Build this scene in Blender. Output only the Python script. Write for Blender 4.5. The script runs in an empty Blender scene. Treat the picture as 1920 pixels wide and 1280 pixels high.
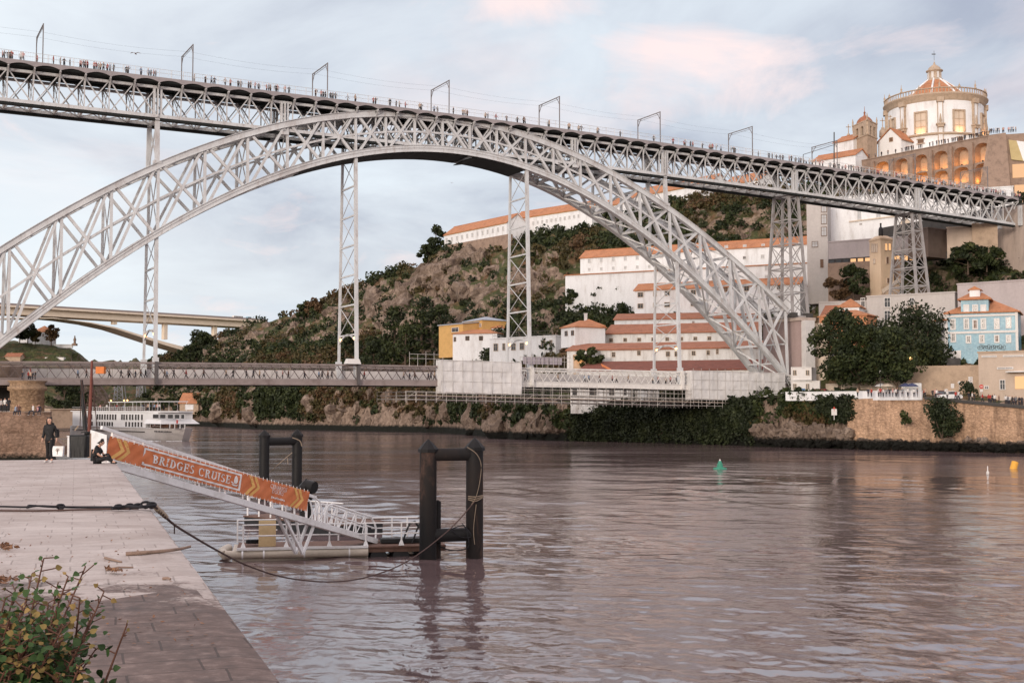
import bpy, bmesh, math, random
import numpy as np
from mathutils import Vector, Matrix, noise as mnoise
R = math.radians
random.seed(7)
rng = np.random.default_rng(7)
scene = bpy.context.scene
col = scene.collection
# camera
FPX, HZ, CX, CY = 2320.0, 768.0, 960.0, 640.0
CAMZ = 7.2
PITCH = math.atan((HZ - CY) / FPX)
CP, SP = math.cos(PITCH), math.sin(PITCH)
cam = bpy.data.cameras.new("camera")
cam.sensor_width = 36.0
cam.lens = FPX / 1920.0 * 36.0
cam.clip_start, cam.clip_end = 0.3, 9000.0
camo = bpy.data.objects.new("camera", cam)
col.objects.link(camo)
camo.location = (0, 0, CAMZ)
camo.rotation_euler = (math.pi / 2 + PITCH, 0, 0)
scene.camera = camo
def ray(x, y):
 a, b = (x - CX) / FPX, (CY - y) / FPX
 return Vector((a, CP - b * SP, SP + b * CP))
def P(x, y, Y):
 """the world point seen at photo pixel x, y at distance Y ahead"""
 d = ray(x, y)
 v = d * (Y / d.y)
 return Vector((v.x, v.y, v.z + CAMZ))
def PZ(x, y, z):
 """the world point seen at photo pixel x, y at height z"""
 d = ray(x, y)
 v = d * ((z - CAMZ) / d.z)
 return Vector((v.x, v.y, z))
# mesh builder
class MB:
 def __init__(s):
  s.v, s.f, s.m, s.sm = [], [], [], []
 def face(s, pts, m=0, smooth=False):
  n = len(s.v)
  s.v += [tuple(p) for p in pts]
  s.f.append(tuple(range(n, n + len(pts)))); s.m.append(m); s.sm.append(smooth)
 def add(s, vs, fs, m=0, smooth=False):
  n = len(s.v)
  s.v += [tuple(p) for p in vs]
  for f in fs:
   s.f.append(tuple(i + n for i in f)); s.m.append(m); s.sm.append(smooth)
 def hexa(s, b, t, m=0):
  """b, t: four bottom and four top points (same winding)"""
  s.add(list(b) + list(t), [(3, 2, 1, 0), (4, 5, 6, 7), (0, 1, 5, 4), (1, 2, 6, 5), (2, 3, 7, 6), (3, 0, 4, 7)], m)
 def box(s, c, sz, m=0, ax=None):
  x, y, z = (a * .5 for a in sz)
  c = Vector(c)
  ax = ax or (Vector((1, 0, 0)), Vector((0, 1, 0)), Vector((0, 0, 1)))
  q = lambda i, j, k: c + ax[0] * (i * x) + ax[1] * (j * y) + ax[2] * (k * z)
  s.hexa([q(-1, -1, -1), q(1, -1, -1), q(1, 1, -1), q(-1, 1, -1)], [q(-1, -1, 1), q(1, -1, 1), q(1, 1, 1), q(-1, 1, 1)], m)
 def bar(s, p, q, w, h=None, m=0, up=None):
  p, q = Vector(p), Vector(q)
  h = h or w
  d = q - p
  L = d.length
  if L < 1e-6: return
  d.normalize()
  up = Vector(up) if up is not None else Vector((0, 0, 1))
  if abs(d.dot(up)) > .98: up = Vector((0, 1, 0)) if abs(d.y) < .9 else Vector((1, 0, 0))
  a = d.cross(up).normalized(); b = a.cross(d).normalized()
  s.box((p + q) / 2, (L, w, h), m, (d, a, b))
 def tube(s, pts, r, n=6, m=0, cap=True, smooth=True):
  pts = [Vector(p) for p in pts]
  rs = r if isinstance(r, (list, tuple)) else [r] * len(pts)
  rings = []
  ref = None
  for i, p in enumerate(pts):
   d = (pts[min(i + 1, len(pts) - 1)] - pts[max(i - 1, 0)])
   if d.length < 1e-9: d = Vector((0, 0, 1))
   d.normalize()
   if ref is None:
    ref = Vector((0, 0, 1)) if abs(d.z) < .9 else Vector((1, 0, 0))
   a = d.cross(ref)
   if a.length < 1e-4: a = d.cross(Vector((0, 1, 0)))
   a.normalize(); b = d.cross(a).normalized(); ref = -b if False else ref
   rings.append([p + (a * math.cos(t) + b * math.sin(t)) * rs[i] for t in [2 * math.pi * k / n for k in range(n)]])
  vs = [v for rg in rings for v in rg]
  fs = []
  for i in range(len(pts) - 1):
   for k in range(n):
    k2 = (k + 1) % n
    fs.append((i * n + k, i * n + k2, (i + 1) * n + k2, (i + 1) * n + k))
  s.add(vs, fs, m, smooth)
  if cap:
   s.add(rings[0], [tuple(range(n - 1, -1, -1))], m); s.add(rings[-1], [tuple(range(n))], m)
 def lathe(s, c, prof, n=24, m=0, smooth=True, a0=0.0):
  """prof: (radius, z) list"""
  c = Vector(c)
  vs, fs = [], []
  for r, z in prof:
   for k in range(n):
    t = a0 + 2 * math.pi * k / n
    vs.append(c + Vector((r * math.cos(t), r * math.sin(t), z)))
  for i in range(len(prof) - 1):
   for k in range(n):
    k2 = (k + 1) % n
    fs.append((i * n + k, i * n + k2, (i + 1) * n + k2, (i + 1) * n + k))
  s.add(vs, fs, m, smooth)
 def prism(s, pts, d, m=0):
  """closed polygon swept along vector d"""
  d = Vector(d); n = len(pts)
  pts = [Vector(p) for p in pts]
  vs = pts + [p + d for p in pts]
  fs = [tuple(range(n - 1, -1, -1)), tuple(range(n, 2 * n))] + [(i, (i + 1) % n, n + (i + 1) % n, n + i) for i in range(n)]
  s.add(vs, fs, m)
 def build(s, name, mats, parent=None, loc=None, bevel=0):
  if not s.v: return None
  me = bpy.data.meshes.new(name)
  off = np.zeros(3)
  if parent is not None:
   q = parent
   while q is not None:
    off += np.array(q.location); q = q.parent
  if loc is not None: off = off + np.array(loc) if parent is None else off
  me.from_pydata((np.array(s.v, dtype=float) - off).tolist(), [], s.f)
  if not isinstance(mats, (list, tuple)): mats = [mats]
  for m in mats: me.materials.append(m)
  me.polygons.foreach_set("material_index", s.m)
  me.polygons.foreach_set("use_smooth", s.sm)
  me.update()
  o = bpy.data.objects.new(name, me)
  col.objects.link(o)
  if parent is not None: o.parent = parent
  elif loc is not None: o.location = loc
  if bevel:
   b = o.modifiers.new("bevel", "BEVEL"); b.width = bevel; b.segments = 2; b.limit_method = 'ANGLE'
  return o
def tag(o, label=None, cat=None, group=None, kind=None):
 if label: o["label"] = label
 if cat: o["category"] = cat
 if group: o["group"] = group
 if kind: o["kind"] = kind
 return o
def T(name, label, cat, loc=(0, 0, 0), group=None, rz=0.0):
 o = bpy.data.objects.new(name, None)
 o.empty_display_size = .3
 col.objects.link(o)
 o.location = loc; o.rotation_euler = (0, 0, rz)
 return tag(o, label, cat, group)
def dup(root, loc, rz=0.0, label=None, group=None, scale=None, color=None):
 r = root.copy(); col.objects.link(r); r.location = loc; r.rotation_euler = (0, 0, rz)
 if scale: r.scale = (scale,) * 3 if not isinstance(scale, (tuple, list)) else scale
 if label: r["label"] = label
 if group: r["group"] = group
 if color: r.color = color
 for ch in list(root.children):
  c = ch.copy(); col.objects.link(c); c.parent = r
  for g in list(ch.children):
   d = g.copy(); col.objects.link(d); d.parent = c
 return r
# materials
class N:
 """small node-tree helper"""
 def __init__(s, name):
  s.mat = bpy.data.materials.new(name); s.mat.use_nodes = True
  s.nt = s.mat.node_tree; s.n = s.nt.nodes; s.l = s.nt.links
  s.b = s.n["Principled BSDF"]; s.tc = s.n.new("ShaderNodeTexCoord")
  s.geo = s.n.new("ShaderNodeNewGeometry")
 def node(s, t, **kw):
  x = s.n.new(t)
  for k, v in kw.items(): setattr(x, k, v)
  return x
 def link(s, a, b): s.l.new(a, b)
 def pos(s, scale=(1, 1, 1), rot=(0, 0, 0), world=True):
  m = s.node("ShaderNodeMapping"); m.inputs["Scale"].default_value = scale; m.inputs["Rotation"].default_value = rot
  s.link(s.geo.outputs["Position"] if world else s.tc.outputs["Object"], m.inputs["Vector"])
  return m.outputs["Vector"]
 def noise(s, vec, scale, detail=5, rough=.6, dist=0.0):
  x = s.node("ShaderNodeTexNoise"); x.inputs["Scale"].default_value = scale; x.inputs["Detail"].default_value = detail
  x.inputs["Roughness"].default_value = rough; x.inputs["Distortion"].default_value = dist
  s.link(vec, x.inputs["Vector"]); return x.outputs["Fac"]
 def ramp(s, fac, stops, interp='LINEAR'):
  x = s.node("ShaderNodeValToRGB"); cr = x.color_ramp; cr.interpolation = interp
  while len(cr.elements) < len(stops): cr.elements.new(.5)
  for e, (p, c) in zip(cr.elements, stops):
   e.position = p; e.color = (*c, 1) if len(c) == 3 else c
  s.link(fac, x.inputs["Fac"]); return x.outputs["Color"]
 def mix(s, fac, a, b, blend='MIX'):
  x = s.node("ShaderNodeMix"); x.data_type = 'RGBA'; x.blend_type = blend
  for k, v in ((0, fac), (6, a), (7, b)):
   if hasattr(v, "is_output"): s.link(v, x.inputs[k])
   else: x.inputs[k].default_value = v if k == 0 else ((*v, 1) if len(v) == 3 else v)
  return x.outputs[2]
 def math(s, op, a, b=None, c=None, clamp=False):
  x = s.node("ShaderNodeMath", operation=op, use_clamp=clamp)
  for i, v in enumerate((a, b, c)):
   if v is None: continue
   if hasattr(v, "is_output"): s.link(v, x.inputs[i])
   else: x.inputs[i].default_value = v
  return x.outputs[0]
 def bump(s, h, strength=.3, dist=.1):
  x = s.node("ShaderNodeBump"); x.inputs["Strength"].default_value = strength; x.inputs["Distance"].default_value = dist
  s.link(h, x.inputs["Height"]); s.link(x.outputs["Normal"], s.b.inputs["Normal"]); return x
 def color(s, c):
  if hasattr(c, "is_output"): s.link(c, s.b.inputs["Base Color"])
  else: s.b.inputs["Base Color"].default_value = (*c, 1)
 def rough(s, r):
  if hasattr(r, "is_output"): s.link(r, s.b.inputs["Roughness"])
  else: s.b.inputs["Roughness"].default_value = r
def lerp(a, b, t): return tuple(x + (y - x) * t for x, y in zip(a, b))
def mat(name, c, var=.25, scale=1.0, rough=.7, bump=.0, metal=0.0, streak=False, spec=.4, c2=None, world=True):
 """a paint / plaster / stone surface with mottling and optional vertical streaks"""
 n = N(name)
 v = n.pos((1, 1, .25) if streak else (1, 1, 1), world=world)
 a = n.noise(v, scale, 6, .65)
 dark = c2 or tuple(x * (1 - var) for x in c)
 light = tuple(min(1, x * (1 + var * .45)) for x in c)
 cc = n.ramp(a, [(.3, dark), (.5, c), (.72, light)])
 fine = n.noise(n.pos(world=world), scale * 7, 3)
 cc = n.mix(.18, cc, n.ramp(fine, [(.35, tuple(x * .6 for x in c)), (.65, light)]))
 n.color(cc)
 n.rough(n.ramp(a, [(.3, (rough * 1.15,) * 3), (.7, (rough * .85,) * 3)]) if rough < .85 else rough)
 n.b.inputs["Metallic"].default_value = metal
 n.b.inputs["Specular IOR Level"].default_value = spec
 if bump: n.bump(fine, bump, .05)
 return n.mat
def emit(name, c, strength):
 n = N(name); n.color((.05, .05, .05))
 n.b.inputs["Emission Color"].default_value = (*c, 1); n.b.inputs["Emission Strength"].default_value = strength
 return n.mat
# sky and light
SUN_EL, SUN_AZ = R(9), R(205)      # azimuth clockwise from +Y: low, behind the camera and a little to its left
w = bpy.data.worlds.new("World"); scene.world = w; w.use_nodes = True
nt = w.node_tree; nn = nt.nodes; ll = nt.links
for x in list(nn): nn.remove(x)
def nd(t, **k):
 x = nn.new(t)
 for a, b in k.items(): setattr(x, a, b)
 return x
def mth(op, a, b=None, c=None, clamp=False):
 x = nd("ShaderNodeMath", operation=op, use_clamp=clamp)
 for i, v in enumerate((a, b, c)):
  if v is None: continue
  if hasattr(v, "is_output"): ll.new(v, x.inputs[i])
  else: x.inputs[i].default_value = v
 return x.outputs[0]
def rmp(f, stops):
 x = nd("ShaderNodeValToRGB")
 while len(x.color_ramp.elements) < len(stops): x.color_ramp.elements.new(.5)
 for e, (p, c) in zip(x.color_ramp.elements, stops): e.position = p; e.color = (*c, 1)
 ll.new(f, x.inputs["Fac"]); return x.outputs["Color"]
def mixc(f, a, b):
 x = nd("ShaderNodeMix", data_type='RGBA')
 for k, v in ((0, f), (6, a), (7, b)):
  if hasattr(v, "is_output"): ll.new(v, x.inputs[k])
  else: x.inputs[k].default_value = v if k == 0 else (*v, 1)
 return x.outputs[2]
out = nd("ShaderNodeOutputWorld")
sky = nd("ShaderNodeTexSky", sky_type='NISHITA', sun_disc=False)
sky.sun_elevation, sky.sun_rotation = SUN_EL, SUN_AZ
sky.air_density, sky.dust_density = 1.0, 2.0
b1 = nd("ShaderNodeBackground"); b1.inputs["Strength"].default_value = .12
ll.new(sky.outputs["Color"], b1.inputs["Color"])
tc = nd("ShaderNodeTexCoord")
sep = nd("ShaderNodeSeparateXYZ"); ll.new(tc.outputs["Generated"], sep.inputs[0])
X, Y, Zd = sep.outputs
zz = mth('ADD', mth('MAXIMUM', Zd, 0.0), .16)
cmb = nd("ShaderNodeCombineXYZ")
ll.new(mth('DIVIDE', X, zz), cmb.inputs[0]); ll.new(mth('DIVIDE', Y, zz), cmb.inputs[1])
def nz(scale, detail, rough, dist, off, stretch=(1, 1, 1)):
 mp = nd("ShaderNodeMapping"); mp.inputs["Location"].default_value = off; mp.inputs["Scale"].default_value = stretch
 ll.new(cmb.outputs[0], mp.inputs["Vector"])
 x = nd("ShaderNodeTexNoise"); x.inputs["Scale"].default_value = scale; x.inputs["Detail"].default_value = detail
 x.inputs["Roughness"].default_value = rough; x.inputs["Distortion"].default_value = dist
 ll.new(mp.outputs[0], x.inputs["Vector"]); return x.outputs["Fac"]
big = nz(.55, 4, .5, .3, (3.1, 1.7, 0))
mid = nz(1.5, 8, .58, .5, (8.3, 4.2, 0), (1, .8, 1))
pink = nz(1.15, 7, .6, .6, (1.55, 9.3, 0), (1, .9, 1))
azr = mth('DIVIDE', X, mth('ADD', mth('ABSOLUTE', Y), .3))
grey = mth('ADD', mth('MULTIPLY_ADD', azr, 1.3, .42), mth('MULTIPLY', mth('SUBTRACT', mth('MULTIPLY_ADD', mid, .55, mth('MULTIPLY', big, .45)), .48), 4.6), clamp=True)
hi = mth('MULTIPLY', grey, rmp(Zd, [(.05, (.25,) * 3), (.16, (1,) * 3)]), clamp=True)
veil = rmp(mid, [(.3, (.645, .70, .755)), (.7, (.75, .78, .81))])
hi = mth('MULTIPLY', hi, rmp(nz(2.1, 8, .6, .6, (1.5, 7.2, 0), (1, .7, 1)), [(.3, (.62,) * 3), (.62, (1,) * 3)]))
c = mixc(hi, veil, (.325, .355, .445))
pk = mth('MULTIPLY', rmp(pink, [(.50, (0,) * 3), (.60, (1,) * 3)]), rmp(Zd, [(.13, (0,) * 3), (.24, (1,) * 3)]))
fy = mth('MAXIMUM', Y, .05)
az_, el_ = mth('DIVIDE', X, fy), mth('DIVIDE', Zd, fy)
def blob(a, e, ra, re):
 d = mth('ADD', mth('POWER', mth('ABSOLUTE', mth('MULTIPLY', mth('SUBTRACT', az_, a), 1 / ra)), 2.0), mth('POWER', mth('ABSOLUTE', mth('MULTIPLY', mth('SUBTRACT', el_, e), 1 / re)), 2.0))
 return mth('SUBTRACT', 1.0, d, clamp=True)
lit = mth('MAXIMUM', mth('MAXIMUM', blob(.15, .285, .13, .06), blob(.0, .335, .12, .035)), mth('MULTIPLY', blob(.33, .30, .14, .03), .6))
fine = nz(2.6, 9, .62, .8, (5.5, 2.2, 0), (1, .7, 1))
lit = rmp(mth('ADD', mth('MULTIPLY_ADD', mid, 1.3, mth('MULTIPLY', fine, 1.5)), mth('MULTIPLY_ADD', lit, .55, -1.45)), [(.16, (0,) * 3), (.58, (1,) * 3)])
pk = mth('MAXIMUM', mth('MULTIPLY', pk, .35), lit)
c = mixc(mth('MULTIPLY', pk, .85), c, (.87, .70, .675))
ov = rmp(Zd, [(.33, (0,) * 3), (.55, (1,) * 3)])
c = mixc(mth('MULTIPLY', ov, mth('MULTIPLY_ADD', mid, .9, .3, clamp=True)), c, (1.02, .88, .90))
mp = nd("ShaderNodeMapping"); mp.inputs["Scale"].default_value = (3, 3, 40); ll.new(tc.outputs["Generated"], mp.inputs["Vector"])
bn = nd("ShaderNodeTexNoise"); bn.inputs["Scale"].default_value = 1.0; bn.inputs["Detail"].default_value = 5; ll.new(mp.outputs[0], bn.inputs["Vector"])
band = mth('MULTIPLY', rmp(bn.outputs["Fac"], [(.45, (0,) * 3), (.65, (1,) * 3)]), rmp(Zd, [(.0, (1,) * 3), (.06, (.8,) * 3), (.1, (0,) * 3)]))
c = mixc(mth('MULTIPLY', band, .8), c, (.50, .585, .70))
west = mth('MULTIPLY', rmp(mth('MULTIPLY_ADD', Y, -.5, .5), [(.45, (0,) * 3), (1.0, (1,) * 3)]), rmp(Zd, [(.0, (1,) * 3), (.6, (.25,) * 3)]))
c = mixc(west, c, (1.08, .95, .88))
c = mixc(rmp(Zd, [(.0, (1,) * 3), (.004, (0,) * 3)]) if False else mth('LESS_THAN', Zd, -.02), c, (.12, .11, .11))
b2 = nd("ShaderNodeBackground"); b2.inputs["Strength"].default_value = 1.0
ll.new(c, b2.inputs["Color"])
ms = nd("ShaderNodeMixShader"); ms.inputs[0].default_value = .9
ll.new(b1.outputs[0], ms.inputs[1]); ll.new(b2.outputs[0], ms.inputs[2]); ll.new(ms.outputs[0], out.inputs[0])
sl = bpy.data.lights.new("sun", 'SUN'); sl.energy = 1.5; sl.angle = R(14); sl.color = (1, .87, .76)
so = bpy.data.objects.new("sun", sl); col.objects.link(so)
sd = Vector((math.sin(SUN_AZ) * math.cos(SUN_EL), math.cos(SUN_AZ) * math.cos(SUN_EL), math.sin(SUN_EL)))
so.rotation_euler = (-sd).to_track_quat('-Z', 'Y').to_euler()
so.location = (-60, -120, 80)
scene.view_settings.view_transform = 'Standard'
scene.view_settings.look = 'None'
scene.view_settings.exposure = 0.42
scene.view_settings.gamma = 1.0
try:
 scene.cycles.max_bounces = 6; scene.cycles.diffuse_bounces = 3; scene.cycles.glossy_bounces = 3
 scene.cycles.transparent_max_bounces = 8
 scene.cycles.use_denoising = True; scene.cycles.denoising_prefilter = 'ACCURATE'
 scene.cycles.sample_clamp_indirect = 5
 scene.cycles.caustics_reflective = False; scene.cycles.caustics_refractive = False
except Exception: pass
# materials of the land
def make_rock_veg():
 n = N("hillside")
 p = n.pos()
 steep = n.node("ShaderNodeSeparateXYZ"); n.link(n.geo.outputs["Normal"], steep.inputs[0])
 a = n.noise(n.pos((1, 1, .45)), .09, 8, .68, .6)
 b = n.noise(p, .5, 8, .7)
 c = n.noise(n.pos((1, 1, .3)), 1.1, 5, .65)
 rock = n.ramp(b, [(.25, (.075, .055, .045)), (.45, (.20, .145, .11)), (.62, (.33, .25, .195)), (.8, (.47, .385, .315))])
 rock = n.mix(n.ramp(c, [(.36, (1,) * 3), (.47, (0,) * 3)]), rock, (.06, .042, .033))
 soil = n.ramp(b, [(.3, (.09, .05, .028)), (.55, (.18, .105, .06)), (.75, (.26, .165, .095))])
 grass = n.ramp(b, [(.3, (.030, .040, .014)), (.55, (.065, .075, .028)), (.75, (.14, .12, .05))])
 flat = n.mix(n.ramp(a, [(.50, (0,) * 3), (.64, (1,) * 3)]), grass, soil)
 sl = n.math('ADD', steep.outputs[2], n.math('MULTIPLY', n.math('SUBTRACT', a, .5), .9))
 c0 = n.mix(n.ramp(sl, [(.52, (0,) * 3), (.70, (1,) * 3)]), rock, flat)
 sp = n.node("ShaderNodeSeparateXYZ"); n.link(n.geo.outputs["Position"], sp.inputs[0])
 tide = n.math('ADD', sp.outputs[2], n.math('MULTIPLY', n.math('SUBTRACT', b, .5), 1.6))
 wet = n.ramp(n.math('MULTIPLY', tide, .1, clamp=True), [(.17, (1,) * 3), (.25, (0,) * 3)])
 c0 = n.mix(wet, c0, (.012, .013, .010))
 n.color(c0); n.rough(.92); n.b.inputs["Specular IOR Level"].default_value = .2
 n.bump(n.mix(.5, b, c), .9, 1.2)
 return n.mat
M_hill = make_rock_veg()
def leafmat(name, c, c2, c3=None, scale=.35, sub=.0):
 n = N(name)
 a = n.noise(n.pos(), scale, 4, .7)
 b = n.noise(n.pos(), scale * 9, 2, .5)
 k = n.math('MULTIPLY_ADD', a, .65, n.math('MULTIPLY', b, .35))
 st = [(.36, c), (.52, c2)]
 if c3: st.append((.68, c3))
 n.color(n.ramp(k, st)); n.rough(.65); n.b.inputs["Specular IOR Level"].default_value = .25
 return n.mat
M_leaf_dark = leafmat("dark_leaves", (.009, .014, .006), (.020, .029, .010), (.046, .056, .018))
M_leaf_mid = leafmat("green_leaves", (.014, .021, .008), (.034, .047, .014), (.080, .082, .026))
M_leaf_olive = leafmat("olive_leaves", (.030, .027, .011), (.066, .054, .020), (.125, .09, .034))
M_leaf_rust = leafmat("rust_leaves", (.05, .030, .016), (.105, .062, .03), (.17, .11, .055))
M_ivy = leafmat("ivy_leaves", (.010, .014, .008), (.022, .030, .012), (.050, .060, .022), .25)
M_bark = mat("bark", (.10, .07, .05), .4, 3, .9, .4)
def pchip_cols(cols, xs):
 """cols: list of (x, [(y, Y) ...]) in pixel / distance; linear interpolation to xs, smoothed"""
 cx = np.array([c[0] for c in cols], float)
 d = np.array([c[1] for c in cols], float)
 out = np.empty((len(xs), d.shape[1], 2))
 for i in range(d.shape[1]):
  for j in range(2):
   out[:, i, j] = np.interp(xs, cx, d[:, i, j])
 return out
def terrain(name, cols, step, subs, amp, mat_, label=None, ridged=.5, seed=0, smooth_after=True):
 """rows of control points (pixel height, distance), columns by pixel x -> a displaced sheet in world space"""
 x0, x1 = cols[0][0], cols[-1][0]
 xs = np.arange(x0, x1 + step * .5, step)
 ctl = pchip_cols(cols, xs)                       # nx, nr, 2
 nx, nr = ctl.shape[:2]
 W = np.empty((nx, nr, 3))
 for i in range(nx):
  for j in range(nr):
   W[i, j] = P(xs[i], ctl[i, j, 0], ctl[i, j, 1])
 rows, t_of = [], []
 for j in range(nr - 1):
  for k in range(subs[j]):
   t = k / subs[j]
   rows.append(W[:, j] * (1 - t) + W[:, j + 1] * t); t_of.append(j + t)
 rows.append(W[:, -1]); t_of.append(nr - 1)
 G = np.stack(rows, 1)                            # nx, m, 3
 m = G.shape[1]
 du = np.gradient(G, axis=0); dv = np.gradient(G, axis=1)
 Nn = np.cross(du, dv); Nn /= np.linalg.norm(Nn, axis=2, keepdims=True) + 1e-9
 Nn[Nn[..., 1] > 0] *= -1
 am = np.interp(t_of, range(nr), amp)
 for i in range(nx):
  for j in range(m):
   if am[j] <= 0: continue
   p = Vector(G[i, j])
   q = Vector((p.x * .055 + seed, p.y * .055, p.z * .04))
   h = (1 - abs(mnoise.noise(q)) * 2) * ridged + mnoise.fractal(q * 2.3, .9, 2.1, 5) * .9
   G[i, j] += Nn[i, j] * (h * am[j])
 idx = np.arange(nx * m).reshape(nx, m)
 fs = np.stack([idx[:-1, :-1], idx[1:, :-1], idx[1:, 1:], idx[:-1, 1:]], -1).reshape(-1, 4)
 me = bpy.data.meshes.new(name)
 me.from_pydata(G.reshape(-1, 3).tolist(), [], fs.tolist())
 me.materials.append(mat_)
 me.polygons.foreach_set("use_smooth", [False] * len(fs))
 me.update()
 o = bpy.data.objects.new(name, me); col.objects.link(o)
 o["kind"] = "structure"
 return o, G, np.array(t_of), xs
G_COLS = [
 (285, [(830, 640), (794, 640), (757, 646), (740, 660), (722, 690), (708, 720), (694, 750), (682, 800), (720, 1000)]),
 (330, [(835, 600), (796, 600), (752, 606), (735, 620), (715, 650), (700, 680), (684, 720), (668, 780), (720, 980)]),
 (360, [(838, 570), (797, 570), (750, 575), (733, 590), (708, 620), (688, 655), (668, 690), (655, 740), (720, 940)]),
 (395, [(840, 540), (799, 540), (748, 546), (730, 560), (700, 590), (674, 620), (655, 650), (642, 690), (700, 900)]),
 (440, [(842, 500), (801, 500), (745, 506), (725, 520), (694, 550), (664, 580), (642, 620), (622, 670), (680, 880)]),
 (490, [(846, 455), (804, 455), (740, 462), (720, 480), (688, 515), (656, 550), (630, 590), (608, 640), (670, 860)]),
 (560, [(850, 440), (806, 440), (735, 447), (716, 462), (684, 495), (650, 530), (618, 570), (592, 620), (660, 840)]),
 (620, [(852, 430), (808, 430), (733, 436), (714, 450), (680, 480), (640, 515), (596, 555), (556, 600), (640, 820)]),
 (700, [(855, 415), (809, 415), (732, 421), (712, 432), (672, 460), (628, 490), (576, 525), (524, 560), (620, 800)]),
 (790, [(860, 398), (811, 398), (735, 403), (712, 412), (664, 430), (600, 460), (535, 495), (498, 530), (610, 780)]),
 (833, [(862, 385), (812, 385), (738, 390), (710, 400), (664, 415), (604, 440), (530, 470), (468, 500), (600, 760)]),
 (900, [(868, 340), (817, 340), (742, 345), (712, 360), (660, 385), (596, 415), (520, 450), (458, 492), (600, 740)]),
 (960, [(876, 304), (823, 304), (745, 308), (720, 330), (664, 360), (590, 395), (508, 435), (446, 484), (590, 720)]),
 (1060, [(880, 288), (824, 288), (752, 290), (722, 312), (664, 340), (584, 378), (490, 425), (424, 472), (560, 700)]),
 (1160, [(882, 278), (825, 278), (765, 279), (724, 300), (664, 330), (578, 372), (474, 412), (398, 460), (540, 690)]),
 (1300, [(886, 262), (829, 262), (770, 263), (724, 285), (664, 318), (570, 362), (462, 405), (376, 425), (500, 680)]),
 (1400, [(890, 250), (834, 250), (772, 251), (726, 275), (664, 312), (566, 356), (452, 395), (366, 415), (480, 670)]),
 (1425, [(892, 246), (836, 246), (752, 248), (742, 268), (664, 312), (566, 352), (450, 392), (362, 412), (480, 670)]),
 (1500, [(893, 239), (838, 239), (746, 241), (738, 262), (668, 300), (580, 345), (470, 385), (352, 408), (470, 670)]),
 (1600, [(896, 231), (841, 231), (744, 233), (736, 252), (672, 275), (590, 320), (480, 365), (340, 400), (470, 670)]),
 (1700, [(898, 225), (843, 225), (747, 227), (738, 246), (676, 265), (585, 298), (470, 345), (332, 392), (470, 670)]),
 (1800, [(901, 218), (845, 218), (752, 219), (744, 238), (684, 256), (560, 300), (462, 330), (340, 385), (470, 670)]),
 (1900, [(904, 211), (847, 211), (761, 212), (750, 230), (690, 250), (560, 295), (448, 312), (350, 375), (470, 670)]),
 (2000, [(908, 204), (850, 204), (770, 205), (756, 222), (696, 245), (560, 290), (440, 306), (350, 370), (470, 670)]),
 (2300, [(915, 184), (858, 184), (780, 185), (760, 200), (700, 230), (560, 270), (440, 295), (350, 350), (470, 670)]),
]
hill, HG, HT, HX = terrain("hillside", G_COLS, 5.0, [2, 16, 6, 14, 16, 18, 18, 8],
                           [.2, .5, 1.6, 1.2, 2.2, 3.4, 3.2, 1.6, 1.0], M_hill, seed=3.3)
F_COLS = [(-260, [(800, 900), (786, 900), (768, 905), (740, 960), (700, 1080), (690, 1300), (760, 1700)]),
          (0, [(800, 900), (785, 900), (768, 905), (735, 960), (700, 1080), (690, 1300), (760, 1700)]),
          (100, [(800, 900), (785, 900), (764, 905), (730, 960), (706, 1080), (684, 1300), (760, 1700)]),
          (180, [(800, 880), (786, 880), (762, 885), (728, 950), (700, 1080), (680, 1300), (760, 1700)]),
          (260, [(800, 860), (787, 860), (764, 865), (728, 930), (690, 1080), (676, 1300), (760, 1700)]),
          (340, [(805, 840), (790, 840), (764, 845), (725, 930), (690, 1080), (674, 1300), (760, 1700)]),
          (460, [(810, 830), (792, 830), (764, 835), (725, 930), (695, 1080), (680, 1300), (760, 1700)])]
terrain("far_hills", F_COLS, 6.0, [1, 4, 8, 8, 5, 3], [.5, 1, 4, 5, 6, 6, 2], M_hill, seed=9.1)
L_COLS = [(-400, [(790, 560), (760, 566), (700, 600), (668, 640), (646, 680), (642, 760), (700, 900)]),
          (-60, [(790, 560), (760, 566), (700, 600), (668, 640), (646, 680), (642, 760), (700, 900)]),
          (20, [(790, 560), (760, 566), (700, 600), (668, 640), (644, 680), (640, 760), (700, 900)]),
          (90, [(790, 565), (760, 570), (700, 600), (672, 640), (648, 680), (644, 760), (700, 900)]),
          (130, [(790, 575), (765, 580), (712, 606), (680, 640), (656, 680), (650, 740), (720, 900)]),
          (150, [(792, 585), (770, 590), (724, 612), (694, 640), (668, 680), (660, 730), (740, 900)]),
          (172, [(794, 600), (780, 604), (748, 620), (722, 645), (694, 680), (684, 720), (760, 880)]),
          (205, [(796, 620), (788, 624), (774, 640), (762, 655), (750, 680), (745, 720), (780, 860)])]
terrain("near_bank_hill", L_COLS, 4.0, [3, 8, 8, 8, 6, 4], [.3, 1.2, 2.6, 2.6, 1.2, .8, .5], M_hill, seed=5.7)
gb = MB(); gb.face([(-6000, -400, -4), (6000, -400, -4), (6000, 8000, -4), (-6000, 8000, -4)])
tag(gb.build("river_bed", mat("river_bed", (.12, .09, .07), .3, .05, .95)), kind="structure")
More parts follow.
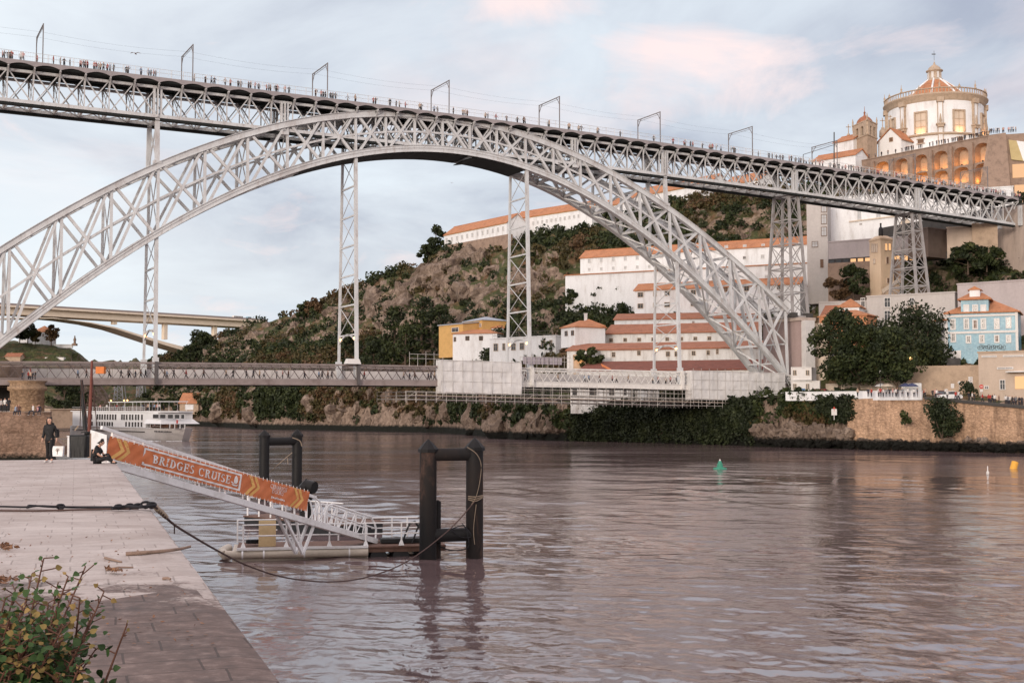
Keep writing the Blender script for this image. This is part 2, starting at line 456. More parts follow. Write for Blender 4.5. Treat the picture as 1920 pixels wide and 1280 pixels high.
# water
def make_water():
 n = N("river_water")
 n.color((.15, .104, .104)); n.b.inputs["IOR"].default_value = 3.5
 sw = n.noise(n.pos((1.5, 1.0, 1), (0, 0, R(14))), .085, 3, .5, .6)
 r0 = n.noise(n.pos((1.7, 1.0, 1), (0, 0, R(-6))), .23, 4, .6, .7)
 r1 = n.noise(n.pos((1.7, 1.0, 1), (0, 0, R(9))), .62, 4, .6, .6)
 r2 = n.noise(n.pos((1.6, 1.0, 1), (0, 0, R(-14))), 2.3, 4, .6, .4)
 gust = n.noise(n.pos((.3, 1.0, 1), (0, 0, R(6))), .045, 5, .62, 1.2)
 g = n.ramp(gust, [(.38, (.22,) * 3), (.60, (1.25,) * 3)])
 h = n.math('ADD', n.math('MULTIPLY', r1, .19), n.math('MULTIPLY', r2, .032))
 h = n.math('MULTIPLY_ADD', r0, .50, h)
 h = n.math('ADD', n.math('MULTIPLY', h, g), n.math('MULTIPLY', sw, .55))
 n.bump(h, 1.0, .15)
 n.rough(n.ramp(gust, [(.38, (.05,) * 3), (.62, (.15,) * 3)]))
 return n.mat
def waves(X, Y, sp):
 """sum of many small wind waves; those finer than the local mesh spacing are left to the bump"""
 H = np.zeros_like(X); r_ = np.random.default_rng(21)
 for k in range(64):
  L = .5 * 1.062 ** k if k < 60 else 22 + 9 * (k - 60)
  th_ = r_.normal() * .75 + .5; kx, ky = math.sin(th_) * 2 * math.pi / L, math.cos(th_) * 2 * math.pi / L
  am = .0043 * L / (1 + (L / 3.2) ** 1.35) * r_.uniform(.6, 1.3)
  w_ = np.clip((L / sp - 2.2) / 2.0, 0, 1)
  H += am * w_ * np.sin(kx * X + ky * Y + r_.uniform(0, 6.28))
 g_ = .75 + .35 * np.sin(X * .021 + Y * .013 + 1) * np.sin(Y * .017 - X * .009) + .25 * np.sin(X * .06 - Y * .043)
 return H * g_
wb = MB()
yr = 1 / np.linspace(1 / 29.0, 1 / 1100.0, 520)
tx_ = np.linspace(-.85, .85, 600)
YY, TT = np.meshgrid(yr, tx_, indexing='ij'); XX = YY * TT
HH = waves(XX, YY, np.gradient(yr)[:, None] * np.ones_like(XX)) * np.clip((.85 - np.abs(TT)) / .15, 0, 1)
edge = np.ones_like(HH); edge[:1] = edge[-1:] = 0; edge[:, :1] = edge[:, -1:] = 0
V_ = np.stack([XX, YY, HH * edge], -1).reshape(-1, 3)
wi = np.arange(YY.size).reshape(YY.shape)
wb.v = V_.tolist(); F_ = np.stack([wi[:-1, :-1], wi[:-1, 1:], wi[1:, 1:], wi[1:, :-1]], -1).reshape(-1, 4).tolist()
wb.f = [tuple(f) for f in F_]; wb.m = [0] * len(F_); wb.sm = [True] * len(F_)
q = lambda i, j: (float(XX[i, j]), float(YY[i, j]), 0.0)
c00, c01, c10, c11 = q(0, 0), q(0, -1), q(-1, 0), q(-1, -1)
wb.face([(-6000, -60, 0), (6000, -60, 0), c01, c00]); wb.face([(6000, -60, 0), (6000, 7000, 0), c11, c01])
wb.face([(6000, 7000, 0), (-6000, 7000, 0), c10, c11]); wb.face([(-6000, 7000, 0), (-6000, -60, 0), c00, c10])
tag(wb.build("water", make_water()), kind="structure")
# foliage
def leaf_quads(cent, size, nrm_up=.35, aspect=.62):
 """one small bent quad per centre, random facing"""
 n = len(cent)
 d = rng.normal(size=(n, 3)); d[:, 2] = d[:, 2] * .7 + nrm_up; d /= np.linalg.norm(d, axis=1, keepdims=True)
 a = np.cross(d, rng.normal(size=(n, 3))); a /= np.linalg.norm(a, axis=1, keepdims=True) + 1e-9
 b = np.cross(d, a)
 s = np.asarray(size)[:, None] if np.ndim(size) else np.full((n, 1), size)
 s = s * rng.uniform(.6, 1.3, (n, 1))
 V = np.stack([cent - a * s, cent + b * s * aspect * .9 - a * s * .1, cent + a * s, cent - b * s * aspect - a * s * .1], 1)
 return V.reshape(-1, 3)
def quads_mesh(name, V, mats, mi=None, loc=(0, 0, 0)):
 n = len(V) // 4
 me = bpy.data.meshes.new(name)
 me.vertices.add(len(V)); me.vertices.foreach_set("co", (V - np.array(loc)).astype(np.float32).ravel())
 me.loops.add(4 * n); me.loops.foreach_set("vertex_index", np.arange(4 * n, dtype=np.int32))
 me.polygons.add(n); me.polygons.foreach_set("loop_start", np.arange(0, 4 * n, 4, dtype=np.int32))
 me.polygons.foreach_set("loop_total", np.full(n, 4, dtype=np.int32))
 for m in (mats if isinstance(mats, (list, tuple)) else [mats]): me.materials.append(m)
 if mi is not None: me.polygons.foreach_set("material_index", np.asarray(mi, dtype=np.int32))
 me.update(calc_edges=True); me.validate()
 return me
def clump_points(c, rad, n, hollow=.55):
 """points in a bumpy ellipsoid shell"""
 d = rng.normal(size=(n, 3)); d /= np.linalg.norm(d, axis=1, keepdims=True)
 r = rng.uniform(hollow, 1, (n, 1)) ** .6
 return np.array(c) + d * r * np.array(rad)
def tree(name, label, base, h, rx, mats_leaf, group=None, cat="tree", crown0=.25, ry=None, nclump=26, leaf=.4, per=70, lean=0.0, shape='round', trunk_r=None):
 """tapered trunk, limbs and a crown of leaf clumps with gaps"""
 base = Vector(base); ry = ry or rx
 root = T(name, label, cat, base, group)
 m = MB()
 tr = trunk_r or max(.08, h * .025)
 top = base + Vector((lean, 0, h * .8))
 pts = [base - Vector((0, 0, .5)), base + Vector((lean * .2, 0, h * .25)), base + Vector((lean * .6, .1, h * .55)), top]
 m.tube(pts, [tr * 1.3, tr, tr * .7, tr * .25], 8)
 cs = []
 for k in range(nclump):
  t = rng.uniform(0, 1)
  ang = k * 2.4 + rng.uniform(-.4, .4)
  zc = crown0 + (1 - crown0) * t
  if shape == 'round': wr = math.sqrt(max(.05, 1 - (2 * t - .85) ** 2 * .82))
  elif shape == 'cone': wr = 1.05 * (1 - t) ** .75 + .12
  else: wr = .8 + .4 * rng.random()
  rr = rng.uniform(.25, .95) * wr
  c = base + Vector((lean * zc + math.cos(ang) * rx * rr, math.sin(ang) * ry * rr, h * zc * .97))
  cr = (.20 + .16 * rng.random()) * min(rx, h * .5)
  cs.append((c, cr))
  if k % 2 == 0:
   s = base + Vector((lean * zc * .7, 0, h * max(.18, zc - .22)))
   m.tube([s, s.lerp(c, .55) + Vector((0, 0, cr * .25)), c], [tr * .42, tr * .25, tr * .08], 5)
 m.build("trunk", M_bark, root)
 V = np.concatenate([leaf_quads(clump_points(c, (cr * 1.25, cr * 1.25, cr * .85), per), leaf) for c, cr in cs])
 ml = mats_leaf if isinstance(mats_leaf, (list, tuple)) else [mats_leaf]
 mi = np.repeat(rng.integers(0, len(ml), len(cs)), per)
 me = quads_mesh("crown", V, ml, mi, base)
 o = bpy.data.objects.new("crown", me); col.objects.link(o); o.parent = root
 return root
def bush(name, label, base, rad, h, mats_leaf, group=None, cat="bush", n=None, leaf=.3, stems=5):
 base = Vector(base)
 root = T(name, label, cat, base, group)
 m = MB()
 for k in range(stems):
  a = k * 2.4
  m.tube([base, base + Vector((math.cos(a) * rad * .4, math.sin(a) * rad * .4, h * .6))], [.05 * h ** .5, .02 * h ** .5], 5)
 m.build("stem", M_bark, root)
 n = n or int(60 * rad * h / leaf)
 cs = [base + Vector((rng.normal() * rad * .45, rng.normal() * rad * .4, h * (.25 + .6 * rng.random()))) for _ in range(max(8, int(rad * 7)))]
 V = np.concatenate([leaf_quads(clump_points(c, (rad * .42, rad * .42, h * .28), max(8, n // len(cs))), leaf) for c in cs])
 me = quads_mesh("foliage", V, mats_leaf, None, base)
 o = bpy.data.objects.new("foliage", me); col.objects.link(o); o.parent = root
 return root
def inpoly(x, y, poly):
 c = False; n = len(poly); j = n - 1
 for i in range(n):
  (xi, yi), (xj, yj) = poly[i], poly[j]
  if (yi > y) != (yj > y) and x < (xj - xi) * (y - yi) / (yj - yi) + xi: c = not c
  j = i
 return c
def topix(p):
 x, y, z = p[0], p[1], p[2] - CAMZ
 yc = y * CP + z * SP; zc = -y * SP + z * CP
 return CX + FPX * x / yc, CY - FPX * zc / yc
BARE = [  # rock faces, paths and terraces seen bare
 [(690, 610), (720, 560), (770, 520), (800, 480), (860, 475), (960, 470), (1040, 470), (1050, 540), (960, 560), (930, 600), (830, 625), (770, 620), (720, 640)],
 [(500, 600), (620, 570), (720, 555), (700, 610), (560, 650), (430, 640)], [(395, 680), (400, 620), (490, 600), (470, 650)],
 [(1290, 445), (1310, 395), (1470, 390), (1465, 460)], [(1050, 585), (1060, 500), (1560, 440), (1560, 735), (1060, 735), (1080, 650)],
 [(1430, 840), (1480, 760), (2000, 760), (2000, 850)], [(1510, 600), (1510, 380), (1900, 380), (2000, 470), (2000, 860), (1540, 760)]]
GREEN = [[(1290, 400), (1310, 372), (1470, 355), (1470, 395), (1380, 400)], [(1100, 470), (1240, 440), (1250, 480), (1100, 480)],
         [(1040, 600), (1060, 560), (1180, 560), (1190, 590), (1140, 615)], [(1780, 500), (1800, 465), (1900, 462), (1900, 510), (1800, 520)],
         [(1460, 775), (1480, 745), (1600, 745), (1600, 775), (1540, 800)]]
def rock_mat():
 n = N("bare_rock"); a = n.noise(n.pos((1, 1, .5)), .35, 8, .7, .5); b = n.noise(n.pos(), 1.6, 6, .7)
 c = n.ramp(a, [(.3, (.07, .05, .042)), (.48, (.19, .142, .11)), (.62, (.31, .24, .19)), (.75, (.44, .365, .30))])
 c = n.mix(n.ramp(b, [(.34, (1,) * 3), (.46, (0,) * 3)]), c, (.05, .037, .03))
 sp = n.node("ShaderNodeSeparateXYZ"); n.link(n.geo.outputs["Position"], sp.inputs[0]); tz = n.math("MULTIPLY_ADD", b, 1.6, n.math("ADD", sp.outputs[2], -.8))
 c = n.mix(n.ramp(n.math("MULTIPLY", tz, .1, clamp=True), [(.15, (1,) * 3), (.22, (0,) * 3)]), c, (.012, .012, .010))
 n.color(c); n.rough(.95); n.b.inputs["Specular IOR Level"].default_value = .2; n.bump(b, .9, .6); return n.mat
ico = bmesh.new(); bmesh.ops.create_icosphere(ico, subdivisions=3, radius=1.0)
IV = [v.co.copy() for v in ico.verts]; IF = [[v.index for v in f.verts] for f in ico.faces]; ico.free()
rv, rf, nr_, tr2 = [], [], 0, 0
while nr_ < 150 and tr2 < 60000:
 tr2 += 1
 i, j = rng.integers(0, HG.shape[0] - 1), rng.integers(5, HG.shape[1] - 9)
 if HT[j] < 1.1: continue
 p = Vector(HG[i, j]); px, py = topix(p)
 if p.z < 3.2 or px < 380 or px > 1480: continue
 low = HT[j] < 2.2
 if low and (px > 1060 or rng.random() < .4): continue
 if not low and not any(inpoly(px, py, q) for q in BARE[:4]): continue
 if not low and px > 1060 and not inpoly(px, py, BARE[3]): continue
 s = rng.uniform(1.0, 3.2) * (.9 + .0011 * p.y) * (1.5 if 690 < px < 1000 and not low else 1)
 ax3 = Vector((s * rng.uniform(.8, 1.7), s * rng.uniform(.7, 1.2), s * rng.uniform(.7, 1.6)))
 rt = Matrix.Rotation(rng.uniform(0, 6), 3, 'Z') @ Matrix.Rotation(rng.uniform(.2, .6), 3, 'X'); off = Vector((i * 1.3, j * 2.1, 0))
 for v in IV:
  q = v * 1.1 + off
  k = .72 + .55 * abs(mnoise.cell(q * 1.7)) * .6 + .35 * mnoise.noise(q * 1.6) + .18 * mnoise.noise(q * 4)
  rv.append(tuple(p - Vector((0, -.45 * s, .45 * s)) + rt @ Vector((v.x * ax3.x * k, v.y * ax3.y * k, v.z * ax3.z * k))))
 rf += [[a_ + nr_ * len(IV) for a_ in f_] for f_ in IF]; nr_ += 1
for x in np.concatenate([np.arange(1425, 1600, 4.5), np.arange(1600, 1960, 9)]):
 s = rng.uniform(.6, 1.7) * (1 if x < 1600 else .6); Yb = np.interp(x, [1425, 1500, 1588, 1700, 1900], [246, 239, 231, 223, 209]) - (1.6 if x < 1600 else 3.2)
 p = P(x + rng.normal() * 2, 840, Yb); p.z = rng.uniform(.6, 3.6 if x < 1600 else 1.5)
 off = Vector((x * 1.3, x, 0)); rt = Matrix.Rotation(rng.uniform(0, 6), 3, 'Z')
 for v in IV:
  q = v * 1.1 + off; k = .72 + .33 * abs(mnoise.cell(q * 1.7)) + .35 * mnoise.noise(q * 1.6) + .18 * mnoise.noise(q * 4)
  rv.append(tuple(p + rt @ Vector((v.x * s * 1.4 * k, v.y * s * k, v.z * s * 1.1 * k))))
 rf += [[a_ + nr_ * len(IV) for a_ in f_] for f_ in IF]; nr_ += 1
me = bpy.data.meshes.new("rock_outcrops"); me.from_pydata(rv, [], rf); me.materials.append(rock_mat()); me.update()
o = bpy.data.objects.new("rock_outcrops", me); col.objects.link(o); tag(o, "pale bare rock breaking out of the hillside and cliff", "rock", kind="stuff")
cv, cm = [], []
nx, mrows = HG.shape[:2]
tries = 0
while len(cv) < 5600 and tries < 120000:
 tries += 1
 i, j = rng.integers(0, nx - 1), (rng.integers(4, mrows - 3) if rng.random() < .72 else rng.integers(3, 19))
 if HT[j] > 7.05 or HT[j] < 1.25: continue
 p = HG[i, j]
 if p[2] < 3.0: continue
 px, py = topix(p)
 if px < 280 or px > 1960: continue
 lowcliff = HT[j] < 2.5
 dens = mnoise.noise(Vector((p[0] * .045 + 4, p[1] * .03, p[2] * .06)))
 g = any(inpoly(px, py, q) for q in GREEN)
 if not g:
  if any(inpoly(px, py, q) for q in BARE) and rng.random() > (.22 if py < 700 else .02): continue
  if lowcliff:
   keep = .95 if dens > -.20 else .16
   if 1080 < px < 1415: keep = 1.0
   if p[2] < 6 and px < 1080: keep *= .35
   if px > 1425: keep = .03
   if rng.random() > keep: continue
  elif rng.random() > (.97 if dens > -.06 else .36): continue
 s = rng.uniform(.55, 1.35) * (1.0 + .0020 * p[1])
 if lowcliff: s *= .8
 pts = clump_points(p + np.array([0, -.2, s * .5]), (s * 1.15, s * 1.15, s * .9), 46, .35)
 dry = mnoise.noise(Vector((p[0] * .03 + 40, p[1] * .03, p[2] * .05)))
 if 1080 < px < 1415 and lowcliff: k = 4
 elif dry > .22: k = 2 if rng.random() < .65 else 3
 elif dry > .05: k = 1 if rng.random() < .6 else 2
 else: k = 0 if rng.random() < .6 else 1
 cv.append(leaf_quads(pts, .34 + .0007 * p[1])); cm += [k] * 46
me = quads_mesh("hillside_shrubbery", np.concatenate(cv), [M_leaf_dark, M_leaf_mid, M_leaf_olive, M_leaf_rust, M_ivy], cm)
o = bpy.data.objects.new("hillside_shrubbery", me); col.objects.link(o); tag(o, "dense scrub, grass and creepers covering the rocky hillside", "shrubbery", kind="stuff")
# the iron bridge
def ironmat():
 n = N("grey_painted_iron"); a = n.noise(n.pos((1, 1, .5)), .35, 6, .65); b = n.noise(n.pos((1, 1, .35)), 1.4, 6, .7); d = n.noise(n.pos(), 6, 3)
 c = n.ramp(a, [(.3, (.44, .43, .43)), (.5, (.58, .595, .605)), (.7, (.66, .68, .69))])
 c = n.mix(n.ramp(b, [(.53, (0,) * 3), (.70, (.6,) * 3)]), c, (.30, .225, .19))
 c = n.mix(.12, c, n.ramp(d, [(.35, (.25, .22, .2)), (.65, (.75, .76, .77))]))
 n.color(c); n.rough(n.ramp(b, [(.4, (.42,) * 3), (.7, (.75,) * 3)])); n.b.inputs["Specular IOR Level"].default_value = .5; return n.mat
M_steel = ironmat()
M_steel_t = mat("weathered_tower_iron", (.33, .315, .31), .3, .5, .6, .15, c2=(.20, .17, .16))
M_steel2 = mat("lower_deck_iron", (.27, .225, .215), .3, .5, .6, .15, c2=(.18, .14, .13))
M_steel_w = mat("fresh_white_primer", (.72, .70, .67), .2, .5, .6, .1)
M_under = mat("shade_dark_underside", (.016, .019, .018), .4, .4, .9)  # near-black holds the shade under the decks in its colour
M_road = mat("asphalt", (.055, .052, .05), .3, .6, .9)
M_curb = mat("deck_edge_iron", (.33, .30, .305), .25, .5, .6)
M_mesh = mat("pale_parapet_sheet", (.60, .56, .54), .15, .8, .8)
BX0, BY0, BTH = -88.8, 185.0, R(28.0)
BU, BV = Vector((math.cos(BTH), math.sin(BTH), 0)), Vector((-math.sin(BTH), math.cos(BTH), 0))
BC = 4.55                                        # v of the bridge's axis
def B(u, v, z): return Vector((BX0, BY0, 0)) + BU * u + BV * v + Vector((0, 0, z))
def onplane(x, y, v):
 d = ray(x, y); n = BV
 t = (n.x * BX0 + n.y * BY0 + v) / (n.x * d.x + n.y * d.y)
 q = Vector((d.x * t, d.y * t, d.z * t + CAMZ)) - Vector((BX0, BY0, 0))
 return q.dot(BU), q.z
def vnear(z): return 1.3 * (z - 15.0) / 40.0
def vfar(z): return 2 * BC - vnear(z)
def fitarc(px):
 us, zs = [], []
 for x, y in px:
  v = 0
  for _ in range(4): u, z = onplane(x, y, v); v = vnear(z)
  us.append(u); zs.append(z)
 us, zs = np.array(us), np.array(zs)
 k = np.polyfit((us - 85) / 80, zs, 4)
 return lambda u: float(np.polyval(k, (u - 85) / 80))
ztop = fitarc([(0, 462), (120, 395), (212, 344), (262, 319), (480, 241), (580, 222), (667, 210), (730, 208), (792, 210), (855, 220), (960, 245), (1060, 276), (1160, 331), (1260, 392), (1372, 480), (1435, 540), (1495, 598)])
zbot = fitarc([(60, 600), (120, 560), (220, 502), (297, 440), (480, 347), (580, 312), (667, 292), (730, 286), (790, 286), (855, 295), (955, 316), (1085, 360), (1160, 402), (1260, 478), (1335, 562), (1435, 665), (1481, 718)])
UV = [4.6, 12.4, 20, 27.6, 35, 42.7, 50, 57, 63.5, 69.6, 75.4, 81.1, 86.7, 92.3, 98, 104.2, 110.3, 116.4, 123.4, 130.3, 137.5, 145, 152.5, 160, 167.0]
bridge = T("arch_bridge", "long grey iron double-deck arch bridge crossing the whole river", "bridge", B(85, BC, 0))
def zdeck(u): return 61.95 - 1.08e-4 * max(0, u - 60) ** 2     # top of the upper deck's edge
for side, vf in (("near", vnear), ("far", vfar)):
 zt, zb = (lambda u: ztop(u) - .5), (lambda u: zbot(u) + .6)
 pt = lambda u, z: B(u, vf(z), z)
 truss = MB()
 us = np.arange(-1.5, 168.6, 1.9)
 tr = T("arch_truss", None, None, B(85, BC, 0) * 0); tr.parent = bridge; tr.location = (0, 0, 0)
 ch = MB()
 for a, b in zip(us[:-1], us[1:]):
  ch.bar(pt(a, zt(a)), pt(b + .03, zt(b + .03)), .75, 1.0, up=(0, 0, 1))
  ch.bar(pt(a, zt(a) + .55), pt(b + .03, zt(b + .03) + .55), 1.15, .10)
  ch.bar(pt(a, zt(a) - .53), pt(b + .03, zt(b + .03) - .53), 1.05, .08)
 ch.build("upper_chord", M_steel, tr)
 ch = MB()
 us = np.arange(-1.5, 168.6, 1.9)
 for a, b in zip(us[:-1], us[1:]):
  ch.bar(pt(a, zb(a)), pt(b + .03, zb(b + .03)), .8, 1.2)
  ch.bar(pt(a, zb(a) + .12), pt(b + .03, zb(b + .03) + .12), 1.0, .12)
  ch.bar(pt(a, zb(a) - .6), pt(b + .03, zb(b + .03) - .6), 1.3, .10)
  ch.bar(pt(a, zb(a) + .6), pt(b + .03, zb(b + .03) + .6), 1.1, .10)
 ch.build("lower_chord", M_steel, tr)
 br = MB()
 zm = lambda u: (zt(u) + zb(u)) / 2
 for a, b in zip(UV[:-1], UV[1:]):
  br.bar(pt(a, zb(a)), pt(a, zt(a)), .42, .50, up=BV)
  d1, d2 = (.50, .62) if a < 84 else (.62, .50)
  br.bar(pt(a + .6, zb(a + .6) + .3), pt(b - .6, zt(b - .6) - .3), .40, .62 if a < 84 else .5, up=BV)
  br.bar(pt(a + .6, zt(a + .6) - .3), pt(b - .6, zb(b - .6) + .3), .44, .5 if a < 84 else .66, up=BV)
  br.bar(pt(a, zm(a)), pt(b, zm(b)), .34, .34, up=BV)
 br.bar(pt(UV[-1], zb(UV[-1])), pt(UV[-1], zt(UV[-1])), .42, .5, up=BV)
 br.build("web_bracing", M_steel, tr)
fr = MB(); lat = MB()
for i, u in enumerate(UV):
 zt, zb = ztop(u) - .5, zbot(u) + .6
 n0, n1, f0, f1 = B(u, vnear(zb), zb), B(u, vnear(zt), zt), B(u, vfar(zb), zb), B(u, vfar(zt), zt)
 fr.bar(n0, f0, .35, .5); fr.bar(n1, f1, .35, .5)
 fr.bar(n0, f1, .16, .16); fr.bar(n1, f0, .16, .16)
 zz_ = (zt + zb) / 2
 fr.bar(B(u, vnear(zz_), zz_), B(u, vfar(zz_), zz_), .22, .3)
 if i + 1 < len(UV):
  u2 = UV[i + 1]
  for zf, o_ in ((lambda q: zbot(q) + .3, .0), (lambda q: ztop(q) - .7, .0)):
   a0, a1 = zf(u), zf(u2)
   lat.bar(B(u, vnear(a0), a0), B(u2, vfar(a1), a1), .30, .28)
   lat.bar(B(u, vfar(a0), a0), B(u2, vnear(a1), a1), .30, .28)
   um = (u + u2) / 2; am = zf(um)
   lat.bar(B(um, vnear(am), am), B(um, vfar(am), am), .22, .3)
fr.build("cross_frame", M_steel, bridge); lat.build("lateral_bracing", M_steel, bridge)
net = MB()
for a, b in zip(np.arange(60, 103, 2.0), np.arange(62, 105, 2.0)):
 za, zb_ = zbot(a) - .15 - (.5 if 88 < a < 96 and int(a) % 4 == 0 else 0), zbot(b) - .15
 net.add([B(a, .9, za), B(b, .9, zb_), B(b, 8.2, zb_), B(a, 8.2, za), B(a, .9, za + .1), B(b, .9, zb_ + .1), B(b, 8.2, zb_ + .1), B(a, 8.2, za + .1)],
   [(0, 1, 2, 3), (7, 6, 5, 4)])
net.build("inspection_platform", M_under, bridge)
# ---- upper deck
SP_ = 3.8667
UL = [-58.0 + SP_ * k for k in range(78)]          # panel points
UL = [u for u in UL if u <= 243.5]
U0, U1 = UL[0], UL[-1]
VN, VF = 1.5, 2 * BC - 1.5                        # deck-truss planes
ve, vg = .15, 2 * BC - .15                        # deck edges
slab = MB()
for a, b in zip(UL[:-1], UL[1:]):
 za, zb_ = zdeck(a), zdeck(b)
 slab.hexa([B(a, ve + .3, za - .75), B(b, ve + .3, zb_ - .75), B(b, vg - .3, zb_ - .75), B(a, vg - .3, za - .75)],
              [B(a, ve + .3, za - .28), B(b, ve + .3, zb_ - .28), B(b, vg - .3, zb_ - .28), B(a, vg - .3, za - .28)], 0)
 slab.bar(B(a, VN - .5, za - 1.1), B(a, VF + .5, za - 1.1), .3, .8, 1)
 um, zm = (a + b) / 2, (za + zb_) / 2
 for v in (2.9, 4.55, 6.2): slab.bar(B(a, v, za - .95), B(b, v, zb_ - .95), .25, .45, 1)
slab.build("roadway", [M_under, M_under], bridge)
for side, e, sgn in (("near", ve, -1), ("far", vg, 1)):
 cb = MB()
 for a, b in zip(UL[:-1], UL[1:]):
  n = 10
  for k in range(n):
   t0, t1 = k / n, (k + 1) / n
   u0, u1 = a + (b - a) * t0, a + (b - a) * t1
   h0, h1 = .42 + .46 * (2 * t0 - 1) ** 2, .42 + .46 * (2 * t1 - 1) ** 2
   z0, z1 = zdeck(u0), zdeck(u1)
   p = lambda u, v, z: B(u, v, z)
   cb.hexa([p(u0, e - .08, z0 - h0), p(u1, e - .08, z1 - h1), p(u1, e + .08, z1 - h1), p(u0, e + .08, z0 - h0)],
     [p(u0, e - .08, z0), p(u1, e - .08, z1), p(u1, e + .08, z1), p(u0, e + .08, z0)])
 cb.build("deck_edge", M_curb, bridge)
 bk = MB()
 vt = VN if sgn < 0 else VF
 for a in UL:
  z = zdeck(a)
  pts = [B(a, vt + (e - vt) * t, z - 2.6 + 1.6 * t ** .55) for t in (0, .25, .5, .75, 1)]
  for p, q in zip(pts[:-1], pts[1:]): bk.bar(p, q, .16, .26, up=BU)
  bk.bar(B(a, vt, z - .95), B(a, e, z - .95), .16, .25)
 t = bk
 TOP, BOT = 1.40, 6.35
 post_us = [u for u in UL if min(abs(u - q) for q in (-37, 34.8, 56.5, 115.2, 136.7, 171.0, 207.5)) < SP_ / 2 + .01]
 for a, b in zip(UL[:-1], UL[1:]):
  za, zb_ = zdeck(a), zdeck(b)
  t.bar(B(a, vt, za - TOP), B(b, vt, zb_ - TOP), .45, .42)
  t.bar(B(a, vt, za - BOT + .1), B(b, vt, zb_ - BOT + .1), .55, .55)
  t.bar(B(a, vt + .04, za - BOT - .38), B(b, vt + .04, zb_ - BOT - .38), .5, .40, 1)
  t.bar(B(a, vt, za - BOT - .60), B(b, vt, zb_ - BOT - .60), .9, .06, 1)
  t.bar(B(a + .15, vt, za - TOP), B(b - .15, vt, zb_ - BOT), .16, .32, up=BV)
  t.bar(B(a + .15, vt, za - BOT), B(b - .15, vt, zb_ - TOP), .16, .32, up=BV)
  t.bar(B(a, vt, za - TOP), B(a, vt, za - BOT), .18, .2, up=BV)
 for q in (-37, 34.8, 56.5, 115.2, 136.7, 171.0, 207.5, 242.0):
  z = zdeck(q)
  t.bar(B(q - .55, vt, z - TOP), B(q - .55, vt, z - BOT), .35, .5, up=BV); t.bar(B(q + .55, vt, z - TOP), B(q + .55, vt, z - BOT), .35, .5, up=BV)
  t.bar(B(q, vt, z - TOP), B(q, vt, z - BOT), .2, 1.0, up=BV)
 t.build("deck_truss", [M_steel, M_under], bridge)
 rl = MB()
 for k, a in enumerate(np.arange(U0, U1, SP_ / 2)):
  z = zdeck(a)
  rl.bar(B(a, e, z), B(a, e, z + 1.35), .07, .07)
 for a, b in zip(UL[:-1], UL[1:]):
  for dz in (1.35, .72): rl.bar(B(a, e, zdeck(a) + dz), B(b, e, zdeck(b) + dz), .05, .05)
  for q in np.linspace(a, b, 12)[1:-1]:
   rl.bar(B(q, e, zdeck(q)), B(q, e, zdeck(q) + 1.33), .022, .022)
 rl.build("railing", M_steel, bridge)
lb = MB()
for i, (a, b) in enumerate(zip(UL[:-1], UL[1:])):
 za, zb_ = zdeck(a) - BOT, zdeck(b) - BOT
 lb.bar(B(a, VN, za), B(a, VF, za), .25, .35)
 lb.bar(B(a, VN, za), B(b, VF, zb_), .12, .15); lb.bar(B(a, VF, za), B(b, VN, zb_), .12, .15)
 lb.bar(B(a, VN, za), B(a, VF, zdeck(a) - TOP), .10, .10); lb.bar(B(a, VF, za), B(a, VN, zdeck(a) - TOP), .10, .10)
lb.build("deck_bracing", M_steel, bridge)
# ---- piers standing on the arch
for q in (34.8, 56.5, 115.2, 136.7):
 pr = MB()
 z1, z0 = zdeck(q) - BOT - .3, ztop(q)
 if z1 - z0 < .4:
  z0 = z1 - .4
 legs = {}
 for vf, vt in ((vnear, VN), (vfar, VF)):
  a, b = B(q, vf(z0), z0), B(q, vt, z1)
  pr.bar(a, b, .75, .55, up=BV)
  legs[vt] = (a, b)
  pr.box(a + Vector((0, 0, .15)), (1.3, 1.0, .5), 0, (BU, BV, Vector((0, 0, 1))))
 if z1 - z0 > 3:
  (a, b), (c, d) = legs[VN], legs[VF]
  n = max(1, round((z1 - z0) / 6))
  for k in range(n):
   t0, t1 = k / n, (k + 1) / n
   pr.bar(a.lerp(b, t0), c.lerp(d, t1), .2, .2); pr.bar(a.lerp(b, t1), c.lerp(d, t0), .2, .2)
   pr.bar(a.lerp(b, t1), c.lerp(d, t1), .25, .3)
 pr.build("arch_pier", M_steel, bridge)
# ---- hangers carrying the lower deck
ZL = lambda u: 15.15 - .00009 * (u - 87) ** 2      # top chord of the lower deck girder
for q in (34.8, 69.6, 104.4, 139.0):
 h = MB()
 z1, z0 = zbot(q) + .3, ZL(q) - 3.0
 for vf in (vnear, vfar):
  w_ = .62 if vf is vnear else .45
  h.bar(B(q, vf(z0), z0), B(q, vf(z1), z1), w_ * .9, w_, up=BV)
  h.bar(B(q, vf(z0) , z0), B(q, vf(z0), z0 + 3.8), .9, 1.0, up=BV)
 lv = np.linspace(z1, ZL(q) + 5.4, max(2, round((z1 - z0) / 7.3)) + 1)
 for a, b in zip(lv[:-1], lv[1:]):
  h.bar(B(q, vnear(a), a), B(q, vfar(b), b), .10, .10); h.bar(B(q, vfar(a), a), B(q, vnear(b), b), .10, .10)
  h.bar(B(q, vnear(b), b), B(q, vfar(b), b), .2, .28)
 zc = ZL(q) + 4.0
 arcp = [B(q, vnear(zc) + (vfar(zc) - vnear(zc)) * t, zc + 1.5 * math.sin(math.pi * t)) for t in np.linspace(0, 1, 11)]
 for a, b in zip(arcp[:-1], arcp[1:]): h.bar(a, b, .2, .28)
 h.build("hanger", M_steel, bridge)
M_lamp = emit("warm_lamp_glass", (1, .50, .18), 4)
M_post = mat("dark_post_iron", (.10, .09, .09), .3, 1, .6)
M_lat = mat("brown_lattice_iron", (.13, .10, .095), .3, 1, .6)
M_lampmetal = mat("dark_lamp_metal", (.06, .055, .05), .3, 2, .5)
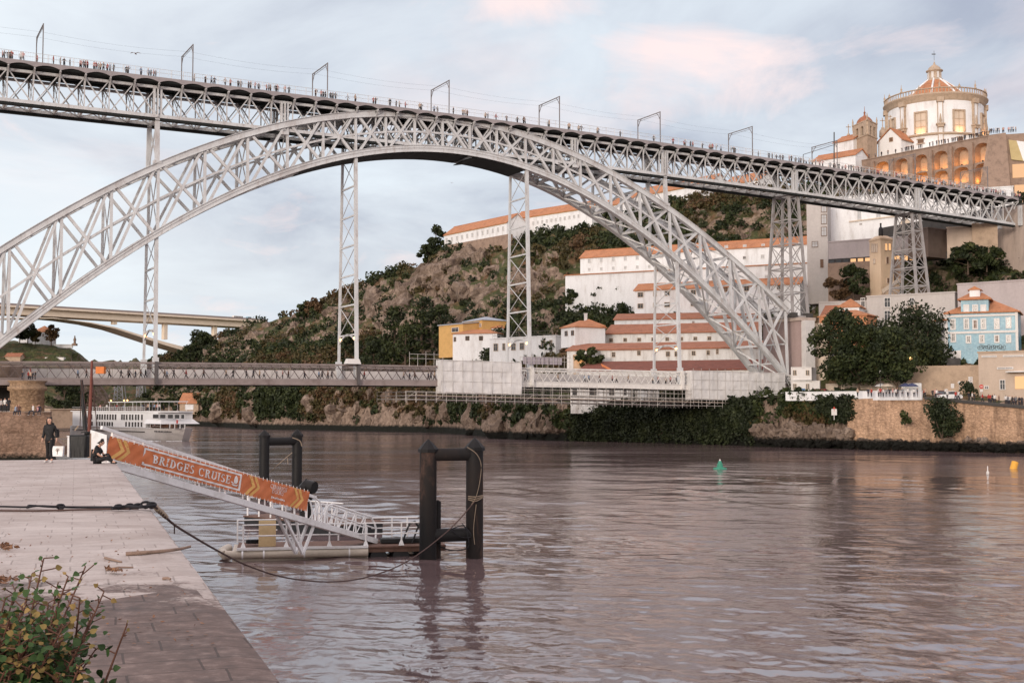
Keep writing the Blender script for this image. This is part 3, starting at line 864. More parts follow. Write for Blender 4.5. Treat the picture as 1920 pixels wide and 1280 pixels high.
LU = [-8 + 3.4333 * k for k in range(55)]
LU = [u for u in LU if u <= 176]
for side, v, sgn in (("near", -.55, -1), ("far", 2 * BC + .55, 1)):
 g = MB()
 for a, b in zip(LU[:-1], LU[1:]):
  mi = 1 if a > 100 else 0
  za, zb_ = ZL(a), ZL(b)
  g.bar(B(a, v, za - .12), B(b, v, zb_ - .12), .4, .28, mi)
  g.bar(B(a, v, za - .75), B(b, v, zb_ - .75), .12, .12, mi)
  g.bar(B(a, v, za - 3.15), B(b, v, zb_ - 3.15), .35, .85, mi)
  g.bar(B(a, v, za - 2.62), B(b, v, zb_ - 2.62), .5, .12, mi)
  g.bar(B(a, v, za - 3.6), B(b, v, zb_ - 3.6), .6, .12, mi)
  um, zm = (a + b) / 2, (za + zb_) / 2
  for (p, q) in ((a, um), (um, b)):
   zp, zq = ZL(p), ZL(q)
   g.bar(B(p, v - .1, zp - .2), B(q, v - .1, zq - 2.6), .07, .27, mi or 3, up=BV)
   g.bar(B(p, v + .05, zp - 2.6), B(q, v + .05, zq - .2), .05, .15, mi or 3, up=BV)
 for q in (34.8, 69.6, 104.4, 139.0):
  g.bar(B(q, v - .25, ZL(q) - 3.55), B(q, v - .25, ZL(q) + .1), .5, .95, 1 if q > 100 else 2, up=BV)
 g.build("lower_deck_girder", [M_steel2, M_steel_w, M_post, M_lat], bridge)
ld = MB()
for a, b in zip(LU[:-1], LU[1:]):
 za, zb_ = ZL(a) - 2.75, ZL(b) - 2.75
 ld.hexa([B(a, -.3, za - .5), B(b, -.3, zb_ - .5), B(b, 2 * BC + .3, zb_ - .5), B(a, 2 * BC + .3, za - .5)],
   [B(a, -.3, za), B(b, -.3, zb_), B(b, 2 * BC + .3, zb_), B(a, 2 * BC + .3, za)], 0)
 ld.bar(B(a, 0, za - .75), B(a, 2 * BC, za - .75), .25, .5, 1)
ld.build("lower_roadway", [M_road, M_under], bridge)
pf = MB()
for a, b in zip(LU[:-1], LU[1:]):
 za, zb_ = ZL(a), ZL(b)
 v = 2 * BC + .25
 pf.hexa([B(a, v, za - 2.6), B(b - .06, v, zb_ - 2.6), B(b - .06, v + .05, zb_ - 2.6), B(a, v + .05, za - 2.6)],
   [B(a, v, za - .85), B(b - .06, v, zb_ - .85), B(b - .06, v + .05, zb_ - .85), B(a, v + .05, za - .85)])
pf.build("parapet_screen", M_mesh, bridge)
# ---- masonry and iron towers on the far bank
def tower(u, ztp, zbt, wt, wb, dt, db, lev, name="lattice_tower"):
 t = MB()
 c = lambda s, d, f: B(u + s * (wt + (wb - wt) * f) / 2, BC + d * (dt + (db - dt) * f) / 2, ztp + (zbt - ztp) * f)
 cs = [(-1, -1), (1, -1), (1, 1), (-1, 1)]
 for s, d in cs: t.bar(c(s, d, 0), c(s, d, 1), .52, .46, up=BV)
 fs = np.linspace(0, 1, lev + 1)
 for i in range(4):
  (s0, d0), (s1, d1) = cs[i], cs[(i + 1) % 4]
  for a, b in zip(fs[:-1], fs[1:]):
   t.bar(c(s0, d0, a), c(s1, d1, b), .12, .14); t.bar(c(s1, d1, a), c(s0, d0, b), .12, .14)
   t.bar(c(s0, d0, a), c(s1, d1, a), .2, .28)
  t.bar(c(s0, d0, 1), c(s1, d1, 1), .3, .4)
 for s, d in cs:
  t.box(c(s, d, 1) + Vector((0, 0, .3)), (1.5, 1.5, .9), 1, (BU, BV, Vector((0, 0, 1))))
 return t.build(name, [M_steel_t, M_lampmetal], bridge)
tower(171.0, zdeck(171) - 6.9, 27.2, 2.5, 4.3, 4.9, 8.6, 5)
tower(207.5, zdeck(207) - 6.9, 31.4, 2.4, 4.1, 4.8, 8.7, 5)
M_granite = mat("granite_ashlar", (.46, .38, .33), .35, .6, .9, .3, streak=True)
M_granite_p = mat("pink_grey_ashlar", (.36, .27, .25), .3, .5, .9, .3, streak=True)
ab = MB()
def ubox(mb, u0, u1, v0, v1, z0, z1, m=0):
 mb.hexa([B(u0, v0, z0), B(u1, v0, z0), B(u1, v1, z0), B(u0, v1, z0)], [B(u0, v0, z1), B(u1, v0, z1), B(u1, v1, z1), B(u0, v1, z1)], m)
ubox(ab, 169.6, 173.2, -1.2, 11.0, 4, 26.2, 1)
ubox(ab, 169.2, 173.6, -1.6, 11.4, 26.2, 26.9, 0)
ubox(ab, 169.9, 172.4, -2.6, -1.2, 12, 26.2, 2)
ubox(ab, 173.2, 182, 1.5, 11.0, 4, 24.5, 0)
ubox(ab, 173.0, 182.2, 1.3, 11.2, 24.5, 25.2, 0)
ab.build("stone_abutment", [M_granite, M_granite_p, mat("pale_stone_pier", (.62, .60, .58), .15, .5, .85)], bridge)
ab = MB()
ubox(ab, 204, 211, -.8, 10, 20, 31.0, 0); ubox(ab, 203.6, 211.4, -1.2, 10.4, 30.3, 30.9, 0)
ab.build("tower_plinth", M_granite, bridge)
ab = MB()
ubox(ab, 242.4, 262, -1.0, 10.2, 34, zdeck(243) - 1.2, 0)
ab.build("deck_abutment", M_granite, bridge)
# materials of the town
M_white = mat("white_limewash", (.78, .79, .80), .2, .5, .9, .12, streak=True, c2=(.58, .565, .55))
M_white_w = mat("weathered_limewash", (.70, .69, .67), .3, .7, .9, .15, streak=True, c2=(.42, .38, .34))
M_cream = mat("cream_render", (.62, .52, .42), .18, .5, .9, .1, streak=True)
M_concrete = mat("pale_concrete", (.50, .47, .45), .14, .3, .9, .1, streak=True)
M_concrete_p = mat("mauve_grey_concrete", (.47, .42, .42), .16, .3, .9, .1, streak=True)
M_beige = mat("beige_stone_cladding", (.52, .42, .34), .16, .5, .9, .1, streak=True)
M_ochre = mat("ochre_render", (.62, .38, .14), .18, .6, .9, .1)
M_stone = mat("brown_granite", (.30, .215, .165), .4, .6, .92, .4)
M_stonel = mat("light_granite", (.44, .33, .24), .35, .7, .92, .35)
M_trim = mat("granite_trim", (.46, .36, .27), .3, 1.2, .9, .2)
M_ochretrim = mat("ochre_trim", (.62, .40, .18), .2, 1, .9)
M_dark = mat("dark_opening", (.028, .025, .025), .4, 1, .6)
M_frame = mat("white_window_frame", (.68, .66, .64), .1, 2, .6)
M_wood = mat("brown_wood", (.17, .10, .065), .35, 3, .7)
def glassmat(name, c):
 n = N(name); n.color(c); n.rough(.12); n.b.inputs["Specular IOR Level"].default_value = .6
 return n.mat
M_glass = glassmat("window_glass", (.05, .055, .06))
M_glass_l = mat("pale_window_shutter", (.46, .47, .48), .1, 2, .7)
def tilemat(name, c, sc=2.2):
 n = N(name)
 wv = n.node("ShaderNodeTexWave", wave_type='BANDS', bands_direction='X'); wv.inputs["Scale"].default_value = .9; wv.inputs["Distortion"].default_value = .4
 n.link(n.pos((1.7, 1.2, .2)), wv.inputs["Vector"])
 a = n.noise(n.pos(), .5, 7, .7); b = n.noise(n.pos((1, 1, 3)), 3.0, 3)
 cc = n.ramp(a, [(.3, tuple(x * .55 for x in c)), (.5, c), (.7, tuple(min(1, x * 1.25) for x in c))])
 cc = n.mix(.35, cc, n.ramp(b, [(.35, tuple(x * .45 for x in c)), (.65, tuple(min(1, x * 1.3) for x in c))]))
 n.color(cc); n.rough(.9); n.bump(n.mix(.5, wv.outputs["Fac"], b), .5, .12)
 return n.mat
M_tile = tilemat("orange_roof_tiles", (.47, .205, .10))
M_tile_b = tilemat("brown_roof_tiles", (.36, .15, .085))
M_tile_d = tilemat("dark_red_roof_tiles", (.22, .075, .05))
M_lit = emit("lit_window", (1, .52, .22), .8)
class Facade:
 """a front wall between two photo columns with level eaves; n points away from the viewer"""
 def __init__(s, x0, y0, Z0, x1, y1=None, Z1=None):
  s.A = P(x0, y0, Z0)
  s.z = s.A.z
  if Z1 is None: s.Bp = PZ(x1, y1, s.z)
  else:
   s.Bp = P(x1, y0, Z1); s.Bp.z = s.z
  s.d = (s.Bp - s.A); s.L = s.d.length; s.d.normalize()
  s.n = Vector((-s.d.y, s.d.x, 0))
  if s.n.y < 0: s.n = -s.n
  s.up = Vector((0, 0, 1))
 def pt(s, t, k, z): return Vector((s.A.x, s.A.y, 0)) + s.d * t + s.n * k + Vector((0, 0, z))
 def hit(s, x, y, k=0.0):
  """photo pixel -> (t along the wall, z)"""
  d = ray(x, y); o = s.pt(0, k, 0)
  q = o.dot(s.n) / d.dot(s.n)
  v = d * q + Vector((0, 0, CAMZ))
  return (v - o).dot(s.d), v.z
 def zof(s, x, y): return s.hit(x, y)[1]
def window(fc, x, y, w, h, root, glass=None, frame=None, kind='window', fr=.12, k=0.0, bars=True, px=True):
 """a framed window set in the front wall; x, y, w, h in photo pixels (centre)"""
 if px:
  t0, z0 = fc.hit(x - w / 2, y + h / 2, k); t1, z1 = fc.hit(x + w / 2, y - h / 2, k)
 else: t0, z0, t1, z1 = x, y, w, h
 m = MB(); g = glass or M_glass
 ax = (fc.d, fc.n, fc.up)
 tc_, zc = (t0 + t1) / 2, (z0 + z1) / 2
 W, H = abs(t1 - t0), abs(z1 - z0)
 m.box(fc.pt(tc_, k - .06, z0 - fr / 2), (W + 2 * fr, .22, fr), 0, ax); m.box(fc.pt(tc_, k - .06, z1 + fr / 2), (W + 2 * fr, .2, fr), 0, ax)
 m.box(fc.pt(t0 - fr / 2, k - .06, zc), (fr, .2, H), 0, ax); m.box(fc.pt(t1 + fr / 2, k - .06, zc), (fr, .2, H), 0, ax)
 if bars:
  m.box(fc.pt(tc_, k - .075, zc), (.07, .05, H), 0, ax); m.box(fc.pt(tc_, k - .075, zc + H * .12), (W, .045, .06), 0, ax)
 o = m.build(kind, frame or M_frame, root)
 m = MB(); m.box(fc.pt(tc_, k - .02, zc), (W, .10, H), 0, ax); m.build("pane", g, o)
 return o
def building(name, label, fc, depth, zb, wall, cat="building", group=None, roof='gable', rise=2.5, roofm=None, over=.35, wins=(), glass=None, frame=None, cornice=None, chim=()):
 root = T(name, label, cat, fc.pt(fc.L / 2, depth / 2, zb), group)
 m = MB()
 c = lambda t, k, z: fc.pt(t, k, z)
 m.hexa([c(0, 0, zb), c(fc.L, 0, zb), c(fc.L, depth, zb), c(0, depth, zb)], [c(0, 0, fc.z), c(fc.L, 0, fc.z), c(fc.L, depth, fc.z), c(0, depth, fc.z)])
 z, L, o = fc.z, fc.L, over
 if roof == 'gable':
  m.prism([c(.02, 0, z), c(.02, depth, z), c(.02, depth / 2, z + rise)], fc.d * (L - .04))
 m.build("wall", wall, root)
 r = MB(); th = .28
 rm = roofm or M_tile
 if roof == 'gable':
  s = rise / (depth / 2)
  for k0, kk in ((-o, 1), (depth + o, -1)):
   a, b = c(-o, k0, z - o * s), c(L + o, k0, z - o * s)
   e, f = c(-o, depth / 2, z + rise), c(L + o, depth / 2, z + rise)
   up = Vector((0, 0, th))
   r.hexa([a, b, f, e], [a + up, b + up, f + up, e + up])
  r.bar(c(-o, depth / 2, z + rise + th), c(L + o, depth / 2, z + rise + th), .35, .22)
 elif roof == 'hip':
  q = min(L, depth) / 2
  zt = z + rise
  base = [c(-o, -o, z), c(L + o, -o, z), c(L + o, depth + o, z), c(-o, depth + o, z)]
  if L >= depth: r0, r1 = c(q, depth / 2, zt), c(L - q, depth / 2, zt)
  else: r0, r1 = c(L / 2, q, zt), c(L / 2, depth - q, zt)
  vs = base + [v + Vector((0, 0, .2)) for v in base] + [r0, r1]
  fs = [(3, 2, 1, 0), (0, 1, 5, 4), (1, 2, 6, 5), (2, 3, 7, 6), (3, 0, 4, 7)]
  if L >= depth: fs += [(4, 5, 9, 8), (5, 6, 9), (6, 7, 8, 9), (7, 4, 8)]
  else: fs += [(4, 5, 8), (5, 6, 9, 8), (6, 7, 9), (7, 4, 8, 9)]
  r.add(vs, fs)
 elif roof == 'mono':       # slopes up and away from the viewer
  a, b, e, f = c(-o, -o, z), c(L + o, -o, z), c(L + o, depth, z + rise), c(-o, depth, z + rise)
  up = Vector((0, 0, th))
  r.hexa([a, b, e, f], [a + up, b + up, e + up, f + up])
  m2 = MB(); m2.prism([c(.03, .05, z), c(.03, depth, z), c(.03, depth, z + rise)], fc.d * (L - .06)); m2.build("gable_wall", wall, root)
 else:                      # flat, with a parapet coping
  rm = roofm or wall
  ax = (fc.d, fc.n, fc.up)
  r.box(c(L / 2, depth / 2, z + .15), (L + .3, depth + .3, .3), 0, ax)
 r.build("roof", rm, root)
 if cornice:
  k = MB(); k.box(c(L / 2, -.08, z - .22), (L + .1, .22, .34), 0, (fc.d, fc.n, fc.up)); k.build("cornice", cornice, root)
 for q in chim:
  k = MB(); t, kk, hh = q
  k.box(c(t, kk, z + rise * .5 + hh / 2), (.8, .8, hh + rise), 0, (fc.d, fc.n, fc.up)); k.box(c(t, kk, z + rise + hh), (1, 1, .2), 0, (fc.d, fc.n, fc.up)); k.build("chimney", M_white, root)
 for wq in wins:
  window(fc, wq[0], wq[1], wq[2], wq[3], root, wq[4] if len(wq) > 4 and wq[4] else glass, frame)
 return root
# terraced white lodges across the river
def rowwin(x0, x1, n, y0, y1, w, h, g=None):
 return [(x0 + (x1 - x0) * i / max(1, n - 1), y0 + (y1 - y0) * i / max(1, n - 1), w, h, g) for i in range(n)]
LG = "white wine lodges stepping up the hillside"
f = Facade(1088, 484, 392, 1552, 455)
building("wine_lodge", "long white two-storey lodge under an orange roof, highest of the stepped rows", f, 9, f.z - 17, M_white, "lodge", LG, 'gable', 2.6, M_tile,
         wins=rowwin(1105, 1240, 7, 489, 480, 4.2, 6.5, M_glass_l) + rowwin(1362, 1500, 5, 464, 458.5, 5, 7, M_glass_l) + rowwin(1105, 1240, 7, 505, 498, 3.4, 4.4, M_glass_l) + [(1396, 483, 4.6, 5, M_dark), (1430, 481, 5, 6, M_glass_l)])
f = Facade(1060, 517, 372, 1552, 492)
building("wine_lodge", "tall blank white lodge wall with a thin orange roof edge and bushes at its foot", f, 9, f.z - 19, M_white, "lodge", LG, 'mono', 1.0, M_tile,
         wins=[(1437, 502, 4.5, 9, M_glass_l), (1477, 499, 4, 8, M_glass_l), (1437, 518, 4.5, 4, M_glass_l), (1395, 506, 4.5, 8, M_glass_l), (1265, 512, 3.6, 6, M_glass_l), (1310, 512, 4.2, 7, M_glass_l)])
f = Facade(1190, 545, 347, 1500, 532)
building("wine_lodge", "white lodge with two rows of shuttered brown windows beside the blank wall", f, 8, f.z - 15, M_white, "lodge", LG, 'gable', 1.9, M_tile,
         wins=[(1201, 552.5, 9, 8), (1228, 551, 5, 8, M_wood), (1251, 550, 8, 8), (1201, 573.5, 9, 8), (1228, 572, 5, 8, M_wood), (1251, 571, 9, 8), (1300, 548, 8, 8), (1300, 569, 8, 8), (1360, 543, 8, 8, M_wood), (1360, 566, 8, 8, M_wood),
               (1400, 541, 8, 8), (1400, 564, 8, 8), (1463, 538, 11, 8), (1463, 560, 9, 8)], frame=M_trim)
f = Facade(1152, 600.5, 336, 1440, 596)
building("wine_lodge", "low white lodge with a deep brown tiled roof below the shuttered windows", f, 8, f.z - 12, M_white, "lodge", LG, 'mono', 2.1, M_tile_b, wins=[(1228, 606, 4, 4, M_wood), (1300, 604, 4, 4, M_wood), (1380, 602, 4, 4, M_wood)])
f = Facade(1135, 627, 322, 1420, 622)
building("wine_lodge", "white lodge with a row of small square windows under a broad tiled roof", f, 9, f.z - 11, M_white_w, "lodge", LG, 'mono', 2.9, M_tile_b,
         wins=rowwin(1146, 1330, 8, 637.5, 634, 5.5, 5.5, M_dark), frame=M_trim)
f = Facade(1063, 658, 306, 1450, 652)
building("wine_lodge", "long weathered white lodge with ivy and small windows, lowest white wall of the steps", f, 9, f.z - 12, M_white_w, "lodge", LG, 'mono', 2.0, M_tile_b,
         wins=[(1077, 669, 3.5, 6, M_dark), (1106, 664.5, 4.2, 6.5, M_dark), (1150.5, 664.5, 5, 8, M_dark), (1198, 661.5, 5, 7.5, M_dark), (1252.5, 663.5, 6, 8, M_dark), (1268.5, 663.5, 5.5, 8, M_dark), (1300.5, 662, 5.5, 7, M_dark), (1328, 661, 4.5, 7, M_dark), (1345, 659, 3, 8, M_dark)], frame=M_trim)
f = Facade(1085, 697, 292, 1440, 693)
building("wine_lodge", "dark red tiled shed roof just above the scaffolded deck", f, 10, f.z - 11, M_white_w, "lodge", LG, 'mono', 2.5, M_tile_d)
f = Facade(1052, 616, 318, 1078, 613)
building("lodge_house", "small white upper floor with an orange hip roof beside the brown stone house", f, 9, f.z - 5, M_white, "house", None, 'hip', 2.0, M_tile, wins=[(1062, 625, 4, 8, M_glass), (1074, 624, 4, 8, M_glass)], frame=M_wood)
f = Facade(1078, 612, 316, 1133, 612)
building("lodge_house", "brown stone house with an orange hip roof and four dark windows", f, 9, f.z - 6, M_stonel, "house", None, 'hip', 2.2, M_tile, wins=[(1090.5, 622, 5, 8), (1109.5, 622, 5, 8), (1095, 640, 6, 5, M_dark), (1117, 640, 6, 5, M_dark)], frame=M_wood, chim=[(3, 4, 1.4)])
f = Facade(1265, 686, 300, 1283, 677)
st = T("stair", "short white outdoor stair against the lowest lodge wall", "stairs", f.pt(0, -1, f.z - 3))
m = MB(); fA, fB = P(1252, 688, 299), P(1272, 672, 299)
for k in range(10):
 t0, t1 = k / 10, (k + 1) / 10
 a, b = fA.lerp(fB, t0), fA.lerp(fB, t1)
 m.box((a + b) / 2 - Vector((0, 0, .6)), (abs(b.x - a.x) + .02, 1.6, 1.4), 0)
m.build("steps", M_white_w, st)
m = MB(); m.bar(fA + Vector((0, -.9, .9)), fB + Vector((0, -.9, .9)), .12, .5); m.build("handrail", M_cream, st)
f = Facade(869, 604, 388, 904, 600)
building("hillside_house", "ochre yellow house under a grey-blue roof on the rocky slope", f, 9, f.z - 11, M_ochre, "house", None, 'hip', 1.5, mat("slate_blue_roof", (.36, .40, .46), .2, 1, .6),
         wins=[(871.5, 611, 4, 9, M_wood), (901, 609.5, 3, 6, M_wood), (869.5, 624.5, 3, 5, M_wood), (884, 625, 3, 3.5, M_wood)])
f = Facade(823, 611, 386, 868, 607)
building("hillside_house", "lower ochre wing with a flat grey roof and a dark terrace opening", f, 8, f.z - 10, M_ochre, "house", None, 'mono', .9, mat("grey_blue_roof", (.40, .43, .48), .2, 1, .6), wins=[(854, 618, 12, 8, M_dark)])
f = Facade(849, 626.5, 374, 932, 625)
building("hillside_house", "white house with an orange roof and two dark square windows beside the ochre house", f, 9, f.z - 8, M_white, "house", None, 'hip', 1.6, M_tile,
         wins=[(876.5, 634, 6, 7, M_dark), (902, 634, 6, 7, M_dark), (853, 636, 3, 7, M_glass)], frame=M_wood)
f = Facade(892, 616, 382, 945, 615)
building("hillside_house", "small white house with an orange hip roof just behind the white square-windowed house", f, 8, f.z - 8, M_white, "house", None, 'hip', 1.8, M_tile, wins=[(936, 621, 4, 7, M_glass)])
f = Facade(918, 636, 352, 1042, 630)
building("hillside_house", "flat-roofed white row house with tall windows behind the iron hanger legs", f, 8, f.z - 7, M_white, "house", None, 'flat', 0, M_white,
         wins=[(930, 651, 7, 13, M_glass), (945, 650, 4, 12, M_glass), (963, 650, 7, 12, M_glass), (979, 649, 7, 12, M_glass), (1019, 645, 6, 12, M_glass), (1033, 643, 4, 10, M_glass)], frame=M_trim)
f = Facade(924, 626, 358, 1035, 622)
m = MB()
for k in range(28):
 t = f.L * k / 27; m.bar(f.pt(t, 0, f.z - 1.6), f.pt(t, 0, f.z + .4), .06)
m.bar(f.pt(0, 0, f.z + .4), f.pt(f.L, 0, f.z + .4), .1); m.bar(f.pt(0, 0, f.z - .6), f.pt(f.L, 0, f.z - .6), .08)
m.box(f.pt(f.L / 2, .3, f.z - 1.9), (f.L, .4, 1.0), 1, (f.d, f.n, f.up))
tag(m.build("terrace_fence", [M_lampmetal, M_stone]), "thin dark railing along the road above the flat-roofed white row house", "fence")
f = Facade(560, 716, 452, 607, 716)
building("riverside_hut", "small white block building showing under the lower deck", f, 5, f.z - 5.5, M_white_w, "building", None, 'flat', 0, M_concrete, wins=[(585, 728, 8, 12, M_cream), (570, 728, 14, 14, M_white)])
f = Facade(337, 755, 560, 372, 755)
building("boat_house", "stone boathouse with an orange tiled roof at the water's edge", f, 14, 5.2, M_stonel, "building", None, 'gable', 4.2, M_tile, over=.6, wins=[(355, 763, 15, 9, M_white)])
f = Facade(372, 754, 562, 420, 756)
building("ruined_shed", "roofless stone shed beside the orange-roofed boathouse", f, 10, 4.0, M_stonel, "building", None, 'flat', 0, M_stone)
CV = "long white convent wings on the skyline"
f = Facade(833, 441, 500, 950, 417)
building("convent_wing", "long white convent wing with an orange roof at the left end of the skyline", f, 10, f.z - 8, M_white, "convent", CV, 'gable', 3.6, M_tile, cornice=M_ochretrim,
         wins=[(838 + 9.6 * i, 450.5 - 2.0 * i, 2.8, 7.5, M_glass_l) for i in range(12)])
f2 = Facade(834, 464, 498, 955, 442)
m = MB(); m.box(f2.pt(f2.L / 2, .8, f2.z - 2), (f2.L, 1.6, 5.5), 0, (f2.d, f2.n, f2.up))
tag(m.build("retaining_wall", M_stone), "low brown stone retaining wall below the leftmost convent wing", "wall")
f = Facade(962, 411, 478, 1110, 389)
building("convent_wing", "lower white convent wing with a gabled bay seen through the iron hanger", f, 10, f.z - 10, M_white, "convent", CV, 'gable', 3.2, M_tile, cornice=M_ochretrim,
         wins=[(1000 + 8.5 * i, 418.5 - 1.35 * i, 2.8, 5.5, M_glass_l) for i in range(11)])
f = Facade(1030, 403, 474, 1045, 400)
building("convent_gable", "narrow white gabled bay with ochre corner strips between the convent wings", f, 6, f.z - 8, M_cream, "convent", None, 'gable', 1.8, M_tile, wins=[(1037.5, 410, 3, 8, M_glass_l)])
f = Facade(1180, 371, 452, 1330, 343)
building("convent_wing", "middle white convent wing with an orange roof behind the arch and two rows of windows", f, 11, f.z - 13, M_white, "convent", CV, 'gable', 3.6, M_tile, cornice=M_ochretrim,
         wins=[(1275 + 12.5 * i, 370 - 2.5 * i, 4, 6.5, M_glass_l) for i in range(6)] + [(1277 + 21 * i, 381 - 2.6 * i, 4.5, 5, M_stonel) for i in range(4)])
f = Facade(1355, 349, 440, 1425, 336)
building("convent_wing", "rightmost white convent wing with ochre pilasters under the upper deck", f, 11, f.z - 9, M_white, "convent", CV, 'gable', 3.6, M_tile, cornice=M_ochretrim,
         wins=[(1364 + 9 * i, 351 - 1.8 * i, 5, 8, M_ochretrim) for i in range(3)])
f = Facade(1115, 392, 462, 1178, 378)
building("convent_wing", "short white convent wing seen between the arch's web bars", f, 9, f.z - 9, M_white, "convent", CV, 'gable', 3.0, M_tile, cornice=M_ochretrim, wins=[(1125 + 10 * i, 398 - 2 * i, 3, 5, M_glass_l) for i in range(5)])
# right bank group
f = Facade(1552, 372, 348, 1900, 372, 330)
hotel = building("hillside_hotel", "large white block with few windows spreading under the upper deck", f, 16, f.z - 17, M_white, "building", None, 'flat', 0, M_white,
         wins=[(1585, 384, 6, 8, M_glass_l), (1597, 383, 6, 8, M_glass_l), (1611, 403, 6, 16, M_glass_l), (1647, 400, 7, 15, M_glass_l), (1685, 398, 6, 14, M_glass_l), (1614, 420, 4, 2.4, M_dark), (1680, 414, 3, 8, M_glass_l), (1784, 418, 11, 4, M_cream), (1790, 420, 12, 8, M_cream)])
m = MB(); a, b = f.hit(1592, 416), f.hit(1700, 403)
m.bar(f.pt(a[0], -.2, a[1]), f.pt(b[0], -.2, b[1]), .3, .35); m.build("string_course", M_cream, hotel)
m = MB(); t_, z_ = f.hit(1697, 414)
m.tube([f.pt(t_, -.15, z_ - .6), f.pt(t_, .1, z_ - .6)], 1.25, 20); m.build("arched_recess", M_cream, hotel)
f = Facade(1512, 372, 336, 1551, 372, 334)
building("concrete_tower", "tall pale concrete slab block behind the left lattice tower", f, 8, f.z - 29, M_concrete, "building", None, 'flat', 0, M_concrete,
         wins=[(1545, 389, 9, 17, M_glass_l), (1545, 411, 9, 17, M_glass_l), (1545, 434, 9, 16, M_glass_l), (1541, 494, 4, 14, M_wood), (1520, 377, 14, 2, M_dark), (1528, 458, 10, 10, M_glass_l)], frame=M_wood)
f = Facade(1553, 455, 322, 1776, 425, 306)
conc = building("concrete_gallery", "long mauve concrete building with a strip of lit windows below the hotel", f, 10, f.zof(1553, 486), M_concrete_p, "building", None, 'flat', 0, M_concrete_p)
g = Facade(1553, 486, 321.6, 1776, 462, 305.6)
m = MB(); m.box(g.pt(g.L / 2, .4, g.z - 1.0), (g.L, .6, 2.0), 0, (g.d, g.n, g.up)); m.build("window_strip", M_dark, conc)
for i in range(16):
 t = g.L * (i + .5) / 16
 m = MB(); m.box(g.pt(t, -.02, g.z - .95), (g.L / 16 * .72, .15, 1.25), 0, (g.d, g.n, g.up))
 m.build("window", M_lit if i in (3, 4, 5, 9, 10, 11, 13, 14) else (M_glass_l if i in (6, 7) else M_glass), conc)
g2 = Facade(1553, 494, 321, 1690, 480, 312)
m = MB(); m.box(g2.pt(g2.L / 2, .5, g2.z - 7), (g2.L, 2, 14), 0, (g2.d, g2.n, g2.up))
tag(m.build("retaining_wall", M_stone), "brown rubble retaining wall under the lit window strip, left of the square tower", "wall")
f = Facade(1775, 428, 303, 1822, 429, 301)
building("concrete_pavilion", "pale beige concrete box right of the lattice tower below the deck", f, 9, f.z - 7.5, M_beige, "building", None, 'flat', 0, M_beige)
f = Facade(1740, 428, 302, 1775, 428, 306)
building("concrete_pavilion", "dark brown recessed concrete bay behind the right lattice tower", f, 6, f.z - 7, mat("brown_concrete", (.16, .12, .10), .25, .6, .9), "building", None, 'flat', 0)
f = Facade(1822, 416, 300, 1870, 412, 298)
m = MB(); m.box(f.pt(f.L / 2, 3, f.z - 5), (f.L, 8, 9), 0, (f.d, f.n, f.up))
tag(m.build("retaining_wall", M_stonel), "light brown stone terrace wall beside the deck's end abutment", "wall")
fT = Facade(1651, 448, 304, 1675, 448, 307)
fL = Facade(1630, 449, 309, 1651, 449, 304)
M_tower = mat("honey_stone", (.66, .50, .35), .16, .6, .9, .1, streak=True)
sq = T("square_tower", "slender beige square tower with paired top windows and a bottle figure on its roof", "tower", fT.pt(0, 3, 26))
m = MB(); c0, c1, c2 = fL.pt(0, 0, 0), fT.pt(0, 0, 0), fT.pt(fT.L, 0, 0); c3 = c0 + c2 - c1
zt, zb_ = fT.z, fT.zof(1652, 560)
Zv = lambda p, z: Vector((p.x, p.y, z))
m.hexa([Zv(c, zb_) for c in (c0, c1, c2, c3)], [Zv(c, zt) for c in (c0, c1, c2, c3)]); m.build("wall", M_tower, sq)
m = MB(); mid = (c0 + c2) / 2
ex = lambda c, k: mid + (c - mid) * k
m.hexa([Zv(ex(c, 1.06), zt) for c in (c0, c1, c2, c3)], [Zv(ex(c, 1.06), zt + .4) for c in (c0, c1, c2, c3)])
m.hexa([Zv(ex(c, 1.0), zt + .4) for c in (c0, c1, c2, c3)], [Zv(ex(c, .55), zt + 1.2) for c in (c0, c1, c2, c3)]); m.build("roof", M_tower, sq)
for (x, y, w_, h_) in ((1661, 463, 4, 12), (1667.5, 463, 4, 12), (1663.5, 488, 4, 11), (1665, 526, 4, 8)): window(fT, x, y, w_, h_, sq, M_lit if y < 470 else M_wood, M_beige, bars=False)
for (x, y, w_, h_) in ((1636, 465, 2.4, 15), (1640, 465, 2.4, 15), (1644.5, 465, 2.4, 15), (1640, 490, 3, 8)): window(fL, x, y, w_, h_, sq, M_cream, M_beige, bars=False)
bt = P(1651.5, 436, 306); bt.z = zt + 1.1
m = MB(); m.lathe(bt, [(0, 0), (.55, 0), (.58, .2), (.58, 1.5), (.45, 1.9), (.22, 2.2), (.2, 2.9), (.24, 2.95), (.24, 3.1), (0, 3.1)], 14)
tag(m.build("bottle_figure", M_dark, None, bt), "black bottle figure standing on the square tower's roof", "statue")
stp = T("stair", "terracotta stair climbing beside the foot of the square tower", "stairs", P(1665, 553, 300))
m = MB(); a, b = P(1652, 555, 300), P(1684, 533, 302)
for k in range(12):
 p, q = a.lerp(b, k / 12), a.lerp(b, (k + 1) / 12)
 m.box((p + q) / 2 - Vector((0, 0, 1)), (abs(q.x - p.x) + .02, 2, 2.2), 0)
m.build("steps", M_stonel, stp)
m = MB(); m.bar(a + Vector((0, -1.1, 1)), b + Vector((0, -1.1, 1)), .15, .9); m.build("handrail", M_cream, stp)
f = Facade(1535, 568, 292, 1625, 556, 288)
building("pale_annex", "pale concrete annex with a dark slit window right of the abutment", f, 7, f.z - 9, M_concrete, "building", None, 'flat', 0, M_concrete, wins=[(1618, 567, 6, 16, M_dark), (1618, 590, 6, 10, M_dark)])
f = Facade(1625, 557, 287, 1790, 553, 276)
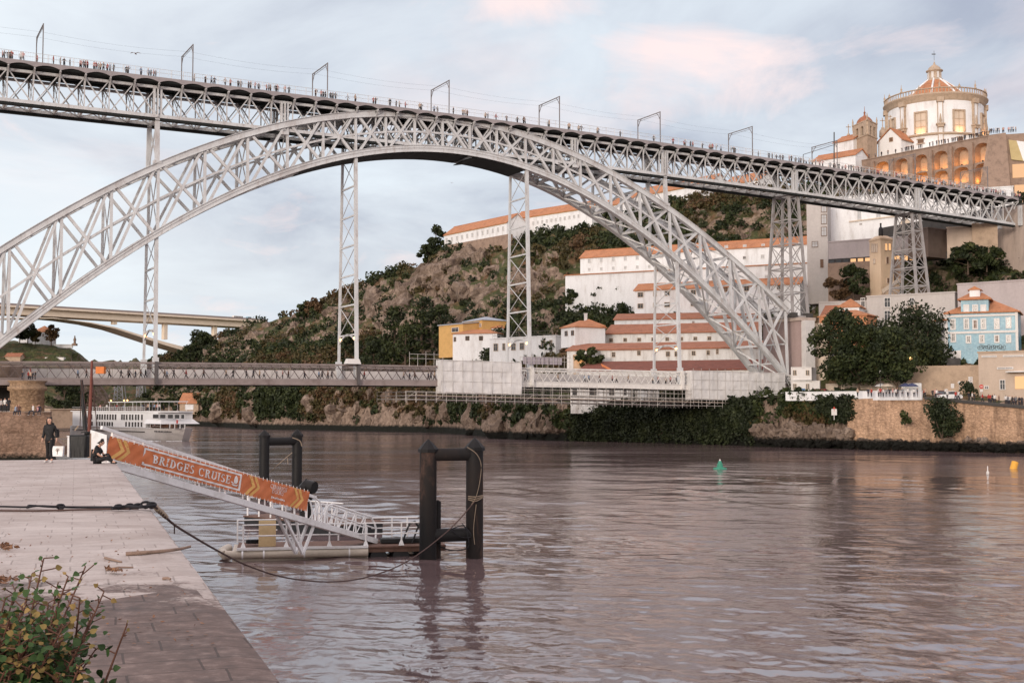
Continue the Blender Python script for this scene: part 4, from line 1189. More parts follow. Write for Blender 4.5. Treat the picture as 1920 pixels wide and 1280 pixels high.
building("pale_annex", "long pale concrete annex with tall dark shutters under the right lattice tower", f, 7, f.z - 12, M_concrete, "building", None, 'flat', 0, M_concrete,
         wins=[(1664, 567, 10, 17, M_glass), (1664, 591, 10, 17, M_glass), (1710, 567, 7, 17, M_glass)])
f = Facade(1572, 577, 281, 1611, 577, 279)
building("roof_house", "small white house with an orange hip roof above the riverside trees", f, 7, f.z - 6, M_white, "house", None, 'hip', 2.2, M_tile)
f = Facade(1541, 592, 282, 1572, 590, 280)
building("roof_house", "house with a dark gable and brown roof beside the abutment", f, 7, f.z - 7, M_cream, "house", None, 'gable', 2.2, M_tile_b)
f = Facade(1536, 595, 272, 1625, 590, 266)
building("orange_house", "terracotta painted house half hidden behind the riverside trees", f, 7, f.z - 15, mat("terracotta_render", (.58, .26, .13), .25, .6, .9), "house", None, 'hip', 1.6, M_tile,
         wins=[(1560, 640, 8, 14, M_glass), (1590, 640, 8, 14, M_glass), (1560, 668, 8, 14, M_glass), (1590, 610, 8, 12, M_glass)])
f = Facade(1795, 534, 276, 1990, 516, 262)
building("party_wall", "tall blank mauve concrete wall behind the blue tiled house", f, 5, f.z - 22, M_concrete_p, "wall", None, 'flat', 0, M_concrete_p)
f = Facade(1520, 606, 268, 1552, 606, 267)
m = MB(); m.box(f.pt(f.L / 2, 1.5, f.z - 8), (f.L, 3, 16), 0, (f.d, f.n, f.up)); m.box(f.pt(f.L / 2, 1.4, f.z - 2.2), (f.L + .5, 3.4, .5), 0, (f.d, f.n, f.up))
tag(m.build("retaining_wall", M_cream), "cream stone wall with ledges right of the bridge abutment", "wall")
M_blue = None
def bluemat():
 n = N("blue_glazed_tiles")
 a = n.noise(n.pos((1, 1, 1)), .35, 6, .65); b = n.noise(n.pos((1, 1, 1)), 2.5, 4, .6)
 c = n.ramp(a, [(.3, (.05, .18, .27)), (.5, (.075, .25, .36)), (.7, (.17, .38, .48))])
 c = n.mix(.3, c, n.ramp(b, [(.35, (.06, .19, .26)), (.65, (.34, .52, .55))]))
 n.color(c); n.rough(.35); n.bump(b, .1, .05); return n.mat
M_blue = bluemat()
f = Facade(1774, 589, 257, 1908, 590, 251)
zb_ = f.zof(1790, 706)
bh = building("blue_house", "blue tiled house with white-framed windows and a raised middle gable", f, 10, zb_, M_blue, "house", None, 'hip', 3.0, M_tile, over=.5)
hb, hw = [], []
for (x, y, w_, h_) in ((1787, 608, 8, 20), (1812, 607, 8, 20), (1828.5, 608, 8, 18), (1844, 607, 8, 20), (1869, 607, 8, 20), (1891, 605, 8, 20), (1787.5, 632, 8, 18), (1816, 636, 8, 13), (1841, 635, 8, 14), (1869, 635, 7, 13), (1891, 635, 7, 13)):
 gls = M_wood if (x, y) in ((1828.5, 608), (1869, 635)) else M_glass
 wn = window(f, x, y, w_ * .62, h_ * .8, bh, gls, M_frame, fr=.28)
for y, hh in ((622.5, .45), (591.5, .4)):
 m = MB(); t_, z_ = f.hit(1840, y); m.box(f.pt(f.L / 2, -.08, z_), (f.L + .1, .3, hh), 0, (f.d, f.n, f.up)); m.build("cornice", M_frame, bh)
for xx in (1775.2, 1907):
 m = MB(); t_, _ = f.hit(xx, 640); m.box(f.pt(t_, -.06, (f.z + zb_) / 2 + 1), (.5, .3, f.z - zb_ - 2), 0, (f.d, f.n, f.up)); m.build("corner_strip", M_frame, bh)
t0, z0 = f.hit(1803, 588, 1.0); t1, z1 = f.hit(1854, 562, 1.0)
m = MB()
m.hexa([f.pt(t0, 1 - 1.1, f.z), f.pt(t1, 1 - 1.1, f.z), f.pt(t1, 8, f.z), f.pt(t0, 8, f.z)], [f.pt(t0, 1 - 1.1, z1), f.pt(t1, 1 - 1.1, z1), f.pt(t1, 8, z1), f.pt(t0, 8, z1)])
m.build("attic", M_blue, bh)
m = MB(); a = [f.pt(t0 - .6, -.7, z1), f.pt(t1 + .6, -.7, z1), f.pt(t1 + .6, 8.5, z1), f.pt(t0 - .6, 8.5, z1)]
q = [f.pt(t0 + 1.4, 3.0, z1 + 1.7), f.pt(t1 - 1.4, 3.0, z1 + 1.7), f.pt(t1 - 1.4, 5.0, z1 + 1.7), f.pt(t0 + 1.4, 5.0, z1 + 1.7)]
m.hexa(a, [v + Vector((0, 0, .25)) for v in a]); m.hexa([v + Vector((0, 0, .25)) for v in a], q); m.build("attic_roof", M_tile, bh)
m = MB(); xm = (t0 + t1) / 2
m.box(f.pt(xm, 2, z1 + 1.3), (2.0, 3, 1.7), 0, (f.d, f.n, f.up)); m.build("dormer", M_white, bh)
m = MB(); m.prism([f.pt(xm - 1.4, .3, z1 + 2.1), f.pt(xm + 1.4, .3, z1 + 2.1), f.pt(xm, .3, z1 + 2.9)], f.n * 3.6); m.build("dormer_roof", M_tile, bh)
for x in (1812, 1828.5, 1844): window(f, x, 579, 6, 12, bh, M_glass if x == 1828.5 else M_white, M_frame, k=-.1, fr=.25)
m = MB(); t_, z_ = f.hit(1790, 676); m.box(f.pt(t_, -.1, z_), (2.6, .3, 4.2), 0, (f.d, f.n, f.up)); t_, z_ = f.hit(1799, 667); m.build("side_door", M_frame, bh)
m = MB()
for k in range(14):      # looping painted lettering low on the blue wall
 x = 1836 + k * 3.6
 t_, z_ = f.hit(x, 652 - (k % 3))
 m.tube([f.pt(t_ + .28 * math.cos(a_), -.07, z_ + .32 * math.sin(a_) * (1 + (k % 2) * .5)) for a_ in np.linspace(0, 5 + (k % 3), 10)], .045, 4)
m.build("lettering", M_dark, bh)
fs_ = Facade(1744, 604, 262, 1774, 604, 257)
building("white_gable_house", "white gable end with an orange roof joined to the blue tiled house", fs_, 8, zb_, M_white, "house", None, 'mono', 1.2, M_tile)
f = Facade(1834, 662, 232, 2010, 652, 222)
bb = building("ticket_building", "beige brick riverside building with a lit doorway at the right edge", f, 10, f.z - 9.5, M_beige, "building", None, 'flat', 0, M_stonel,
              wins=[(1880, 721, 8, 17, M_glass), (1855, 668, 26, 2, M_dark), (1900, 667, 36, 2, M_dark), (1885, 690, 28, 2.4, M_dark), (1850, 726, 6, 4, M_dark)])
m = MB(); t_, z_ = f.hit(1912, 716); m.box(f.pt(t_ + .4, -.05, z_ - .1), (2.4, .2, 2.3), 0, (f.d, f.n, f.up)); m.build("lit_doorway", M_lit, bb)
m = MB(); t_, z_ = f.hit(1912, 712); m.box(f.pt(t_ + 2, -.9, z_ + 1.5), (8, 1.8, .18), 0, (f.d, f.n, f.up)); m.build("canopy", M_white, bb)
# the round church on the hill
M_litstone = emit("niche_lamplight_glow", (1, .52, .22), .6)  # emission stands in for lamplight on the niche stone
def point(name, p, power, c=(1, .50, .16), r=.3):
 l = bpy.data.lights.new(name, 'POINT'); l.energy = power; l.color = c; l.shadow_soft_size = r
 o = bpy.data.objects.new(name, l); col.objects.link(o); o.location = p; return o
ZC = 410.0
cc = P(1754, 240, ZC); RW = 15.3
zn = lambda y: P(1754, y, ZC - RW).z
church = T("round_church", "round white church with an orange tiled dome and stone lantern", "church", Vector((cc.x, cc.y, zn(300))))
ctr = Vector((cc.x, cc.y, 0))
zb0, zl, zc0, zc1, zp = zn(306), zn(249), zn(184), zn(175), zn(164)
m = MB(); m.lathe(ctr, [(RW + .5, zb0), (RW + .5, zl - .3), (RW, zl), (RW, zc0)], 64); m.build("drum_wall", M_white, church)
m = MB(); m.lathe(ctr, [(RW + .45, zl - .7), (RW + 1.2, zl - .5), (RW + 1.25, zl), (RW, zl + .35)], 64); m.build("ledge", M_trim, church)
m = MB(); m.lathe(ctr, [(RW, zc0 - .6), (RW + .5, zc0), (RW + .5, zc0 + .5), (RW + 1.4, zc1 - .3), (RW + 1.5, zc1), (0, zc1 + .05)], 64); m.build("cornice", M_trim, church)
an = lambda deg: Vector((math.sin(R(deg)), -math.cos(R(deg)), 0))
def rad_axes(deg):
 r_ = an(deg); t_ = Vector((math.cos(R(deg)), math.sin(R(deg)), 0)); return (t_, r_, Vector((0, 0, 1)))
ba = MB()
for k in range(96):
 d = an(k * 3.75); ba.tube([ctr + d * (RW + .9) + Vector((0, 0, zc1)), ctr + d * (RW + .9) + Vector((0, 0, zp - .3))], .17, 5)
ba.lathe(ctr, [(RW + .65, zp - .3), (RW + 1.15, zp - .3), (RW + 1.15, zp), (RW + .65, zp), (RW + .65, zp - .3)], 64)
ba.lathe(ctr, [(RW + .65, zc1), (RW + 1.15, zc1), (RW + 1.15, zc1 + .3), (RW + .65, zc1 + .3)], 64)
ba.build("balustrade", M_trim, church)
for k in range(16):
 a = 8.5 + 22.5 * k; d = an(a)
 big_ = k % 2 == 1
 p = ctr + d * (RW + .9) + Vector((0, 0, zp))
 m = MB(); h_ = 2.6 if big_ else 1.3
 m.lathe(p, [(.42, 0), (.42, .3), (.2, .45), (.36, h_ * .4), (.12, h_ * .6), (.06, h_)], 8); m.build("pinnacle", M_trim, church)
for k in range(8):
 a = 9 + 45 * k; ax = rad_axes(a); d = an(a)
 m = MB(); zw0, zw1 = zn(246), zn(208); zc_ = (zw0 + zw1) / 2
 m.box(ctr + d * (RW - .35) + Vector((0, 0, zc_)), (3.3, .75, zw1 - zw0), 1, ax)
 for s in (-1, 1): m.box(ctr + d * (RW + .05) + ax[0] * s * 1.9 + Vector((0, 0, zc_)), (.5, .7, zw1 - zw0), 0, ax)
 m.box(ctr + d * (RW + .05) + Vector((0, 0, zw1 + .25)), (4.3, .75, .5), 0, ax)
 m.box(ctr + d * (RW + .08) + Vector((0, 0, zc_)), (.16, .15, zw1 - zw0), 0, ax)
 for q in (.3, .62): m.box(ctr + d * (RW + .08) + Vector((0, 0, zw0 + (zw1 - zw0) * q)), (3.3, .15, .14), 0, ax)
 m.build("tall_window", [M_trim, M_cream], church)
 if k in (0, 1, 7): point("window_light", ctr + d * (RW + 1.0) + Vector((0, 0, zw0 + .5)), 130, (1, .48, .16), .25)
 m = MB(); z_ = zn(262)
 m.box(ctr + d * (RW + .5) + Vector((0, 0, z_)), (1.9, .3, 1.2), 1, ax); m.box(ctr + d * (RW + .5) + Vector((0, 0, z_ + .75)), (2.6, .5, .3), 0, ax); m.box(ctr + d * (RW + .5) + Vector((0, 0, z_ - .75)), (2.6, .5, .3), 0, ax)
 m.build("low_window", [M_trim, M_wood], church)
 a = -13.5 + 45 * k; ax = rad_axes(a); d = an(a)
 m = MB()
 m.box(ctr + d * (RW + .1) + Vector((0, 0, (zb0 + zc0) / 2)), (1.5, 1.4, zc0 - zb0), 1, ax)
 for s in (-1, 1): m.box(ctr + d * (RW + .12) + ax[0] * s * .75 + Vector((0, 0, (zb0 + zc0) / 2)), (.22, 1.5, zc0 - zb0), 0, ax)
 m.box(ctr + d * (RW + .3) + Vector((0, 0, zc0 - .5)), (2.2, 2.2, 1.6), 0, ax)
 zz_ = zn(233)
 m.box(ctr + d * (RW + .6) + Vector((0, 0, zz_ - .6)), (2.0, 1.8, .8), 0, ax); m.box(ctr + d * (RW + .6) + Vector((0, 0, zz_)), (2.8, 2.2, .35), 0, ax)
 m.lathe(ctr + d * (RW + .9) + Vector((0, 0, zz_)), [(.6, 0), (.35, .8), (.45, 1.2), (.1, 3.4)], 8)
 m.build("pilaster", [M_trim, M_white], church)
zd0, zd1 = zc1, P(1754, 151, ZC).z
RD = 11.0
prof = [(RD - (RD - 2.3) * t ** 1.15, zd0 + (zd1 - zd0) * (t ** .86)) for t in np.linspace(0, 1, 10)]
m = MB(); m.lathe(ctr, prof, 48); m.build("dome", M_tile, church)
m = MB()
for k in range(8):
 d = an(20 + 45 * k)
 pts = [ctr + d * (r_ + .05) + Vector((0, 0, z_ + .1)) for r_, z_ in prof]
 m.tube(pts, .33, 5)
m.build("dome_rib", M_white, church)
zl0, zl1, zl2 = P(1754, 152, ZC).z, P(1754, 133, ZC).z, P(1754, 124, ZC).z
m = MB(); m.lathe(ctr, [(2.8, zl0 - .8), (2.8, zl0 + .3), (2.25, zl0 + .3), (2.25, zl1 - .5), (2.75, zl1 - .3), (2.75, zl1), (2.1, zl1 + .1), (1.9, zl1 + .9), (1.0, zl2), (.35, zl2 + .5), (.3, zl2 + 1.1), (.1, zl2 + 1.2), (.06, zl2 + 2.0)], 24)
m.build("lantern", M_trim, church)
for k in range(8):
 a = 10 + 45 * k; ax = rad_axes(a)
 m = MB(); m.box(ctr + an(a) * 2.2 + Vector((0, 0, (zl0 + zl1) / 2 - .1)), (.75, .2, (zl1 - zl0) * .62), 0, ax); m.build("lantern_window", M_frame, church)
m = MB(); p = ctr + Vector((0, 0, zl2 + 2)); m.tube([p, p + Vector((0, 0, 3.2))], .06, 5); m.bar(p + Vector((-.8, 0, 2.0)), p + Vector((.5, 0, 2.0)), .08, .3); m.build("weather_vane", M_lampmetal, church)
ta, tb_, tcn = P(1600, 300, 399), P(1627, 300, 390), P(1645, 300, 396)
for v in (ta, tb_, tcn): v.z = 0
td = ta + tcn - tb_
zt_ = lambda y: P(1627, y, 390).z
bell = T("bell_tower", "square granite bell tower with open belfry arches and a small dome", "bell tower", Vector((tb_.x, tb_.y + 4, zt_(304))))
q4 = [ta, tb_, tcn, td]; tm = (ta + tcn) / 2
Zv = lambda p, z, k=1.0: Vector((tm.x + (p.x - tm.x) * k, tm.y + (p.y - tm.y) * k, z))
def ring(mb, z0, z1, k0, k1=None, mi=0): mb.hexa([Zv(p, z0, k0) for p in q4], [Zv(p, z1, k1 or k0) for p in q4], mi)
m = MB(); ring(m, zt_(310), zt_(253), 1.0); m.build("shaft", M_stonel, bell)
m = MB(); ring(m, zt_(253), zt_(251), 1.07); ring(m, zt_(226), zt_(224), 1.08); m.build("cornice", M_trim, bell)
m = MB()
for i in range(4):
 a, b = q4[i], q4[(i + 1) % 4]
 for t, w_ in ((.10, .2), (.5, .16), (.9, .2)):
  c_ = a.lerp(b, t); dd = (b - a).normalized(); nn_ = Vector((-dd.y, dd.x, 0))
  L_ = (b - a).length
  m.box(Vector((c_.x, c_.y, (zt_(251) + zt_(226)) / 2)) - (c_ - tm).normalized() * .3, (L_ * w_, .8, zt_(226) - zt_(251)), 0, (dd, nn_, Vector((0, 0, 1))))
 c_ = a.lerp(b, .5); m.box(Vector((c_.x, c_.y, zt_(230))) - (c_ - tm).normalized() * .3, (L_, .75, zt_(226) - zt_(233)), 0, (dd, nn_, Vector((0, 0, 1))))
m.build("belfry", M_trim, bell)
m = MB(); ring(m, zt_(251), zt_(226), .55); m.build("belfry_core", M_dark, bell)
zz0 = zt_(224); rr = (tcn - ta).length * .36
m = MB(); m.lathe(Vector((tm.x, tm.y, zz0)), [(rr, 0), (rr * .98, .5), (rr * .85, 1.4), (rr * .55, 2.3), (rr * .2, 2.8), (.3, 3.1), (.25, 3.7), (.4, 3.9), (.1, 4.4), (.05, 6.0)], 20); m.build("cupola", M_tile_b, bell)
for p in q4:
 m = MB(); m.lathe(Zv(p, zz0, 1.0), [(.35, 0), (.2, .5), (.3, .9), (.05, 2.2)], 6); m.build("pinnacle", M_trim, bell)
f = Facade(1563, 269, 402, 1600, 261)
building("church_nave", "white church wing with an orange roof left of the bell tower", f, 9, f.z - 8, M_white, "church", None, 'gable', 2.4, M_tile)
f = Facade(1524, 303, 396, 1604, 290)
building("church_wing", "low white wing with a long orange roof at the end of the upper deck", f, 8, f.z - 6, M_white, "church", None, 'gable', 2.2, M_tile)
f = Facade(1646, 268, 400, 1690, 268, 394)
gb_ = T("church_porch", "white gabled church porch between the bell tower and the round drum", "church", f.pt(3, 3, f.z - 8))
m = MB(); L_ = f.L
m.hexa([f.pt(0, 0, f.z - 9), f.pt(L_, 0, f.z - 9), f.pt(L_, 12, f.z - 9), f.pt(0, 12, f.z - 9)], [f.pt(0, 0, f.z), f.pt(L_, 0, f.z), f.pt(L_, 12, f.z), f.pt(0, 12, f.z)])
m.prism([f.pt(0, 0, f.z), f.pt(L_, 0, f.z), f.pt(L_ * .55, 0, f.z + 3.8)], f.n * 11.9); m.build("wall", M_white, gb_)
m = MB()
for a, b in ((f.pt(-.5, -.3, f.z - .3), f.pt(L_ * .55, -.3, f.z + 4.0)), (f.pt(L_ + .5, -.3, f.z - .3), f.pt(L_ * .55, -.3, f.z + 4.0))):
 m.hexa([a, b, b + f.n * 12.5, a + f.n * 12.5], [a + Vector((0, 0, .35)), b + Vector((0, 0, .35)), b + f.n * 12.5 + Vector((0, 0, .35)), a + f.n * 12.5 + Vector((0, 0, .35))])
m.build("roof", M_tile, gb_)
window(f, 1671, 262, 6, 8, gb_, M_wood, M_trim, bars=False)
m = MB(); a = f.pt(L_ * .55, 0, f.z + 4.2); m.bar(a, a + Vector((0, 0, 2.6)), .6); m.bar(a + Vector((0, 0, 2.6)), a + Vector((0, 0, 4.2)), .2); m.bar(a + Vector((-.6, 0, 3.7)), a + Vector((.6, 0, 3.7)), .2); m.build("cross", M_trim, gb_)
for x, y in ((1655, 246), (1591, 258)):
 p = P(x, y, 404)
 m = MB(); m.lathe(p, [(1.2, -2), (1.1, 0), (.6, .6), (.45, 1.2)], 8); m.bar(p + Vector((0, 0, 1)), p + Vector((0, 0, 4.4)), .22); m.bar(p + Vector((-.8, 0, 3.5)), p + Vector((.8, 0, 3.5)), .22)
 tag(m.build("roof_cross", M_trim, None, p), "stone cross on a pedestal behind the bell tower" if x > 1600 else "stone cross rising left of the bell tower", "cross")
zT = P(1856, 255, 352).z
fw = Facade(1636, 297.5, 384, 1857, None, 352) if False else None
A_, Bq = PZ(1615, 302, zT), P(1857, 255, 352); Bq.z = zT
fw = Facade.__new__(Facade); fw.A, fw.Bp, fw.z = A_, Bq, zT
fw.d = (Bq - A_); fw.L = fw.d.length; fw.d.normalize(); fw.n = Vector((-fw.d.y, fw.d.x, 0)); fw.up = Vector((0, 0, 1))
if fw.n.y < 0: fw.n = -fw.n
wall = T("arched_terrace_wall", "massive granite terrace wall with two rows of floodlit arched niches", "retaining wall", fw.pt(fw.L / 2, 2, zT - 26))
NI = [(1642, 1667, 303, 322), (1678, 1702, 297, 327), (1715, 1739, 290, 322), (1751, 1777, 283, 315), (1788, 1816, 276, 308), (1827, 1855, 268, 301)]
NL = [(1677, 1700, 331, 352), (1714, 1736, 321, 345), (1748, 1774, 321, 346), (1787, 1812, 314, 342), (1824, 1850, 307, 342)]
ZB = zT - 27
cells = []
for row, lst in ((0, NI), (1, NL)):
 for (xa, xb, ya, yb) in lst:
  t0, z1 = fw.hit(xa, ya + 2); t1, z0 = fw.hit(xb, yb)
  zs = fw.hit((xa + xb) / 2, ya)[1]
  cells.append((row, t0, t1, z0, zs))
m = MB(); DP = 3.0; ax = (fw.d, fw.n, fw.up)
m.box(fw.pt(fw.L / 2, DP + 1.5, (zT + ZB) / 2), (fw.L, 3, zT - ZB), 1, ax)      # back of the niches
us = sorted(set([0, fw.L] + [c for q in cells if q[0] == 0 for c in (q[1], q[2])]))
def slab_(t0, t1, z0, z1, k0=0, k1=DP): m.hexa([fw.pt(t0, k0, z0), fw.pt(t1, k0, z0), fw.pt(t1, k1, z0), fw.pt(t0, k1, z0)], [fw.pt(t0, k0, z1), fw.pt(t1, k0, z1), fw.pt(t1, k1, z1), fw.pt(t0, k1, z1)])
up_ = sorted([q for q in cells if q[0] == 0], key=lambda q: q[1])
lo_ = sorted([q for q in cells if q[0] == 1], key=lambda q: q[1])
prev = 0.0
for i, q in enumerate(up_):
 slab_(prev, q[1], ZB, zT); prev = q[2]
 slab_(q[1] - 1.15, q[1] - .15, ZB, zT - 1.0, -.9, 0)
 lowq = [w_ for w_ in lo_ if w_[1] < q[2] and w_[2] > q[1]]
 lq = lowq[0] if lowq else None
 def archfill(t0, t1, zspring, zhead, ztop_):
  n = 10
  for k in range(n):
   a, b = k / n, (k + 1) / n
   ha = zspring + (zhead - zspring) * math.sqrt(max(0, 1 - (2 * a - 1) ** 2)); hb = zspring + (zhead - zspring) * math.sqrt(max(0, 1 - (2 * b - 1) ** 2))
   p0, p1 = t0 + (t1 - t0) * a, t0 + (t1 - t0) * b
   m.hexa([fw.pt(p0, 0, ha), fw.pt(p1, 0, hb), fw.pt(p1, DP, hb), fw.pt(p0, DP, ha)], [fw.pt(p0, 0, ztop_), fw.pt(p1, 0, ztop_), fw.pt(p1, DP, ztop_), fw.pt(p0, DP, ztop_)])
 hd = q[4]; sp_ = hd - min(2.0, (q[2] - q[1]) * .33)
 archfill(q[1], q[2], sp_, hd, zT)
 if lq:
  archfill(q[1], q[2], lq[4] - 1.2, lq[4], q[3]); slab_(q[1], q[2], ZB, lq[3])
 else: slab_(q[1], q[2], ZB, q[3])
slab_(prev, fw.L, ZB, zT)
for k in np.arange(0, fw.L, 3.3): slab_(k, min(fw.L, k + 3.25), zT, zT + .25, -.25, 1.0)
m.build("masonry", [M_stone, M_stonel], wall)
for i, q in enumerate(cells):
 p = fw.pt((q[1] + q[2]) / 2 - .6, 1.3, q[3] + .7)
 lm = MB(); lm.lathe(p - Vector((0, 0, .5)), [(.25, 0), (.25, .3), (.35, .4)], 8, 0); lm.lathe(p - Vector((0, 0, .1)), [(.3, 0), (0, .05)], 8, 1)
 lm.build("floodlight", [M_lampmetal, M_lamp], wall)
 point("niche_light", p + Vector((0, 0, .35)), 200 if q[0] else 170, (1, .42, .10))
cb0, cb1 = fw.pt(fw.L, 0, 0), None
f2 = Facade(1886, 258, 349.5, 1990, 272, 345)
bm_ = MB()
pA, pB, pC, pD = fw.pt(fw.L - .4, -.3, 0), f2.pt(0, -.3, 0), f2.pt(0, 8, 0), fw.pt(fw.L - .4, 8, 0)
bot = [Vector((p.x, p.y, ZB)) for p in (fw.pt(fw.L - 4.2, -3.2, 0), f2.pt(1.4, -3.2, 0), f2.pt(1.4, 8, 0), fw.pt(fw.L - 4.2, 8, 0))]
bm_.hexa(bot, [Vector((p.x, p.y, zT + .3)) for p in (pA, pB, pC, pD)])
tag(bm_.build("stone_bastion", M_stone), "sloping granite corner bastion at the right end of the arched wall", "bastion")
m = MB(); m.box(f2.pt(f2.L / 2, 2, zT - 13), (f2.L, 3, 26), 0, (f2.d, f2.n, f2.up))
wr = T("return_wall", "granite return wall with a white and yellow panel right of the bastion", "wall", f2.pt(f2.L / 2, 2, zT - 26))
m.build("masonry", M_stone, wr)
m = MB(); a = f2.hit(1891, 262); b = f2.hit(1905, 300)
m.prism([f2.pt(a[0], .3, a[1]), f2.pt(f2.hit(1906, 264)[0], .3, f2.hit(1906, 264)[1]), f2.pt(f2.hit(1919, 302)[0], .3, f2.hit(1919, 302)[1]), f2.pt(f2.hit(1896, 299)[0], .3, f2.hit(1896, 299)[1])], -f2.n * .3)
m.build("yellow_panel", mat("pale_yellow_paint", (.50, .40, .20), .12, .5, .8), wr)
m = MB(); m.prism([f2.pt(f2.hit(1906, 264)[0], .3, f2.hit(1906, 264)[1]), f2.pt(f2.hit(1960, 271)[0], .3, f2.hit(1960, 271)[1]), f2.pt(f2.hit(1960, 310)[0], .3, f2.hit(1960, 310)[1]), f2.pt(f2.hit(1919, 302)[0], .3, f2.hit(1919, 302)[1])], -f2.n * .3)
m.build("white_panel", M_white, wr)
for (x, y, h_) in ((1910, 320, 26), (1914, 356, 20)):
 m = MB(); t_, z_ = f2.hit(x, y); m.box(f2.pt(t_, .45, z_), (3.2, .3, h_ * .15), 0, (f2.d, f2.n, f2.up)); m.build("lit_niche", M_litstone, wr)
tf = MB(); pts = [fw.pt(-6, 5.5, zT - .1), fw.pt(fw.L, 5.5, zT - .1), f2.pt(f2.L, 3, zT - .1), f2.pt(f2.L, 80, zT - .1), fw.pt(-6, 80, zT - .1)]
tf.prism(pts, (0, 0, -20)); tag(tf.build("terrace_ground", M_stonel), kind="structure")
rg = MB(); zr = zdeck(243) - .6
rg.prism([B(243, -6, zr), B(282, -6, zr), B(282, 60, zr), B(243, 60, zr)], (0, 0, -22)); tag(rg.build("plaza_pavement", M_road), kind="structure")
# the concrete bridge upstream
M_conc_w = mat("warm_concrete", (.80, .69, .56), .1, .05, .9, .05)
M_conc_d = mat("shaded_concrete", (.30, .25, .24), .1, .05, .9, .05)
ZI0 = P(0, 571, 640).z
def IB(x):  # point on the deck's top edge at photo column x
 t = x / 470.0
 return PZ(x, 571 + 28.5 * t + 0.0 * t * t, ZI0)
ib = T("concrete_bridge", "pale concrete road bridge with a thin arch far behind the iron bridge", "bridge", IB(200) - Vector((0, 0, 50)))
a, b = IB(-260), IB(500)
dd = (b - a).normalized(); dn = Vector((-dd.y, dd.x, 0)); UPV = Vector((0, 0, 1))
L_ = (b - a).length
m = MB()
m.box((a + b) / 2 + dn * 9 - Vector((0, 0, .5)), (L_, 20, 1.0), 0, (dd, dn, UPV))
m.box((a + b) / 2 + dn * 9 - Vector((0, 0, 2.7)), (L_, 15, 3.6), 0, (dd, dn, UPV))
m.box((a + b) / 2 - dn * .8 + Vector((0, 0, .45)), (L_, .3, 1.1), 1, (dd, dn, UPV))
m.build("deck", [M_conc_w, M_conc_d], ib)
def on_ib(x, y, k=1.0):
 d = ray(x, y); o = a + dn * k; q = (o - Vector((0, 0, CAMZ))).dot(dn) / d.dot(dn)
 return d * q + Vector((0, 0, CAMZ))
m = MB()
pa = [(-200, 672), (-120, 628), (-50, 600), (20, 595), (100, 595), (120, 598), (170, 604), (216, 613), (262, 627), (310, 641), (360, 654), (396, 664)]
pb = [(-200, 690), (-120, 640), (-50, 606), (20, 597), (100, 597), (122, 599), (170, 606), (216, 616), (262, 631), (310, 647), (358, 661), (390, 672)]
for (p0, p1, q0, q1) in zip(pa[:-1], pa[1:], pb[:-1], pb[1:]):
 A0, A1, B0, B1 = on_ib(*p0), on_ib(*p1), on_ib(*q0), on_ib(*q1)
 w_ = dn * 16
 m.hexa([B0, B1, B1 + w_, B0 + w_], [A0, A1, A1 + w_, A0 + w_])
m.build("arch", M_conc_w, ib)
for x, yb in ((217, 608), (312, 636), (405, 650), (-95, 615)):
 yt = 594 + (x - 130) / 360 * 12 if x > 0 else 592
 m = MB(); p0, p1 = on_ib(x, yb, 3), on_ib(x, yt, 3)
 m.box((p0 + p1) / 2 + dn * 2, (2.2, 3, abs(p1.z - p0.z)), 0, (dd, dn, UPV)); m.build("pillar", M_conc_w, ib)
def simple_bus(name, label, x, wpx, hpx, c):
 p0 = on_ib(x, 597, 2); p = IB(x) + dn * 4
 L = wpx * p.y / FPX; H = hpx * p.y / FPX
 root = T(name, label, "bus", p + Vector((0, 0, .0)))
 m = MB(); m.box(p + Vector((0, 0, .45 + H / 2)), (L, 2.5, H), 0, (dd, dn, UPV)); m.build("body", c, root, bevel=.25)
 for i in range(6):
  m = MB(); m.box(p + dd * (L * (-.42 + .168 * i)) - dn * 1.26 + Vector((0, 0, .45 + H * .68)), (L * .13, .04, H * .34), 0, (dd, dn, UPV)); m.build("window", M_glass, root)
 for s in (-.3, .3):
  m = MB(); q = p + dd * (L * s) - dn * 1.2 + Vector((0, 0, .5)); m.tube([q, q + dn * .3], .5, 12); m.build("wheel", M_lampmetal, root)
simple_bus("bus", "white bus crossing the far concrete bridge near the hill", 452, 20, 5.5, M_frame)
simple_bus("bus", "small pale blue van following the white bus on the concrete bridge", 473, 8, 5, M_blue)
# hilltop chapel on the near bank
f = Facade(61, 623, 690, 88, 623, 688)
building("hilltop_chapel", "cream hilltop chapel with an orange pyramid roof on the left hill", f, 9, f.z - 7, M_white, "chapel", None, 'hip', 4.0, M_tile, wins=[(70, 628, 3, 5, M_wood), (81, 628, 3, 5, M_wood)])
f = Facade(35, 626, 700, 53, 625, 700)
building("hilltop_house", "small white house partly hidden behind the arch foot on the left hill", f, 8, f.z - 6, M_white, "house", None, 'gable', 2.0, M_frame)
f = Facade(100, 645, 682, 136, 647, 684)
m = MB(); m.box(f.pt(f.L / 2, 1, f.z - 1), (f.L, 2, 2), 0, (f.d, f.n, f.up)); tag(m.build("garden_wall", M_white), "low white garden wall along the edge of the left hill", "wall")
p = P(140, 648, 684)
m = MB(); m.box(p + Vector((0, 0, .6)), (2.4, 2.4, 1.2)); m.lathe(p + Vector((0, 0, 1.2)), [(.8, 0), (.6, 1.2), (.9, 2.2), (.5, 3.0), (.35, 3.6), (.4, 4.1), (0, 4.5)], 8)
tag(m.build("hill_statue", M_stone, None, p), "dark statue standing at the tip of the left hill", "statue")
